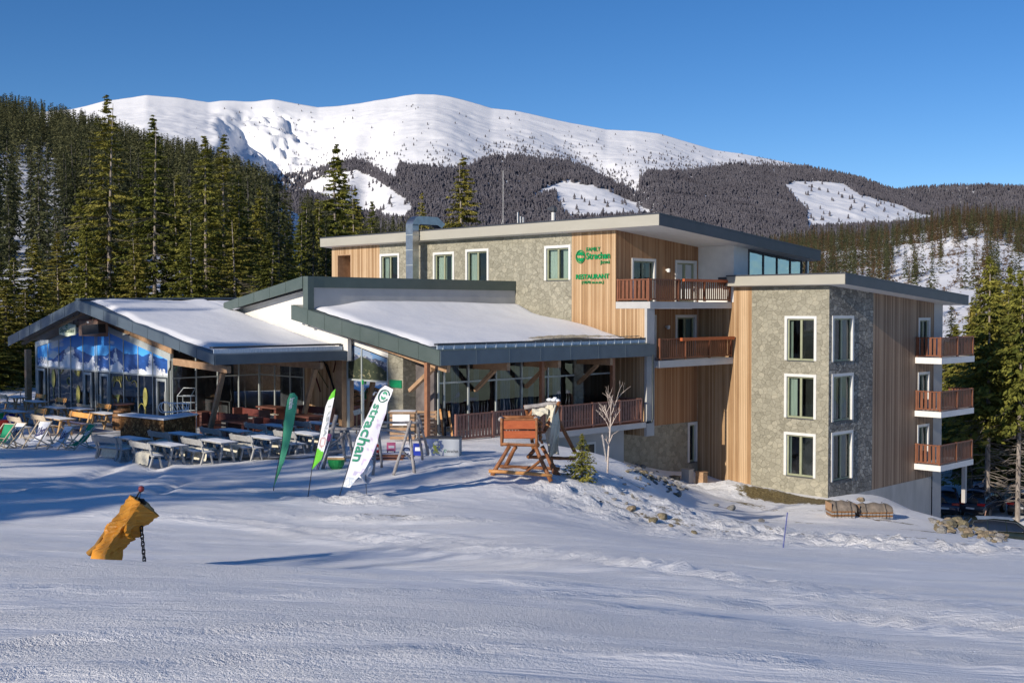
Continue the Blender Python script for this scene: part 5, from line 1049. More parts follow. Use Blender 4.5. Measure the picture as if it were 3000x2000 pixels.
m=MB(); m.tube([(cx-hw*.7,GP,mz+hh*.75),(cx-hw*.7,GP,mz+hh+.5)],.015,5); m.tube([(cx+hw*.7,GP,mz+hh*.75),(cx+hw*.7,GP,mz+hh+.6)],.015,5); m.build('hanger','black_metal',o,of)
l,r_,t_,b_=gq(738,220)[0],gq(1012,220)[0],gq(880,92)[1],gq(880,345)[1]
o,of=bthing('projector_box','brown wooden box mounted under the gable right of the hanging sign','box',(l+r_)/2,GP,b_)
m=MB(); m.box(l,GP,b_+.1,r_,GP+.55,t_); m.build('case',pm('brown_box',(.20,.13,.10),(.26,.17,.13),.7,2),o,of); m=MB(); m.box(l-.04,GP-.04,t_,r_+.04,GP+.6,t_+.05); m.build('lid','wood_dark',o,of); m=MB(); m.box((l+r_)/2-.1,GP-.02,t_-.13,(l+r_)/2+.12,GP,t_-.05); m.build('lens','lamp',o,of)
m=MB(); m.box((l+r_)/2-.05,GP+.2,t_+.05,(l+r_)/2+.05,GP+.3,t_+.8); m.build('bracket','black_metal',o,of)
l,r_,t_,b_=gq(965,160)[0],gq(1080,160)[0],gq(1000,105)[1],gq(1000,235)[1]
o,of=bthing('loudspeaker','black loudspeaker fixed under the gable peak beside the brown box','speaker',(l+r_)/2,GP-.3,b_)
m=MB(); m.beam((l-.05,GP-.45,b_+.02),(r_+.25,GP-.15,b_+.12),.45,t_-b_); m.build('cabinet','black',o,of); m=MB(); m.tube([((l+r_)/2,GP-.3,t_-.05),((l+r_)/2,GP-.2,t_+.6)],.025,6); m.build('bracket','black_metal',o,of)
# skis hung on the boarded wall
wq=lambda x,y:atB(500+x/4.704,1020+y/4.704,FB-.03)
def wallski(name,label,segs,mat,group=None,wd=.075):
    c=wq(segs[0][0],segs[0][1]); o,of=bthing(name,label,'skis',c[0],FB-.03,c[1],group); 
    for k,(x0,y0,x1,y1) in enumerate(segs):
        p,q=wq(x0,y0),wq(x1,y1); m=MB(); d=Vector((q[0]-p[0],q[1]-p[1])).normalized()
        m.beam((p[0],FB-.04-.02*k,p[1]),(q[0],FB-.04-.02*k,q[1]),.02,wd,(0,1,0)); m.beam((p[0],FB-.04-.02*k,p[1]),(p[0]-d.x*.14,FB-.09-.02*k,p[1]-d.y*.14),.02,wd*.9,(0,1,0)); m.build('ski',mat,o,of)
wallski('crossed_skis','crossed red-brown old skis hung on the boarded wall',[(1935,180,2065,600),(2060,180,1900,560)],pm('old_red_ski',(.12,.02,.02)))
wallski('hung_skis','pair of black old skis hung slanting on the boarded wall',[(2120,190,2310,710),(2172,250,2255,570)],'black')
wallski('ski_pole','thin greenish old ski pole hung between the red and the black skis',[(2030,310,2170,540)],pm('old_green_ski',(.12,.12,.05)),wd=.035)
wallski('hung_skis','pair of old brown skis hung near the timber column on the boarded wall',[(2282,170,2245,330),(2325,300,2330,520)],pm('old_brown_ski',(.14,.06,.035)))
# rooftop pieces
def roofz(b): return zmb(b)+.61
DB=45.3; A=lambda px,py:atB(px,py,DB); l,r_=A(1208,760)[0],A(1228,760)[0]; t_=A(1215,646)[1]
o,of=bthing('exhaust_duct','shiny steel ventilation duct climbing the stone wall and bending over the roof edge','duct',(l+r_)/2,DB,10.4)
m=MB(); m.box(l,DB-.5,10.0,r_,DB-.02,t_-.25); m.build('riser','steel',o,of)
m=MB(); n=7; ct=(DB+.15,t_-.35); 
prof=[]
for k in range(n+1):
    th=PI-(PI/2)*k/n; prof.append(((ct[0]+.65*math.cos(th),ct[1]+.6*math.sin(th)),(ct[0]+.17*math.cos(th),ct[1]+.12*math.sin(th))))
prof+= [((DB+1.5,ct[1]+.6),(DB+1.5,ct[1]+.12)),((DB+2.1,ct[1]+.2),(DB+1.8,ct[1]-.05))]
i0=0
for (ob,oz),(ib,iz) in prof: m.v+=[(l,ob,oz),(r_,ob,oz),(r_,ib,iz),(l,ib,iz)]
for k in range(len(prof)-1):
    for e in range(4): m.f.append((k*4+e,k*4+(e+1)%4,k*4+4+(e+1)%4,k*4+4+e))
m.f+=[(0,1,2,3),tuple(len(prof)*4-4+k for k in (3,2,1,0))]; m.build('elbow','steel',o,of)
for z in np.arange(10.8,t_-.4,.9): MB().box(l-.02,DB-.52,z,r_+.02,DB-.0,z+.035).build('flange','alu',o,of)
def rooft(name,label,cat,px,pyb,pyt,b,rad,cap=None,mat='steel'):
    a,zb=atB(px,pyb,b); z0=roofz(b)-.05; zt=atB(px,pyt,b)[1]; o,of=bthing(name,label,cat,a,b,z0); m=MB(); m.tube([(a,b,z0),(a,b,zt)],rad,10); m.build('pipe' if cat!='antenna' else 'mast',mat,o,of)
    return o,of,a,b,zt,z0
o,of,a,b,zt,z0=rooft('antenna_mast','thin white antenna mast standing on the hotel roof','antenna',1474,657,500,47.5,.014,mat='white')
m=MB(); m.tube([(a-.35,b,z0+.05),(a,b,z0+.75)],.012,5); m.tube([(a+.2,b-.2,z0+.05),(a,b,z0+.7)],.012,5); m.build('stay','white',o,of)
rooft('vent_pipe','tallest of the three thin vent pipes on the hotel roof','vent',1517,655,622,48,.045); 
rooft('vent_pipe','middle short vent pipe of the three on the hotel roof','vent',1525,653,634,48.6,.045); rooft('vent_pipe','right short vent pipe of the three on the hotel roof','vent',1533,652,636,49,.045)
o,of,a,b,zt,z0=rooft('roof_cowl','pale chimney pipe with a dark turning cowl on the hotel roof','vent',1621,648,622,48,.11,mat='white'); m=MB(); m.lathe([(.12,0),(.2,.06),(.2,.25),(.08,.38)],10,(a,b,zt)); m.box(a-.42,b-.04,zt+.14,a-.15,b+.04,zt+.3); m.build('cowl','fascia_dark',o,of)
# ================================================================= terrace
TZ=4.42
def table_proto(L,Wd,name='terrace_table',mat='wood_grey'):
    r=thing(name,'t','table')
    m=MB(); 
    for k in range(4): m.box(-L/2,-Wd/2+k*Wd/4+.008,.70,L/2,-Wd/2+(k+1)*Wd/4-.008,.745)
    m.build('tabletop',mat,r)
    m=MB(); m.grid(lambda u,v:((u-.5)*L*.985,(v-.5)*Wd*.96,.747+.022*min(1,8*min(u,1-u,v,1-v))+.006*math.sin(u*17)*math.sin(v*11)),20,8); m.build('snow_layer','tablesnow',r,smooth=True)
    for s in (-1,1):
        m=MB(); x=s*L*.36; m.beam((x,-Wd*.42,0),(x,-Wd*.2,.7),.07,.09,(1,0,0)); m.build('leg',mat,r)
        m=MB(); m.beam((x,Wd*.42,0),(x,Wd*.2,.7),.07,.09,(1,0,0)); m.build('leg',mat,r)
    m=MB(); m.beam((-L*.36,0,.34),(L*.36,0,.34),.05,.09); m.build('stretcher',mat,r); return r
def bench_proto(L,back=True,name='terrace_bench',mat='wood_grey',backmat=None):
    r=thing(name,'b','bench')
    m=MB(); m.box(-L/2,-.19,.42,L/2,.17,.465); m.build('seat',mat,r)
    m=MB(); m.grid(lambda u,v:((u-.5)*L*.97,-.18+.34*v,.467+.02*min(1,8*min(u,1-u,v,1-v))),12,4); m.build('snow_layer','tablesnow',r,smooth=True)
    for s in (-1,1):
        x=s*L*.40
        m=MB(); m.beam((x,-.2,0),(x,-.1,.42),.05,.08,(1,0,0)); m.build('leg',mat,r)
        m=MB(); m.beam((x,.26,0),(x,.12,.42),.05,.08,(1,0,0)); m.build('leg',mat,r)
        if back: m=MB(); m.beam((x,.13,.36),(x,.30,.92),.045,.08,(1,0,0)); m.build('back_post',mat,r)
    if back:
        m=MB(); m.beam((-L/2,.275,.78),(L/2,.275,.78),.035,.22,(0,.3,1)); m.build('backrest',backmat or mat,r)
    return r
first={}
def put(kind,make,x,y,rz,label,group,z=TZ,cat=None):
    if kind not in first: first[kind]=make(); o=first[kind]
    else: o=copytree(first[kind])
    o.location=(x,y,z); o.rotation_euler=(0,0,rz); o['label']=label; 
    if group:o['group']=group
    if cat:o['category']=cat
    return o
RU=R(-45)
rows=dict(front=[(491,1298),(638,1288),(778,1278),(902,1267)],back=[(387,1281),(538,1268),(685,1258),(812,1244),(936,1237)])
ordn=['leftmost','second from the left','third from the left','fourth from the left','rightmost']
fle=[]
for rn,ps in rows.items():
    for k,(px,py) in enumerate(ps):
        x,y=atZ(px,py,TZ+.76); nm=ordn[k] if k<len(ps)-1 else 'rightmost'; jit=rt.uniform(-.06,.06)
        put('gt',lambda:table_proto(1.75,.72),x,y,RU+jit,f'snow-dusted grey table, {nm} in the {rn} row behind the feather flags','snow-dusted tables of the open terrace')
        for off_,bk in ((-.78,True),(.80,False)):
            bx_,by_=x+off_*S2,y+off_*S2
            put('gb' if bk else 'gs',(lambda:bench_proto(1.6)) if bk else (lambda:bench_proto(1.5,False,'terrace_bench')),bx_,by_,RU+jit+(PI if bk else 0),f'grey {"high-backed bench" if bk else "backless bench"} at the {nm} table of the {rn} terrace row',f'grey {"high-backed" if bk else "backless"} benches of the open terrace')
            if rt.random()<.9: fle.append((bx_+rt.uniform(-.3,.3)*S2,by_-rt.uniform(-.3,.3)*S2,RU+rt.uniform(-.3,.3),f'cream sheepskin on the {"backed" if bk else "backless"} bench, {nm} table of the {rn} row'))
for px,py in [(330,1284)]:
    x,y=atZ(px,py,TZ+.8); put('gb',None,x,y,RU+PI+.25,'grey high-backed bench alone at the near left corner of the grey tables','grey high-backed benches of the open terrace')
    fle.append((x+.3,y+.1,RU,'cream sheepskin on the lone near left bench of the grey tables'))
def fleece():
    m=MB(); q=random.Random(3)
    def f(u,v):
        x=(u-.5)*.85; y=(v-.5)*.62; e=min(1,6*min(u,1-u,v,1-v)); z=.485+.05*e+.015*math.sin(u*19+v*7)
        if v<.25: z-=(.25-v)*1.5; y=-.2-(.25-v)*.15
        return (x*(1+.08*math.sin(v*9)),y,z)
    m.grid(f,14,14); return m.build('sheepskin','fleece',None,smooth=True)
for k,(x,y,rz,lb) in enumerate(fle):
    if k==0: f0=fleece(); o=f0
    else: o=f0.copy(); COL.objects.link(o)
    o.location=(x,y,TZ); o.rotation_euler=(0,0,rz); tag(o,lb,'sheepskin','cream sheepskins on the terrace benches')
# tables and orange-backed benches in front of the bar
for px,py,L,lb in [(45,1161,1.8,'pale table farthest left beside the rope fence'),(104,1174,1.6,'pale table near the left timber post of the bar front'),(232,1195,1.8,'pale table in front of the middle of the bar windows'),(304,1208,1.5,'pale table nearest the left of the log bar counter'),(42,1203,1.9,'pale table at the left picture edge above the folding chairs'),(162,1221,2.6,'longest pale table, behind the white deck chairs'),(165,1192,1.5,'small low pale table between the orange-backed benches')]:
    x,y=atZ(px,py,TZ+.76); put('bt',lambda:table_proto(1.8,.75,mat='wood_bench'),x,y,RU,lb,'tables before the bar'); bpy.context.view_layer.update()
    list_=first['bt']; 
ob=[o for o in COL.objects if o.get('group')=='tables before the bar']
for o in ob:
    if 'longest' in o['label']: o.scale=(1.45,1,1)
for px,py,L,lb in [(104,1160,1.3,'orange-backed bench behind the table near the left timber post'),(164,1171,1.3,'orange-backed bench below the yellow oval at the left of the bar windows'),(289,1189,1.5,'orange-backed bench below the middle doors of the bar'),(102,1203,1.3,'orange-backed bench left of the longest table'),(219,1215,2.3,'longest orange-backed bench, behind the longest table')]:
    x,y=atZ(px,py,TZ+.80); o=put('bb',lambda:bench_proto(1.5,mat='wood_bench',backmat=pm('orange_pine',(.62,.28,.06),(.75,.38,.11),.6,6)),x-.0,y,RU,lb,'orange-backed benches before the bar'); o.scale=(L/1.5,1,1)
for px,py,lb in [(60,1245,'pale folding bench seen from behind, left of the deck chairs'),(130,1240,'pale folding bench seen from behind, behind the second deck chair'),(20,1175,'pale bench at the left picture edge by the rope fence'),(190,1206,'pale bench between the small low table and the longest table'),(262,1206,'pale bench left of the table by the log bar counter')]:
    x,y=atZ(px,py,TZ+.5); put('pb',lambda:bench_proto(1.5,mat='chairwood'),x,y,RU+PI,lb,'pale benches before the bar')
# deck chairs
def deckchair(cmat,txt,tmat):
    r=thing('deck_chair','d','deck chair')
    for s in (-1,1):
        x=s*.29; m=MB(); m.beam((x,.50,.98),(x,-.55,.0),.035,.05,(1,0,0)); m.build('long_frame','chairwood',r)
        m=MB(); m.beam((x*.9,-.52,.46),(x*.9,.52,.0),.03,.045,(1,0,0)); m.build('short_frame','chairwood',r)
        m=MB(); m.beam((x*1.05,.22,.72),(x*1.05,.52,.03),.025,.035,(1,0,0)); m.build('prop','chairwood',r)
    for e in ((-.29,.50,.97),(-.27,-.52,.45),(-.29,-.54,.02),(-.27,.52,.02)): MB().beam(e,(-e[0],e[1],e[2]),.035,.035).build('cross_bar','chairwood',r)
    cv=lambda v:((.50-.66*v**.9)-.36*max(0,v-.35)*1.0+0, .97-.97*v+.42*max(0,v-.55)+.10*math.sin(PI*v)*-1)
    def pt(u,v):
        y,z=cv(v); return (-.24+.48*u,y,max(.18,z))
    m=MB(); m.grid(lambda u,v:pt(u,v),2,16); sl_=m.build('canvas_sling',cmat,r,smooth=True)
    if txt:
        def mp(x,y,e): 
            u=.12+.76*x; v=.42-.27*y+.10*(1-x)*1-.05; p=pt(u,v); return (p[0],p[1]-.012-e*.2,p[2]+.012)
        fit(txt,None,0,0,1,1,'print',tmat,sl_,(0,0,0),mapf=mp,ext=.01,shear=.2,bold=.02)
    return r
DR=math.atan2(-.94,-.34)+PI/2
for k,(px,py,cm,lb,az_,sc_) in enumerate([(34,1312,'w','white deck chair with dark blue script nearest the left edge',-.1,1.),(110,1312,'w','white deck chair with dark blue script, second from the left, standing tallest',.1,1.06),(178,1316,'w','white deck chair with dark blue script, reclined low beside the green one',-.05,.92),(238,1316,'g','green deck chair with white print',-.3,1.0)]):
    x,y=atZ(px,py,TZ); 
    o=put('dw' if cm=='w' else 'dg',(lambda:deckchair('canvas_white','Lbot','navy_print')) if cm=='w' else (lambda:deckchair('canvas_green','Jasná','white_sign')),x,y,DR+az_,lb,'deck chairs on the snow'); o.scale=(sc_,)*3
x,y=atZ(413,1290,TZ); o=deckchair('canvas_white','*','blue'); o.location=(x,y,TZ); o.rotation_euler=(0,0,DR+.9); o.scale=(.85,)*3; tag(o,'small white deck chair with blue print leaning before the log bar counter','deck chair')
x,y=atZ(2,1316,TZ); o=deckchair('canvas_green',None,None); o.location=(x,y,TZ); o.rotation_euler=(0,0,DR); tag(o,'green and orange deck chair cut by the left picture edge','deck chair')
def bag(name,label,px,py,mat,r_,h,z=0,grp=None):
    x,y=atZ(px,py,TZ); m=MB(); m.lathe([(r_*.7,0),(r_,h*.25),(r_*.95,h*.55),(r_*.6,h*.9),(.1*r_,h)],14); o=m.build(name,mat,None,smooth=True); o.location=(x,y,TZ); tag(o,label,'beanbag',grp)
bag('beanbag','shiny green beanbag at the left picture edge',8,1246,'green',.42,.62); bag('beanbag','blue beanbag beside the green one',36,1250,'blue',.48,.66)
x,y=atZ(4,1275,TZ); o=thing('drink_crate','red drinks crate stack at the left picture edge','crate',(x,y,TZ),RU); 
for k in range(2): m=MB(); m.box(-.3,-.2,k*.36,.3,.2,k*.36+.34); m.build('crate','red',o)
# rope fence
o=thing('rope_fence','sagging rope barrier at the far left of the terrace','fence',(*atZ(10,1185,TZ),TZ)); x0,y0=atZ(10,1185,TZ)
pts=[atB(p,q,27.6) for p,q in ((-20,1175),(20,1160),(60,1148),(86,1136))]; w3=[(*xy(a,27.6),z) for a,z in pts]
m=MB(); m.tube(w3,.03,6); m.build('rope',pm('hemp_rope',(.35,.3,.22)),o,(x0,y0,TZ))
for p in w3[:3]: m=MB(); m.tube([(p[0],p[1],TZ-.2),p],.03,6); m.build('post','log_grey',o,(x0,y0,TZ))
# log-end bar counter with barrel
Z1=TZ+1.12
cs=[atZ(345,1217,Z1),atZ(480,1231,Z1),atZ(580,1215,Z1),atZ(505,1206,Z1),atZ(430,1208,Z1)]
cx_=sum(p[0] for p in cs)/5; cy_=sum(p[1] for p in cs)/5
o=thing('bar_counter','outdoor bar counter clad in brown log ends with snow on its top','bar counter',(cx_,cy_,TZ)); of=(cx_,cy_,TZ)
m=MB()
def fan(m,pts,z0,z1):
    n=len(pts); i=len(m.v)
    for z in (z0,z1): m.v+=[(p[0],p[1],z) for p in pts]
    m.f+=[tuple(range(i,i+n))[::-1],tuple(range(i+n,i+2*n))]+[(i+k,i+(k+1)%n,i+n+(k+1)%n,i+n+k) for k in range(n)]
ins=[(cx_+(p[0]-cx_)*.94,cy_+(p[1]-cy_)*.94) for p in cs]
fan(m,[cs[0],cs[1],cs[2],((cs[2][0]+cs[3][0])/2,(cs[2][1]+cs[3][1])/2+.0),((cs[1][0]+cx_)/2,(cs[1][1]+cy_)/2+.2),((cs[0][0]+cs[4][0])/2,(cs[0][1]+cs[4][1])/2)],Z1,Z1+.06); m.build('counter_top','tablesnow',o,of)
m=MB(); fan(m,[ins[0],ins[1],ins[2],((ins[2][0]+ins[3][0])/2,(ins[2][1]+ins[3][1])/2),((ins[1][0]+cx_)/2,(ins[1][1]+cy_)/2+.2),((ins[0][0]+ins[4][0])/2,(ins[0][1]+ins[4][1])/2)],TZ-.1,Z1-.002); m.build('front','blockwood',o,of)
def barrelthing(px,py,lb,h,grp=None):
    x,y=atZ(px,py,TZ); o=thing('barrel',lb,'barrel',(x,y,TZ))
    m=MB(); m.lathe([(.27,0),(.33,h*.25),(.35,h*.5),(.33,h*.75),(.27,h)],18); m.build('staves','barrel',o,smooth=False)
    for t in (.12,.32,.68,.88): r_=.275+.075*math.sin(PI*t); m=MB(); m.lathe([(r_,h*t-.02),(r_+.012,h*t-.02),(r_+.012,h*t+.025),(r_,h*t+.025)],18); m.build('hoop','black_metal',o)
    return o,x,y
barrelthing(352,1262,'brown wooden barrel left of the log bar counter',.95)
o,x,y=barrelthing(362,1246,'barrel table with a round dark top behind the log bar counter',1.0); m=MB(); m.lathe([(.5,1.0),(.5,1.05)],22); m.build('round_top','wood_dark',o)
# white wire sledge standing on the counter
q=atZ(505,1212,Z1+.06); o=thing('wire_sledge','white wire sledge with curled runners standing on the log bar counter','sledge',(q[0],q[1]+.3,Z1+.062),R(0)); m=MB()
for yy in (0,.35):
    m.tube([(-.45+.22*math.cos(t),yy,.24+.22*math.sin(t)) for t in np.linspace(1.2,5.2,16)]+[(-.2,yy,.03),(.5,yy,.12),(.52,yy,.42)],.02,5)
m.build('runner','white_sign',o); m=MB()
for k in range(6): m.tube([(-.25+k*.14,0,.40-.03*k),(-.05+k*.11,.0,.06)],.013,4); m.tube([(-.25+k*.14,.35,.40-.03*k),(-.05+k*.11,.35,.06)],.013,4)
m.tube([(-.4,0,.42),(.52,0,.40)],.013,4); m.tube([(-.4,.35,.42),(.52,.35,.40)],.013,4); m.build('lattice','white_sign',o)
q=atZ(515,1205,Z1+.06); o=thing('wire_rack','dark wire display rack with slanted top behind the white sledge','rack',(q[0]+.1,q[1]+.9,Z1-.35),R(-20)); m=MB()
for zz in (0,.35,.7,1.0): m.tube([(-.35,0,zz),(.35,0,zz),(.35,.4,zz),(-.35,.4,zz),(-.35,0,zz)],.018,4)
for xx,yy in ((-.35,0),(.35,0),(.35,.4),(-.35,.4)): m.tube([(xx,yy,-.75),(xx,yy,1.0)],.02,4)
m.tube([(-.35,0,1.0),(-.15,.2,1.35),(.45,.2,1.35),(.35,0,1.0)],.018,4); m.build('frame','alu',o)
# heavy dark tables and benches under the eaves
def dark_table():
    r=thing('heavy_table','t','table'); m=MB(); m.box(-.9,-.42,.70,.9,.42,.78); m.build('tabletop','wood_dark',r)
    for s in (-1,1): m=MB(); m.box(s*.62-.09,-.3,0,s*.62+.09,.3,.70); m.build('leg',pm('dark_red_leg',(.10,.035,.025),(.16,.055,.04),.5,5),r)
    return r
def dark_bench():
    r=thing('heavy_bench','b','bench'); m=MB(); m.box(-1.1,-.22,.42,1.1,.22,.48); m.build('seat','wood_dark',r)
    m=MB(); m.box(-1.1,.2,.62,1.1,.26,.95); m.build('backrest',pm('dark_red_backrest',(.11,.03,.025),(.17,.05,.04),.5,5),r)
    for s in (-1,1): m=MB(); m.box(s*1.1-.06,-.26,0,s*1.1+.06,.28,.98); m.build('end_panel','wood_dark',r)
    return r
for px,py,rz,lb in [(705,1232,RU,'heavy dark table below the left slanting strut of the bar wing'),(800,1190,RU,'heavy dark table against the dark glazing under the eave'),(608,1207,RU,'heavy dark table with a snowy top right of the wire rack'),(893,1215,RU,'heavy dark table before the wall with the hung skis')]:
    x,y=atZ(px,py,TZ+.78); put('dt',dark_table,x,y,rz,lb,'heavy dark tables under the eaves')
for px,py,rz,lb in [(735,1202,RU,'heavy dark bench with red-brown back right of the slanting strut'),(655,1215,RU+.3,'heavy dark bench seen end-on left of the dark table'),(925,1195,RU,'heavy dark bench below the skis on the boarded wall'),(800,1232,RU,'heavy dark bench behind the green feather flag')]:
    x,y=atZ(px,py,TZ+.9); put('db',dark_bench,x,y,rz,lb,'heavy dark benches under the eaves')
for px,py,lb in [(783,1215,'cream sheepskin over the end of the heavy dark bench'),(935,1215,'pale sheepskin over the bench below the hung skis')]:
    o=f0.copy(); COL.objects.link(o); x,y=atZ(px,py,TZ+.6); o.location=(x,y,TZ+.12); o.rotation_euler=(0,0,RU+.5); tag(o,lb,'sheepskin'); 
    if 'group' in o: del o['group']
# swept paving under the terrace furniture, with trodden snow left on it
def pave(name,poly,z):
    pts=[ab(*atZ(px,py,TZ)) for px,py in poly]; m=MB(); i=len(m.v); m.v=[(*xy(a,b),z) for a,b in pts]; m.f=[tuple(range(len(pts)))]; return tag(m.build(name,M['paving']),kind='structure')
mp_,nt_,b_=newmat('swept_paving'); v_=coords(nt_); n_=N(nt_,'ShaderNodeTexNoise',i_Scale=1.1,i_Detail=8,i_Roughness=.7); nt_.links.new(v_,n_.inputs['Vector']); r__=ramp(nt_,[(.36,(.17,.165,.16)),(.50,(.36,.37,.38)),(.62,(.74,.76,.79))]); nt_.links.new(n_.outputs['Fac'],r__.inputs['Fac']); nt_.links.new(r__.outputs['Color'],b_.inputs['Base Color']); b_.inputs['Roughness'].default_value=.8; M['paving']=mp_
pave('terrace_paving',[(285,1338),(380,1343),(520,1346),(700,1346),(880,1345),(1010,1330),(1010,1225),(500,1215),(330,1200),(100,1172),(-60,1170),(-60,1240),(60,1243),(230,1262),(290,1290)],TZ+.055)
# ---- ski racks of weathered logs
def camf(px,py):
    g_=onground(px,py); d=g_[1]; k=F/d
    return g_,k,lambda x,y,dy=0.:(lambda p:(p[0],p[1],p[2]))(atD(x,y,d+dy))
def rackthing(name,label,anchor,logs,mat='log_grey',cat='ski rack'):
    g_,k,Pp=camf(*anchor); o=thing(name,label,cat,g_)
    for nm,x0,y0,d0,x1,y1,d1,rad in logs:
        m=MB(); a=Vector(Pp(x0,y0,d0));b=Vector(Pp(x1,y1,d1)); n=6
        m.tube([a.lerp(b,t/n)+Vector((rnd.uniform(-.01,.01),rnd.uniform(-.01,.01),rnd.uniform(-.01,.01))) for t in range(n+1)],[rad*rnd.uniform(.88,1.1) for _ in range(n+1)],8); m.build(nm,mat,o,g_,smooth=True)
    return o,g_,Pp
rackthing('ski_rack','weathered log ski rack with splayed legs right of the white feather flag',(1160,1391),[('leg',1153,1391,0,1204,1232,.5,.055),('leg',1215,1388,.3,1196,1240,.6,.055),('leg',1093,1391,.1,1105,1255,.7,.05),('leg',1119,1370,1.6,1108,1250,.8,.05),('rail',1075,1253,.8,1215,1268,.6,.05),('rail',1110,1237,.9,1236,1237,1.2,.045),('leg',1238,1346,2.,1222,1230,1.3,.05),('leg',1255,1330,2.4,1225,1215,1.4,.05),('brace',1178,1320,.4,1214,1352,.8,.04)])
rackthing('ski_rack','weathered log ski rack between the light green flag and the white flag',(960,1372),[('leg',945,1374,0,985,1215,.3,.07),('leg',1010,1350,1.6,1000,1262,1.,.06),('leg',1035,1345,1.6,1020,1262,1.,.06),('rail',958,1256,.8,1060,1256,.8,.06),('brace',965,1312,.2,1010,1270,.9,.045),('rail',950,1330,.2,1065,1345,.9,.045)])
# ski poles leaning on it, green tub, printed boards
g_,k,Pp=camf(930,1374); o=thing('ski_poles','white and purple ski poles leaning on the log rack beside the light green flag','ski poles',g_,0)
for x0,x1,mt in ((924,964,'canvas_white'),(932,968,'navy_print'),(938,972,'canvas_white'),(928,960,'pink')):
    m=MB(); m.tube([Pp(x0,1374,-.1),Pp(x1,1275,.25)],.016,5); m.build('pole',mt,o,g_)
m=MB(); m.tube([Pp(962,1290,.1),Pp(966,1272,.2)],.07,8); m.build('glove_bundle','pink',o,g_)
g_,k,Pp=camf(985,1372); o=thing('sledge_tub','green plastic tub filled with boards beside the white feather flag','tub',g_)
m=MB(); m.lathe([(.18,0),(.27,.12),(.31,.32),(.29,.33)],16); m.build('tub','green',o); m=MB(); m.box(-.3,-.12,.33,.3,.0,.40); m.box(-.26,.02,.33,.28,.14,.38); m.build('board','wood_bench',o); m=MB(); m.box(-.28,-.1,.402,.27,.12,.43); m.build('snow_layer','tablesnow',o)
def board(name,label,px,pyb,w_,h,mat,cat='board',mark=None,grp=None,rz=0):
    g_=onground(px,pyb); o=thing(name,label,cat,g_,rz,grp); m=MB(); m.box(-w_/2,-.02,.05,w_/2,.02,.05+h); m.build('panel',mat,o)
    for s in (-1,1): m=MB(); m.box(s*w_*.4-.02,-.03,0,s*w_*.4+.02,.03,.06); m.build('foot','black',o)
    if mark=='ring': m=MB(); m.tube([(.12*math.cos(t),-.03,h*.55+.12*math.sin(t)) for t in np.linspace(0,5.3,14)],.02,5); m.build('mark','navy_print',o)
    if mark=='face': m=MB(); m.box(-.1,-.03,h*.5,.12,-.021,h*.8); m.build('mark','white_sign',o)
    return o
board('advert_board','pink advertising board in the ski rack',1146,1325,.34,.34,'pink',mark='face'); board('advert_board','white board with a dark blue ring mark in the ski rack',1192,1335,.34,.36,'canvas_white',mark='ring'); board('advert_board','blue advertising board at the right end of the ski rack',1224,1338,.34,.46,'blue',mark='face'); board('advert_board','red and yellow board low behind the white feather flag',1100,1330,.28,.34,'red',mark='face')
g_=onground(1140,1345); o=thing('sledge','red wooden sledge on the snow under the ski rack','sledge',g_,-.1); m=MB()
for s in (-1,1): m.beam((-.6,s*.16,.12),(.6,s*.16,.12),.03,.05); m.beam((-.6,s*.16,0.02),(.55,s*.16,.02),.03,.04); m.beam((-.3,s*.16,.02),(-.3,s*.16,.12),.03,.03); m.beam((.3,s*.16,.02),(.3,s*.16,.12),.03,.03)
m.build('frame','wood_red',o); m=MB(); [m.box(-.55,-.2+.1*k,.145,.55,-.12+.1*k,.165) for k in range(4)]; m.build('slat','wood_red',o)
# pallets
def pallet(label,px,py,rz,tilt):
    g_=onground(px,py); o=thing('wooden_pallet',label,'pallet',g_,rz); o.rotation_euler=(tilt,0,rz)
    for k in range(7): m=MB(); m.box(-.4,-.02,.03+k*.172,.4,.0,.03+k*.172+.12); m.build('deck_board','wood_beam',o)
    for s in (-.38,0,.38): m=MB(); m.box(s-.045,.0,0,s+.045,.10,1.2); m.build('stringer','wood_beam',o)
    for k in (0,3,6): m=MB(); m.box(-.4,.10,.03+k*.172,.4,.12,.03+k*.172+.1); m.build('back_board','wood_beam',o)
pallet('pale pallet standing on edge at the right of the pallet counter',1251,1284,.0,R(-4))
g_=onground(1180,1290); o=thing('pallet_counter','counter made of pale pallets with a white board on its front','counter',g_); m=MB()
for k in range(6): m.box(-.52,-.3,.08+k*.19,.52,-.27,.08+k*.19+.13); m.box(.49,-.27,.08+k*.19,.52,.5,.08+k*.19+.13)
m.build('slat','wood_beam',o); m=MB(); m.box(-.58,-.36,1.2,.58,.55,1.25); m.build('counter_top','wood_beam',o); m=MB(); m.box(-.4,-.335,.68,.32,-.303,1.14); m.build('board','white_sign',o); m=MB(); m.grid(lambda u,v:((u-.5)*1.1,-.33+.85*v,1.252+.03*min(1,6*min(u,1-u,v,1-v))),8,6); m.build('snow_layer','tablesnow',o,smooth=True)
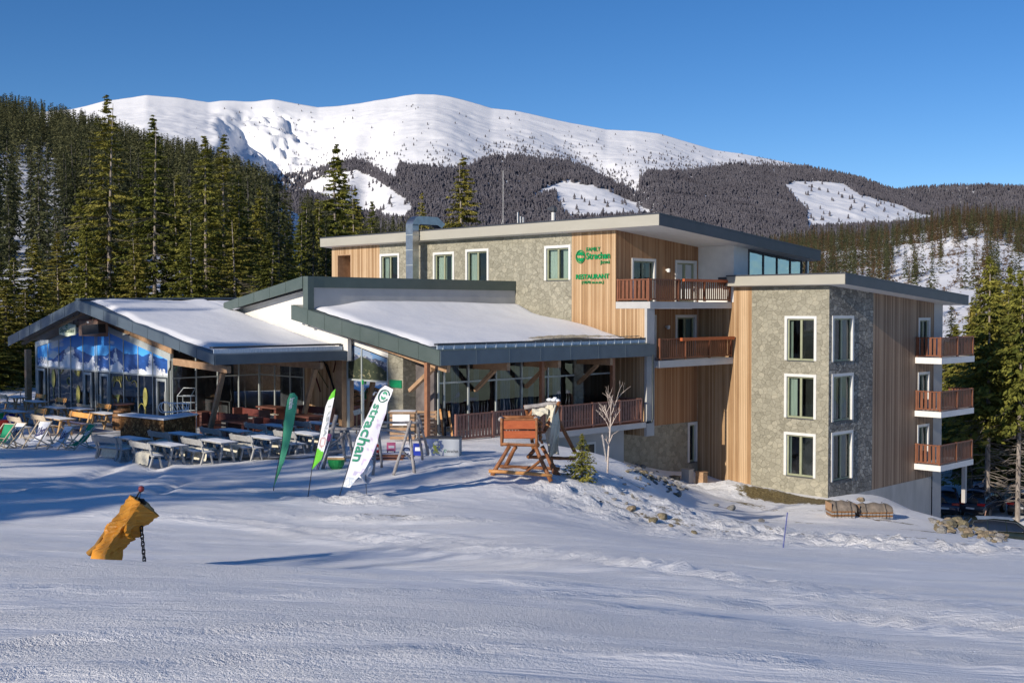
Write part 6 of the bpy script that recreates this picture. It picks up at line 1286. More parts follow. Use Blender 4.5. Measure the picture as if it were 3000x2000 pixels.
# printed box by the deck
g_=onground(1300,1332); o=thing('printed_box','long white box printed with blue and green picture and hotel name beside the ski rack','planter box',g_,-.12); k=F/g_[1]; wd,hh=100/k,50/k
def pic_box(s,z):
    u=s/wd+.5; v=z/hh; n1=fbm(np.c_[u*9,v*5],5,3); n2=fbm(np.c_[u*14,v*9],4,7); col=np.full((len(u),3),(.66,.72,.80)); k1=(u<.55)&(n1>.42+np.abs(u-.22)*.45); col[k1]=lerp((.02,.05,.22),(.15,.25,.5),n2)[k1]; k2=(np.abs(u-.32)<.10)&(n2>.5)&(v>.15)&(v<.85); col[k2]=(.35,.42,.05); return col*.62
m=MB(); cols=[]; nu,nv=60,24
for a in range(nu+1):
    for b in range(nv+1): m.v.append(((a/nu-.5)*wd,-.302,hh*b/nv)); cols.append(((a/nu-.5)*wd,hh*b/nv))
for a in range(nu):
    for b in range(nv): q=a*(nv+1)+b; m.f.append((q,q+nv+1,q+nv+2,q+1))
cc=np.array(cols); m.build('printed_panel','paint',o,cols=np.c_[pic_box(cc[:,0],cc[:,1]),np.ones(len(cc))])
m=MB(); m.box(-wd/2,-.3,0,wd/2,.3,hh); m.build('case','plaster_grey',o); m=MB(); m.box(-wd/2-.02,-.33,hh+.002,wd/2+.02,.32,hh+.04); m.build('lid','fascia_dark',o); fit('strachan',lambda s,oo,z:(s,-.303-oo,z),wd*.14,hh*.2,wd*.33,hh*.18,'lettering','black',o,(0,0,0),o=.002,ext=.004)
m=MB(); m.tube([(wd*.09+.04*math.cos(t),-.31,hh*.3+.05*math.sin(t)) for t in np.linspace(0,5.4,12)],.01,4); m.build('emblem','green_sign',o)
# skis leaning by the deck rail
for k,(x0,y0,x1,y1,mt,lb) in enumerate([(1299,1278,1290,1206,'log_yellow','pale ski leaning at the left of the deck railing'),(1305,1279,1302,1204,'black','dark ski standing beside the pale leaning ski'),(1325,1280,1316,1212,'log_yellow','pale ski leaning farthest right at the deck railing')]):
    g_,kk,Pp=camf(x0,y0); p=Vector(Pp(x0,y0));q=Vector(Pp(x1,y1,.35)); m=MB(); m.beam(p-Vector(g_),q-Vector(g_),.09,.02,(0,1,0)); d=(q-p).normalized(); e=q-Vector(g_); m.beam(e,e+d*.14+Vector((0,-.06,0)),.085,.018,(0,1,0)); o=m.build('ski',mt,None); o.location=g_; tag(o,lb,'ski')
# signpost of yellow arrow by the door
g_,kk,Pp=camf(1042,1276); o=thing('arrow_post','thin wooden post with a cream arrow board by the restaurant door','signpost',g_); m=MB(); m.tube([Pp(1044,1270),Pp(1046,1205)],.03,6); m.build('post','wood_bench',o,g_); m=MB(); a=Vector(Pp(1036,1210,-.05)); b=Vector(Pp(1058,1203,-.05)); m.beam(a,b,.04,.22); m.build('arrow_board','fleece',o,g_)
# ---- feather flags
def flag(label,base,Lp,Rp,colf,pole,text_=None,nu=10,nv=60,bend=.05,extra=None):
    g_,k,Pp=camf(*base); o=thing('feather_flag',label,'flag',g_)
    Lp=np.array(Lp,float);Rp=np.array(Rp,float); tl=np.linspace(0,1,len(Lp))
    def P2(u,v,e=0.):
        l=np.array([np.interp(v,tl,Lp[:,0]),np.interp(v,tl,Lp[:,1])]); r=np.array([np.interp(v,tl,Rp[:,0]),np.interp(v,tl,Rp[:,1])]); q=l*(1-u)+r*u
        return Pp(q[0],q[1],-.10*u+bend*math.sin(v*9+u*3)*u-e)
    m=MB(); cols=[]
    for a in range(nu+1):
        for b in range(nv+1): m.v.append(P2(a/nu,b/nv)); cols.append((a/nu,b/nv))
    for a in range(nu):
        for b in range(nv): q=a*(nv+1)+b; m.f.append((q,q+nv+1,q+nv+2,q+1))
    cc=np.array(cols); cl=m.build('flag_cloth','flagpaint',o,g_,True,np.c_[colf(cc[:,0],cc[:,1]),np.ones(len(cc))])
    m=MB(); pp=[Pp(x,y,.0) for x,y in pole]; m.tube(pp,[.014]+[.012]*(len(pp)-2)+[.006],6); m.build('pole','black',o,g_,True)
    if text_:
        for body,u0,u1,v0,v1,mt in text_:
            fit(body,None,0,0,1,1,'lettering',mt,cl,g_,mapf=lambda x,y,e:P2(u0+(u1-u0)*y,v0+(v1-v0)*x,.012+e*.2),ext=.01,bold=.02)
    if extra: extra(o,cl,g_,P2)
    return o
solid=lambda c:(lambda u,v:np.tile(np.array(c),(len(u),1)))
flag('plain green feather flag with a small white crest',(802,1440),[(848,1152),(840,1170),(836,1200),(830,1240),(826,1300),(817,1360),(806,1405),(801,1424)],[(862,1150),(872,1163),(869,1190),(861,1240),(848,1300),(833,1350),(815,1395),(803,1424)],
 lambda u,v:lerp((.05,.33,.19),(.01,.10,.07),np.clip((v-.55)*2.2,0,1)),[(801,1440),(803,1420),(826,1300),(836,1200),(841,1170),(850,1151),(862,1150)],[('Strachan',.28,.72,.13,.29,'white_sign')])
def c2(u,v):
    c=np.tile(np.array((.72,.74,.78)),(len(u),1)); gr_=lerp((.14,.55,.03),(.10,.42,.03),u); c=np.where(((v<.19)|(v>.72+.05*u))[:,None],gr_,c); rr_=np.hypot((u-.55),(v-.66)*7); c=np.where(((rr_>.25)&(rr_<.4))[:,None],np.array((.45,.3,.3))[None],c); return c
flag('narrow white feather flag with light green top and foot',(902,1464),[(972,1150),(962,1165),(953,1190),(945,1235),(938,1270),(930,1310),(922,1345),(914,1374)],[(983,1138),(981,1155),(976,1180),(966,1230),(960,1270),(952,1310),(942,1345),(915,1374)],c2,[(901,1465),(914,1372),(938,1270),(953,1190),(964,1163),(983,1138)],[('JASNA',.3,.75,.28,.60,'alu')])
def c3_(u,v):
    c=np.tile(np.array((.70,.71,.78)),(len(u),1)); n_=fbm(np.c_[u*7,v*30],4,3); c=np.where(((u>.62)&(v>.30)&(v<.78)&(n_>.56))[:,None],np.array((.52,.42,.62))[None],c); c=np.where(((v>.86)&(n_>.52))[:,None],np.array((.42,.48,.56))[None],c); c=np.where(((u>.45)&(v>.72)&(v<.84)&(n_>.56))[:,None],np.array((.40,.38,.55))[None],c); return c
def emb(o,cl,g_,P2):
    m=MB(); m.tube([P2(.52+.36*math.cos(t),.155+.085*math.sin(t),.02) for t in np.linspace(.3,2*PI-.3,30)],.016,5); m.build('emblem_ring',pm('dark_green_ring',(.01,.12,.07)),cl,g_)
    for s in (1,-1):
        m=MB(); pts=[(-.2,.02),(-.1,.06),(.08,.055),(.2,.015),(.08,.02),(0,.03),(-.1,.01)]; m.poly([P2(.52+x*s,.155-y*s,.02) for x,y in pts]); m.build('emblem_leaf',pm('green_leaf_print',(.02,.26,.14)),cl,g_)
flag('tall white feather flag with round green emblem and vertical green lettering',(992,1463),[(1128,1128),(1112,1140),(1098,1165),(1083,1200),(1062,1240),(1043,1285),(1030,1330),(1020,1370),(1010,1405),(1003,1425)],[(1152,1140),(1146,1158),(1136,1178),(1131,1210),(1116,1250),(1104,1300),(1090,1335),(1066,1380),(1042,1405),(1025,1428)],c3_,
 [(990,1466),(1003,1425),(1020,1370),(1043,1285),(1083,1200),(1098,1165),(1112,1139),(1128,1127),(1143,1132),(1153,1141)],[('strachan',.10,.62,.27,.72,pm('flag_green_ink',(.02,.22,.13),(.03,.27,.17)))],extra=emb)
g_,k,Pp=camf(1073,1455); o=thing('collapsed_flag','crumpled translucent flag cloth on a thin pole stuck in the snow behind the white flag','flag',g_); m=MB(); m.tube([Pp(1074,1460),Pp(1071,1385)],.010,5); m.build('pole','black',o,g_)
m=MB(); m.grid(lambda u,v:Pp(1040+45*u+8*math.sin(v*7),1345+62*v+10*math.sin(u*6+v*4),.25*math.sin(u*9)*math.cos(v*8)),14,14); m.build('cloth','canvas_white',o,g_,True)
# ---- red-planked crib on splayed log legs, and log trestle with fleece
z5=lambda x,y:(1400+x/4.704,1140+y/4.704)
g_,k,Pp=camf(1530,1398); Q=lambda x,y,dy=0.:Pp(*z5(x,y),dy)
o=thing('plank_crib','big open crate of red planks raised on splayed brown log legs','log crib',g_)
def lg(nm,x0,y0,d0,x1,y1,d1,rad,mat='log_brown',par=None,og=None):
    m=MB(); a=Vector(Q(x0,y0,d0));b=Vector(Q(x1,y1,d1)); m.tube([a.lerp(b,t/5)+Vector((rnd.uniform(-1,1),rnd.uniform(-1,1),rnd.uniform(-1,1)))*.008 for t in range(6)],[rad*rnd.uniform(.9,1.1) for _ in range(6)],8); return m.build(nm,mat,par or o,g_,True)
def plank(x0,y0,x1,y1,d0,d1,th,mat,nm):
    m=MB(); a,b,c,d=Q(x0,y0,d0),Q(x1,y0,d1),Q(x1,y1,d1),Q(x0,y1,d0); m.v=[a,b,c,d]+[(p[0]+.0,p[1]+th,p[2]) for p in (a,b,c,d)]; m.f=[(0,1,2,3),(7,6,5,4),(0,4,5,1),(1,5,6,2),(2,6,7,3),(3,7,4,0)]; m.build(nm,mat,o,g_)
plank(345,432,800,545,0,0,.03,'wood_orange','plank'); plank(345,572,800,672,0,0,.03,'wood_orange','plank'); plank(345,400,800,425,0,0,.04,'log_brown','plank')
plank(345,360,800,440,.95,.95,.03,'wood_red','plank'); plank(345,480,800,560,.95,.95,.03,'wood_red','plank'); plank(345,600,800,680,.95,.95,.03,'wood_red','plank')
for y0 in (440,575): m=MB(); m.v=[Q(808,y0,.02),Q(808,y0-8,.95),Q(808,y0+90,.95),Q(808,y0+100,.02)]; m.v+=[(p[0]+.03,p[1],p[2]) for p in m.v]; m.f=[(0,1,2,3),(7,6,5,4),(0,4,5,1),(1,5,6,2),(2,6,7,3),(3,7,4,0)]; m.build('plank','wood_red',o,g_)
for x0,d0 in ((330,0),(808,0),(335,.95),(812,.95)): lg('corner_post',x0,395,d0,x0,780,d0,.05)
lg('top_rail',305,412,0,345,398,.98,.07,'log_grey'); lg('top_rail',800,400,0,835,388,.98,.07,'log_grey'); lg('top_rail',340,385,.95,810,385,.95,.05)
lg('bottom_rail',345,745,0.02,800,755,0.02,.045,'log_grey'); lg('floor_beam',325,752,.0,850,775,.0,.055); lg('floor_beam',325,758,.95,850,775,.95,.055)
lg('leg',435,780,.0,190,1195,-.25,.075); lg('leg',520,790,.9,355,1105,1.2,.075); lg('leg',790,790,.0,1010,1270,-.35,.075); lg('leg',880,785,.9,1150,1245,.9,.07); lg('leg',905,800,.7,1090,1250,.6,.06)
lg('ground_rail',150,1122,-.25,1025,1185,-.35,.06,'log_yellow'); lg('ground_rail',300,1060,1.1,1130,1095,.9,.06); lg('brace',630,1165,-.2,925,935,.2,.05); 
for t in range(9): lg('bark_strip',815+rnd.uniform(0,50),420+t*38,.1+rnd.uniform(0,.6),850+rnd.uniform(-20,40),470+t*38,.2+rnd.uniform(0,.6),.05,'log_brown')
o2=thing('log_trestle','brown log trestle with crossed legs standing behind the red-planked crate','log trestle',g_); o=o2
lg('ridge_log',640,248,1.6,1130,185,1.6,.085,'log_grey'); lg('crossed_leg',1130,175,1.5,915,580,1.2,.07); lg('crossed_leg',1010,225,1.7,1340,875,1.9,.07); lg('crossed_leg',650,215,1.7,730,480,1.9,.065); lg('crossed_leg',795,225,1.7,680,420,1.6,.065); lg('post',985,230,1.6,985,560,1.6,.07)
lg('ground_rail',960,945,1.3,1350,955,1.9,.06); lg('ground_rail',780,840,1.4,690,930,.9,.07); lg('ground_rail',690,935,.9,1000,930,1.4,.06); lg('leg',985,560,1.6,1010,1010,1.5,.07); lg('leg',700,400,1.7,770,860,1.6,.06)
m=MB()
def hide(u,v):
    x=930+190*u+12*math.sin(v*9+u*4); y=215+700*v+25*math.sin(u*6)*v; 
    if u<.2: x+=40*(v-.3)
    p=Q(x,y,1.25+.12*math.sin(u*7+v*3)+.5*(1-v)*abs(u-.5)); return (p[0],p[1]+.05*math.sin(u*23+v*17),p[2])
m.grid(hide,18,40); f=m.build('sheepskin','fleece',None,g_,True); f.location=g_; tag(f,'long shaggy cream fleece hanging from the log trestle to the snow','sheepskin')
m=MB(); m.grid(lambda u,v:(lambda p:(p[0],p[1]-.08*math.sin(PI*v),p[2]+.06*math.sin(u*9)*math.sin(v*8)))(Q(745+220*u,262+95*v+10*math.sin(u*7),1.45-.25*v)),14,8); f=m.build('sheepskin','fleece',None,g_,True); f.location=g_; tag(f,'small cream fleece slung over the middle of the trestle beam','sheepskin')
m=MB(); c_=Vector(Q(1045,148,1.55)); [m.lathe([(.05*s_,-.05),(.13*s_,-.02),(.10*s_,.04),(.03,.07*s_)],8,tuple(c_+Vector((dx_,0,dz_)))) for s_,dx_,dz_ in ((1.,0,0),(.8,.14,-.02),(.9,-.15,.01),(.6,.05,.06))]; f=m.build('snow_clump','tablesnow',None,g_,True); f.location=g_; tag(f,'clump of snowy fleece on top of the trestle beam end','snow clump')
# ---- young fir, bare sapling, stakes
g_=onground(1705,1408); sp=thing('small_fir','small young fir planted in the snow right of the log crib','tree',g_); trunkmb(1.62,.035,3).build('trunk','trunk_dark',sp,smooth=True)
V,Fc=crown(1.62,.80,.06,17,9,7,4,.10,5,droop=.05,gap=.15,pw=.8); numesh('crown',V,Fc,'needle',sp)
g_,k,Pp=camf(1779,1384); sp=thing('bare_sapling','slender bare sapling with pale branches before the deck corner','tree',g_); q=random.Random(9); m=MB(); tp=Vector((.12,0,2.1)); m.tube([(0,0,-.2),(.04,0,.8),(.1,0,1.5),(.13,0,2.2)],[.04,.035,.028,.022],8); m.build('trunk','bark_birch',sp,smooth=True)
m=MB()
def br_(p,d,L,r_,lv):
    e=p+d*L; md=p+d*L*.5+Vector((q.uniform(-.04,.04),q.uniform(-.04,.04),.02)); m.tube([p,md,e],[r_,r_*.75,r_*.45],5)
    if lv>0:
        for _ in range(q.choice((2,3,3))):
            t=q.uniform(.35,1.); dd=(d+Vector((q.uniform(-.75,.75),q.uniform(-.6,.6),q.uniform(-.1,.6)))).normalized(); br_(p.lerp(e,t),dd,L*q.uniform(.45,.75),r_*.6,lv-1)
for z_,dx,L in ((1.2,.4,.35),(1.65,-.45,.55),(1.75,.5,.6),(1.95,-.3,.75),(2.1,.1,.95),(2.15,.35,.8),(2.0,-.55,.6),(1.0,-.5,.4)): br_(Vector((.1,0,z_)),Vector((dx,q.uniform(-.4,.4),1)).normalized(),L,.02,2)
m.build('crown','bark_birch',sp,smooth=True)
g_,k,Pp=camf(1776,1352); m=MB(); m.tube([Vector(Pp(1777,1352))-Vector(g_),Vector(Pp(1765,1272,.1))-Vector(g_)],[.035,.045],7); o=m.build('stake','log_grey',None); o.location=g_; tag(o,'leaning grey wooden stake beside the bare sapling','stake')
g_,k,Pp=camf(2294,1605); m=MB(); m.tube([Vector(Pp(2294,1608))-Vector(g_),Vector(Pp(2307,1500))-Vector(g_)],.015,6); o=m.build('marker_pole','poleblue',None); o.location=g_; tag(o,'blue slanting marker pole in the open snow below the hotel corner','marker pole')
g_,k,Pp=camf(2876,1552); m=MB(); m.tube([Vector(Pp(2876,1552))-Vector(g_),Vector(Pp(2889,1495))-Vector(g_)],.022,6); o=m.build('marker_pole','poleorange',None); o.location=g_; tag(o,'thin reddish marker stick at the top of the rock pile before the parked cars','marker pole')
# ---- rocks
def rockmesh(seed):
    bm=bmesh.new(); bmesh.ops.create_icosphere(bm,subdivisions=3,radius=1); q=random.Random(seed); sx,sy,sz=q.uniform(.9,1.4),q.uniform(.75,1.1),q.uniform(.5,.8)
    pl=[(Vector((q.gauss(0,1),q.gauss(0,1),q.gauss(0,.8))).normalized(),q.uniform(.55,.85)) for _ in range(14)]
    for v in bm.verts:
        c=v.co.copy()
        for n_,d_ in pl:
            e=c.dot(n_)-d_
            if e>0: c-=n_*e
        c+=v.co.normalized()*.08*mnoise.noise(v.co*2.2+Vector((seed,0,0))); v.co=Vector((c.x*sx,c.y*sy,c.z*sz))
    me=bpy.data.meshes.new('rock'); bm.to_mesh(me); bm.free(); return me
RB_=[rockmesh(k) for k in range(7)]
for me in RB_: me.materials.append(M['rock'])
RG_=[me.copy() for me in RB_]
for me in RG_: me.materials.clear(); me.materials.append(M['rock_grey'])
def rock(px,py,wpx,label,group,grey=False,sink=.25):
    g_=onground(px,py); s=wpx/2/(F/g_[1])/1.1; o=bpy.data.objects.new('rock',rt.choice(RG_ if grey else RB_)); COL.objects.link(o); o.location=(g_[0],g_[1],g_[2]+s*.6*(1-sink*2)); o.scale=(s,s,s*rt.uniform(.8,1.2)); o.rotation_euler=(rt.uniform(-.3,.3),rt.uniform(-.3,.3),rt.uniform(0,6.28)); tag(o,label,'rock',group)
for px,py,w_,lb in [(1935,1518,46,'largest brown rock in the row of rocks on the snow bank'),(1845,1497,40,'flat grey-brown slab at the upper end of the row of rocks'),(1884,1512,26,'brown rock left of the largest rock in the row'),(1912,1528,30,'brown rock just below the largest rock in the row'),(1962,1545,28,'brown rock right below the largest rock in the row'),(1998,1552,26,'rounded brown rock near the lower end of the row'),(2034,1564,28,'mossy rock at the lower end of the row')]: rock(px,py,w_,lb,'rocks in a row on the snow bank')
rq=random.Random(21)
for k in range(80):
    t=rq.random(); px=1845+t*165+rq.gauss(0,10); py=1372+t*70+rq.gauss(0,9); rock(px,py,rq.uniform(8,24),'grey rock in the stony strip below the hotel wall','rocks of the stony strip below the hotel wall',rq.random()<.7)
for px,py,w_ in [(1770,1430,20),(1775,1444,18),(1850,1456,18),(1800,1461,16),(1835,1475,16),(1810,1445,12),(1880,1432,18),(1900,1418,16),(1830,1418,13),(1820,1400,14),(1862,1402,16),(1905,1455,12),(1760,1468,10)]: rock(px,py,w_,'dark stone half sunk in the snow slope below the young fir','dark stones in the snow slope',True,.4)
for px,py,w_,lb in [(2098,1482,24,'grey rock by the left of the two stones before the bare grass'),(2140,1492,34,'grey rock, larger of the two stones before the bare grass'),(2232,1530,28,'lone brown rock left of the blue marker pole'),(2260,1552,14,'small stone below the lone brown rock'),(2390,1585,16,'small dark stone right of the blue marker pole')]: rock(px,py,w_,lb,None,True)
for k in range(130):
    t=rq.random(); s=rq.random(); px=2735+t*215+rq.gauss(0,8); py=1526+t*54+ (s-.5)*54*(1-t*.55)+rq.gauss(0,3); rock(px,py,rq.choice((14,17,21,25,31,38)),'brown rock in the big rock pile before the parked cars','rocks of the pile before the parked cars',rq.random()<.3,.1)
# bundles of rolled slat mats by the corner
def bundle(label,x0,x1,py,h):
    g_,k,Pp=camf((x0+x1)/2,py); wd=(x1-x0)/k; hh=h/k; o=thing('mat_bundle',label,'bundle',g_,.05); 
    m=MB(); m.grid(lambda u,v:((u-.5)*wd*(1-.1*math.sin(PI*v)**6),-.38+.8*v,(hh*.35+hh*.62*math.sin(PI*min(1,max(0,v)))**.45)*(1-.18*(2*u-1)**4)+.03*math.sin(u*15)),16,14); m.build('cover',pm('grey_brown_cloth',(.12,.10,.08),(.24,.20,.165),.9,4,bump=.5),o,smooth=True)
    for r_ in range(4):
        for c in range(int(wd/.16)):
            m=MB() if (c==0) else m; x=-wd/2+.03+c*.16; m.box(x,-.42+rq.uniform(0,.04),r_*hh*.11,x+.135,.4,r_*hh*.11+hh*.08)
        m.build('slat_layer','barrel' if r_%2 else 'log_grey',o)
    m=MB(); m.box(-wd/2,-.40,hh*.44,-wd/2+.04,.4,hh*.9); m.build('end_board','wood_beam',o)
    for s in (-.28,.28): m=MB(); m.tube([(wd*s,-.44,0),(wd*s,-.43,hh*.5),(wd*s,-.2,hh*.97),(wd*s,.2,hh*.97),(wd*s,.43,hh*.4)],.012,4); m.build('strap','black',o)
bundle('left bundle of stacked slat mats under grey cloth at the hotel corner',2425,2503,1512,48); bundle('right bundle of stacked slat mats under grey cloth at the hotel corner',2506,2610,1513,42)
rock(2524,1512,26,'rounded stone lying on top between the two mat bundles',None); o=COL.objects[-1]; o.location.z+=.72; o.location.y+=.1
# boxes at the foot of the recess
g_=onground(2035,1415); 
for dx,mt,lb,w_,h in ((-.4,'concrete','grey cover box leaning at the foot of the stone wall',.5,.75),(.35,'wood_beam','wooden crate at the foot of the shaded larch wall',.5,.6),(-1.1,'rock','brown block at the foot of the stone wall beside the stony strip',.4,.4)):
    m=MB(); m.box(-w_/2,-.2,-.1,w_/2,.2,h); m.box(-w_/2-.03,-.23,h,w_/2+.03,.23,h+.04); o=m.build('cover_box',mt,None); o.location=(g_[0]+dx,g_[1]-abs(dx)*.3,g_[2]); o.rotation_euler=(0,0,RU); tag(o,lb,'box')
# ================================================================= orange padded post cover with chain, in the foreground
gB=18.; kB=F/gB; PB=lambda x,y,dy=0.:atD(x,y,gB+dy)
g_=PB(320,1632); o=thing('padded_cover','orange tarpaulin cover over a tilted post in the foreground snow, tied in at the waist','post cover',g_)
yg_=float(proj(-6.,17.9,gz1(-6.,17.9)-.06)[1]); secs=[((262,yg_+6),(306,yg_+14),(352,yg_+6)),((274,1612),(311,1624),(362,1611)),((293,1590),(317,1603),(376,1593)),((312,1562),(338,1575),(391,1578)),((332,1533),(360,1550),(397,1560)),((341,1514),(379,1522),(414,1546)),((361,1480),(398,1492),(440,1526)),((380,1450),(414,1473),(461,1507))]
nL,nA=26,28; ts=np.linspace(0,1,len(secs)); V=[]
sec=np.array(secs,float)
def cov(t,w_):
    k=[np.array([np.interp(t,ts,sec[:,j,0]),np.interp(t,ts,sec[:,j,1])]) for j in range(3)]; L_,M_,R_=k; Bk=L_+R_-M_+np.array([-6,-10])*0; 
    q=[(L_,.0),(M_,-.26),(R_,.0),((L_+R_)/2+ (R_-L_)*0+np.array([4,-12]),.28)]
    s=w_*4; i=int(s)%4; f=s-int(s); f=f*f*(3-2*f)*.5+f*.5; a,b=q[i],q[(i+1)%4]; p=a[0]*(1-f)+b[0]*f; d=a[1]*(1-f)+b[1]*f; return p,d
Vn=[]
for a in range(nL+1):
    t=a/nL
    for b in range(nA):
        w_=b/nA; p,d=cov(t,w_); nv_=mnoise.noise(Vector((math.cos(w_*6.283)*2.2,math.sin(w_*6.283)*2.2,t*5)))
        wr=math.exp(-((t-.55)/.12)**2); fold=wr*.04*math.sin(w_*44+t*9)+ .03*math.exp(-(t/.10)**2)*math.sin(w_*34)+.012*nv_+.085*(1-abs(2*((w_*5.+t*3.1+nv_*.5)%1)-1))*(.25+wr)
        cpx=np.mean([cov(t,z_)[0] for z_ in (0,.25,.5,.75)],axis=0) if b==0 else cpx
        dirx=(p-cpx)/kB; X_=PB(p[0],p[1],d); fold+=.022*mnoise.noise(Vector((a*.9+7,b*.9,3.3)))+.012*((a*7+b*13)%5-2)/2; rad=Vector((dirx[0],d,-dirx[1])); rad=rad.normalized() if rad.length>1e-6 else Vector((0,-1,0)); Vn.append(tuple(Vector(X_)+rad*fold))
m=MB(); m.v=Vn; m.f=[(a*nA+b,a*nA+(b+1)%nA,(a+1)*nA+(b+1)%nA,(a+1)*nA+b) for a in range(nL) for b in range(nA)]; m.build('tarpaulin','tarp',o,g_,False)
m=MB(); tp=[Vn[nL*nA+b] for b in range(nA)]; c_=sum((Vector(p) for p in tp),Vector())/nA; m.v=tp+[tuple(c_+Vector((-.03,0,-.02)))]; m.f=[(b,(b+1)%nA,nA) for b in range(nA)]; m.build('top_flap','tarp',o,g_,True)
m=MB(); m.tube(tp+[tp[0]],.008,5,caps=False); m.build('hem','tarp_hem',o,g_,True)
m=MB(); ft=[(262,1622),(285,1600),(300,1575),(318,1548),(330,1530)]; m.tube([PB(x-3,y,.06) for x,y in ft],[.05,.04,.03,.025,.01],7); m.build('side_flap','tarp_hem',o,g_,True)
m=MB(); m.tube([PB(396,1462,.02),PB(404,1448,.02),PB(413,1434,.02)],.012,7); m.tube([PB(408,1462,.03),PB(411,1447,.03),PB(414,1434,.02)],.006,6); m.build('lever','black_metal',o,g_,True)
m=MB(); c_=PB(414,1431,.02); m.lathe([(.012,-.05),(.04,-.035),(.048,0),(.038,.032),(.012,.045)],12,c_); m.build('lever_knob','rednob',o,g_,True)
m=MB(); m.tube([PB(405,1462,.05),PB(417,1468,.05),PB(428,1475,.05)],[.02,.05,.02],8); m.build('fitting','black_metal',o,g_,True)
oc=thing('steel_chain','dark steel chain hanging from the orange post cover into the snow','chain',PB(420,1600)); g2=PB(420,1600)
n=11; 
for k in range(n):
    x=414.5+8*k/8; y=1548+k*11.2; c_=Vector(PB(x,y,-.05)); m=MB(); hl,hw=.042,.021; 
    ring=[(hw*math.cos(t),(hl if math.sin(t)>0 else -hl)*.45+hw*1.2*math.sin(t)) for t in np.linspace(0,2*PI,17)]
    ring=[c_+(Vector((a,0,b)) if k%2==0 else Vector((a*.35,a*.95,b))) for a,b in ring]; m.tube(ring,.0095,6,caps=False); m.build('link','black_metal',oc,g2,True)
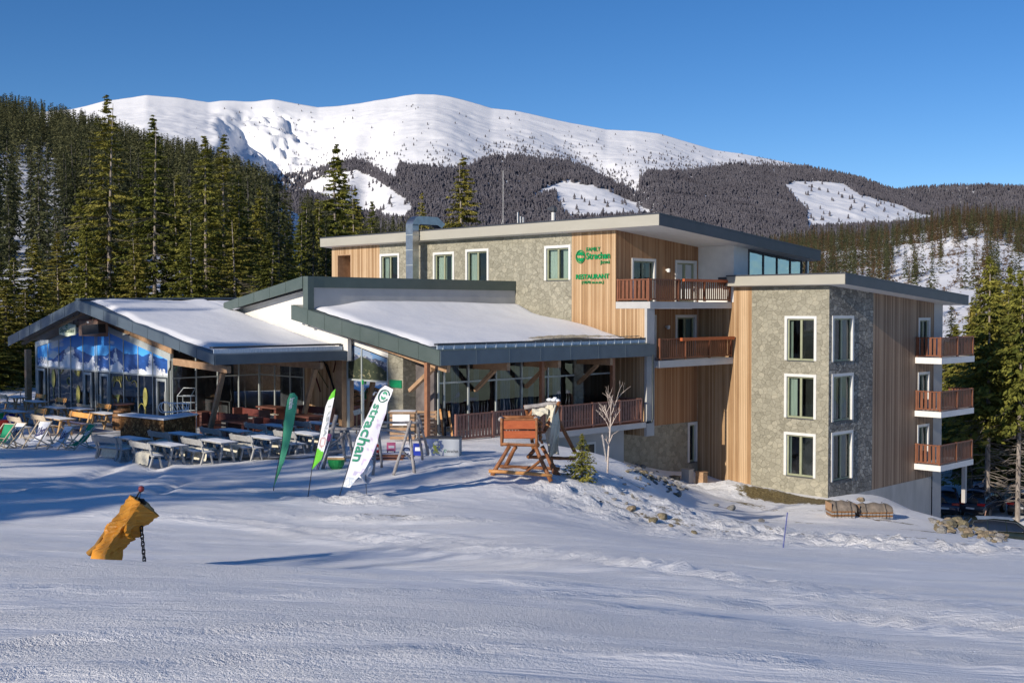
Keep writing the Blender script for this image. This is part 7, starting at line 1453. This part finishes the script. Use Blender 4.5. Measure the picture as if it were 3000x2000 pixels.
# ================================================================= parked cars
def car(label,x,y,rz,suv,paint,wagon=False,label_=None,roof=0):
    r=thing('parked_car',label,'car',(x,y,gz1(x,y)),rz)
    H=1.66 if suv else 1.48; L=4.6; gh=.22 if suv else .16; belt=.98 if suv else .88
    st=[(-2.28,.42,.74,.80),(-2.2,.32,belt-.06,.88),(-1.6,gh,belt,.93),(-.6,gh,belt,.94),(.5,gh,belt-.02,.94),(1.1,gh,belt-.05,.92),(1.75,.30,belt-.14,.90),(2.18,.36,belt-.25,.82),(2.32,.45,.62,.70)]
    m=MB(); n=0
    for xx,zb,zt,w_ in st:
        ring=[(w_*.86,zb),(w_,zb+(zt-zb)*.3),(w_*1.0,zb+(zt-zb)*.72),(w_*.93,zt-.02),(w_*.7,zt+.015),(0,zt+.03)]; ring=ring+[(-a,b) for a,b in ring[:-1]][::-1]
        m.v+=[(xx,a,b) for a,b in ring]; n=len(ring)
    for k in range(len(st)-1):
        for j in range(n): m.f.append((k*n+j,k*n+(j+1)%n,(k+1)*n+(j+1)%n,(k+1)*n+j))
    m.f.append(tuple(range(n))); m.f.append(tuple((len(st)-1)*n+j for j in range(n))[::-1])
    b=m.build('body',paint,r,smooth=True); md=b.modifiers.new('s','SUBSURF'); md.levels=md.render_levels=2
    # greenhouse
    gs=[(-2.08 if (suv or wagon) else -1.75,belt-.02,.80,belt,.79),(-1.75 if (suv or wagon) else -1.0,belt,.84,H-.07,.66),(-.6,belt,.86,H-.01,.68),(.15,belt,.86,H-.03,.67),(.55,belt,.85,H-.14,.66),(1.25,belt-.04,.80,belt-.02,.78)]
    m=MB(); n=6
    for xx,zb,w_,zt,wt in gs: m.v+=[(xx,w_,zb),(xx,(w_+wt)/2+.02,(zb+zt)/2),(xx,wt,zt),(xx,-wt,zt),(xx,-(w_+wt)/2-.02,(zb+zt)/2),(xx,-w_,zb)]
    for k in range(len(gs)-1):
        for j in range(n-1): m.f.append((k*n+j,k*n+j+1,(k+1)*n+j+1,(k+1)*n+j))
    m.f.append(tuple(range(n))); m.build('windows','carglass',r,smooth=True)
    m=MB(); rs=[g_ for g_ in gs[1:5]]
    for xx,zb,w_,zt,wt in rs: m.v+=[(xx,wt+.015,zt-.03),(xx,wt*.8,zt+.03),(xx,0,zt+.045),(xx,-wt*.8,zt+.03),(xx,-wt-.015,zt-.03)]
    for k in range(3):
        for j in range(4): m.f.append((k*5+j,k*5+j+1,k*5+6+j,k*5+5+j))
    m.build('roof',paint,r,smooth=True)
    for s in (-1,1):
        m=MB()
        for (x0,z0,w0),(x1,z1,w1) in (((1.25,belt-.03,.81),(.50,H-.12,.675)),((.0,belt,.87),(-.05,H-.05,.69)),((-1.0,belt,.87),(-1.0,H-.05,.69)),(((-2.05 if suv or wagon else -1.8),belt,.82),((-1.72 if suv or wagon else -1.0),H-.08,.67))): m.beam((x0,s*w0,z0),(x1,s*w1,z1),.05,.05)
        m.build('pillar',paint,r)
        m=MB(); m.tube([(-1.95,s*.865,belt+.01),(-.5,s*.885,belt+.015),(1.1,s*.86,belt-.01),(.5,s*.705,H-.12),(-.6,s*.715,H-.02),(-1.7,s*.69,H-.1),(-1.95,s*.845,belt+.03)],.010,5); m.build('window_trim','rim',r)
        m=MB(); m.lathe([(.05,-.06),(.09,-.02),(.09,.05),(.05,.08)],8,(.95,s*1.0,belt+.06)); m.build('mirror',paint,r,smooth=True)
        m=MB(); m.box(-2.27,s*.42,.78 if not suv else .86,-2.12,s*.86,.93 if not suv else 1.0); m.build('taillight','taillight',r)
        m=MB(); m.box(2.05,s*.45,.60,2.22,s*.82,.74); m.build('headlight','lamp',r)
        for xx in (-1.42,1.40):
            w_=MB(); R0=.36 if suv else .32; w_.tube([(xx,s*.74,R0),(xx,s*.95,R0)],R0,20); wh=w_.build('wheel','tyre',r); w_=MB(); w_.tube([(xx,s*.945,R0),(xx,s*.965,R0)],R0*.62,14); w_.build('rim','rim',wh)
    m=MB(); m.box(-2.34,-.26,.60,-2.31,.26,.71); m.build('number_plate','plate',r)
    m=MB(); m.box(-2.31,-.8,.36,-2.24,.8,.55); m.build('bumper','black',r)
    m=MB(); m.grid(lambda u,v:(-1.5+1.9*u,(v-.5)*1.15,H+.02-.05*(2*v-1)**2+.03*math.sin(PI*u)),10,6); m.build('roof_brightener',pm('brightened_roof',(.16,.22,.32),(.30,.38,.5),.6,5),r,smooth=True)  # pale sheet added on the roof to brighten the dark car
    return r
X1,Y1=atZ(2778,1508,-3.2); car('dark blue off-road car half hidden by the white column',X1+.2,Y1+1.2,R(70),True,'carpaint_blue')
X2,Y2=atZ(2872,1512,-3.22); c2_=car('black off-road car seen from behind with a roof box',X2+.6,Y2+1.2,R(50),True,'carpaint')
X3,Y3=atZ(2996,1512,-3.22); car('black car seen from behind at the right picture edge',X3+1.1,Y3+1.4,R(52),False,'carpaint')
X4,Y4=atZ(2945,1592,-3.1); car('dark green-black estate car seen from the side behind the rock pile',X4+.2,Y4+.6,R(-14),False,pm('dark_green_paint',(.012,.018,.016),(.018,.026,.022),.12,2,spec=.6),True)
o=thing('roof_box','silvery blue roof box carried on the black off-road car','roof box',(c2_.location.x,c2_.location.y,c2_.location.z+1.72),R(52)); m=MB()
def rb(u,v):
    a=v*2*PI; q=math.sin(PI*min(1,max(0,u*.96+.02)))**.35; return (-1.25+2.2*u,.42*q*math.cos(a),.20+.19*q*math.sin(a)*(1 if math.sin(a)>0 else .7))
m.grid(rb,16,20); m.build('shell',pm('silver_blue_shell',(.16,.24,.34),(.24,.33,.45),.3,2),o,smooth=True)
for xx in (-.7,.4): m=MB(); m.box(xx-.03,-.6,-.03,xx+.03,.6,.03); m.build('crossbar','black',o)
# ================================================================= spruce wood behind the camera whose shadows reach the snow
fV=[];fF=[];off_=0; gq_=np.random.default_rng(8)
V0,F0=crown(20,2.4,.08,24,8,4,1,.9,77,gap=.1)
SHD=[]
DT=math.tan(SUN_EL)-.344
def shade(a0,a1,bt,zt,n,jz=1.5,jb=4):
    zt=zt+DT*(24-bt)
    for k in range(n): SHD.append((a0+(a1-a0)*(k+.5)/n+rt.uniform(-.6,.6),bt+rt.uniform(-jb,jb),zt+rt.uniform(-jz,jz)))
SH2=[]
def shade2(a0,a1,bt,zt,n,jz=.5,jb=2):
    zt=zt+DT*(26-bt)
    for k in range(n): SH2.append((a0+(a1-a0)*(k+.5)/n+rt.uniform(-.5,.5),bt+rt.uniform(-jb,jb),zt+rt.uniform(-jz,jz)))
# (a range, b row, top height): top edges of the shadows fall .344 m per metre of b
shade(-66,-52,-30,31.6,20,.8,2); shade(-51.5,-48.8,-30,30.4,3,.7,2); shade(-66,-50.5,-26,25.8,11,.8,2); shade(-33.5,-25,-30,25.0,17,.4,2); shade(-42,-35,-30,19.5,4,.8); shade(-24,-14,-34,15.0,5,.8);  Gt=onground(1370,1642); at_,bt_=ab(Gt[0],Gt[1]); [SHD.append((at_+q_,-30,Gt[2]-abs(q_)*.25+math.tan(SUN_EL)*(bt_+30))) for q_ in (-.9,-.45,0,.4)]; Gt=onground(1410,1664); at_,bt_=ab(Gt[0],Gt[1]); SHD.append((at_,-30,Gt[2]+math.tan(SUN_EL)*(bt_+30))); shade2(-43.5,-35,-30,28.4,2,.5,2); shade(-80,-67,-30,31,9)
P=[];S_=[]
for a,b,zt in SHD:
    x,y=xy(a,b); z0=float(gz([x],[y])[0]); P.append((x,y,z0)); S_.append(max(.2,(zt-z0)/20))
P=np.array(P);S_=np.array(S_); V,Fc=merge(V0,F0,P,S_,gq_,np.clip(S_,.6,1.2)*.95)
V3,F3=crown(20,2.2,.66,20,9,5,2,.8,78,gap=.05,pw=.5); P2_=[];S2_=[]
for a,b,zt in SH2:
    x,y=xy(a,b); z0=float(gz([x],[y])[0]); P2_.append((x,y,z0)); S2_.append((zt-z0)/20)
tm=trunkmb(20,.22,4); tv=np.array(tm.v); tq=[f for f in tm.f if len(f)==4]
V2,Fc2=merge(V3,F3,np.array(P2_),np.array(S2_),gq_); V4,Fc4=merge(tv,np.array(tq),np.array(P2_),np.array(S2_),gq_)
nv=len(V); V=np.concatenate([V,V2,V4]); Fc=np.concatenate([Fc,Fc2+nv,Fc4+nv+len(V2)])
tag(numesh('spruce_wood',V,Fc,'needle_far'),'spruce wood on the slope behind the viewpoint, casting the long shadows','forest',kind='stuff')
print('objects',len(COL.objects))
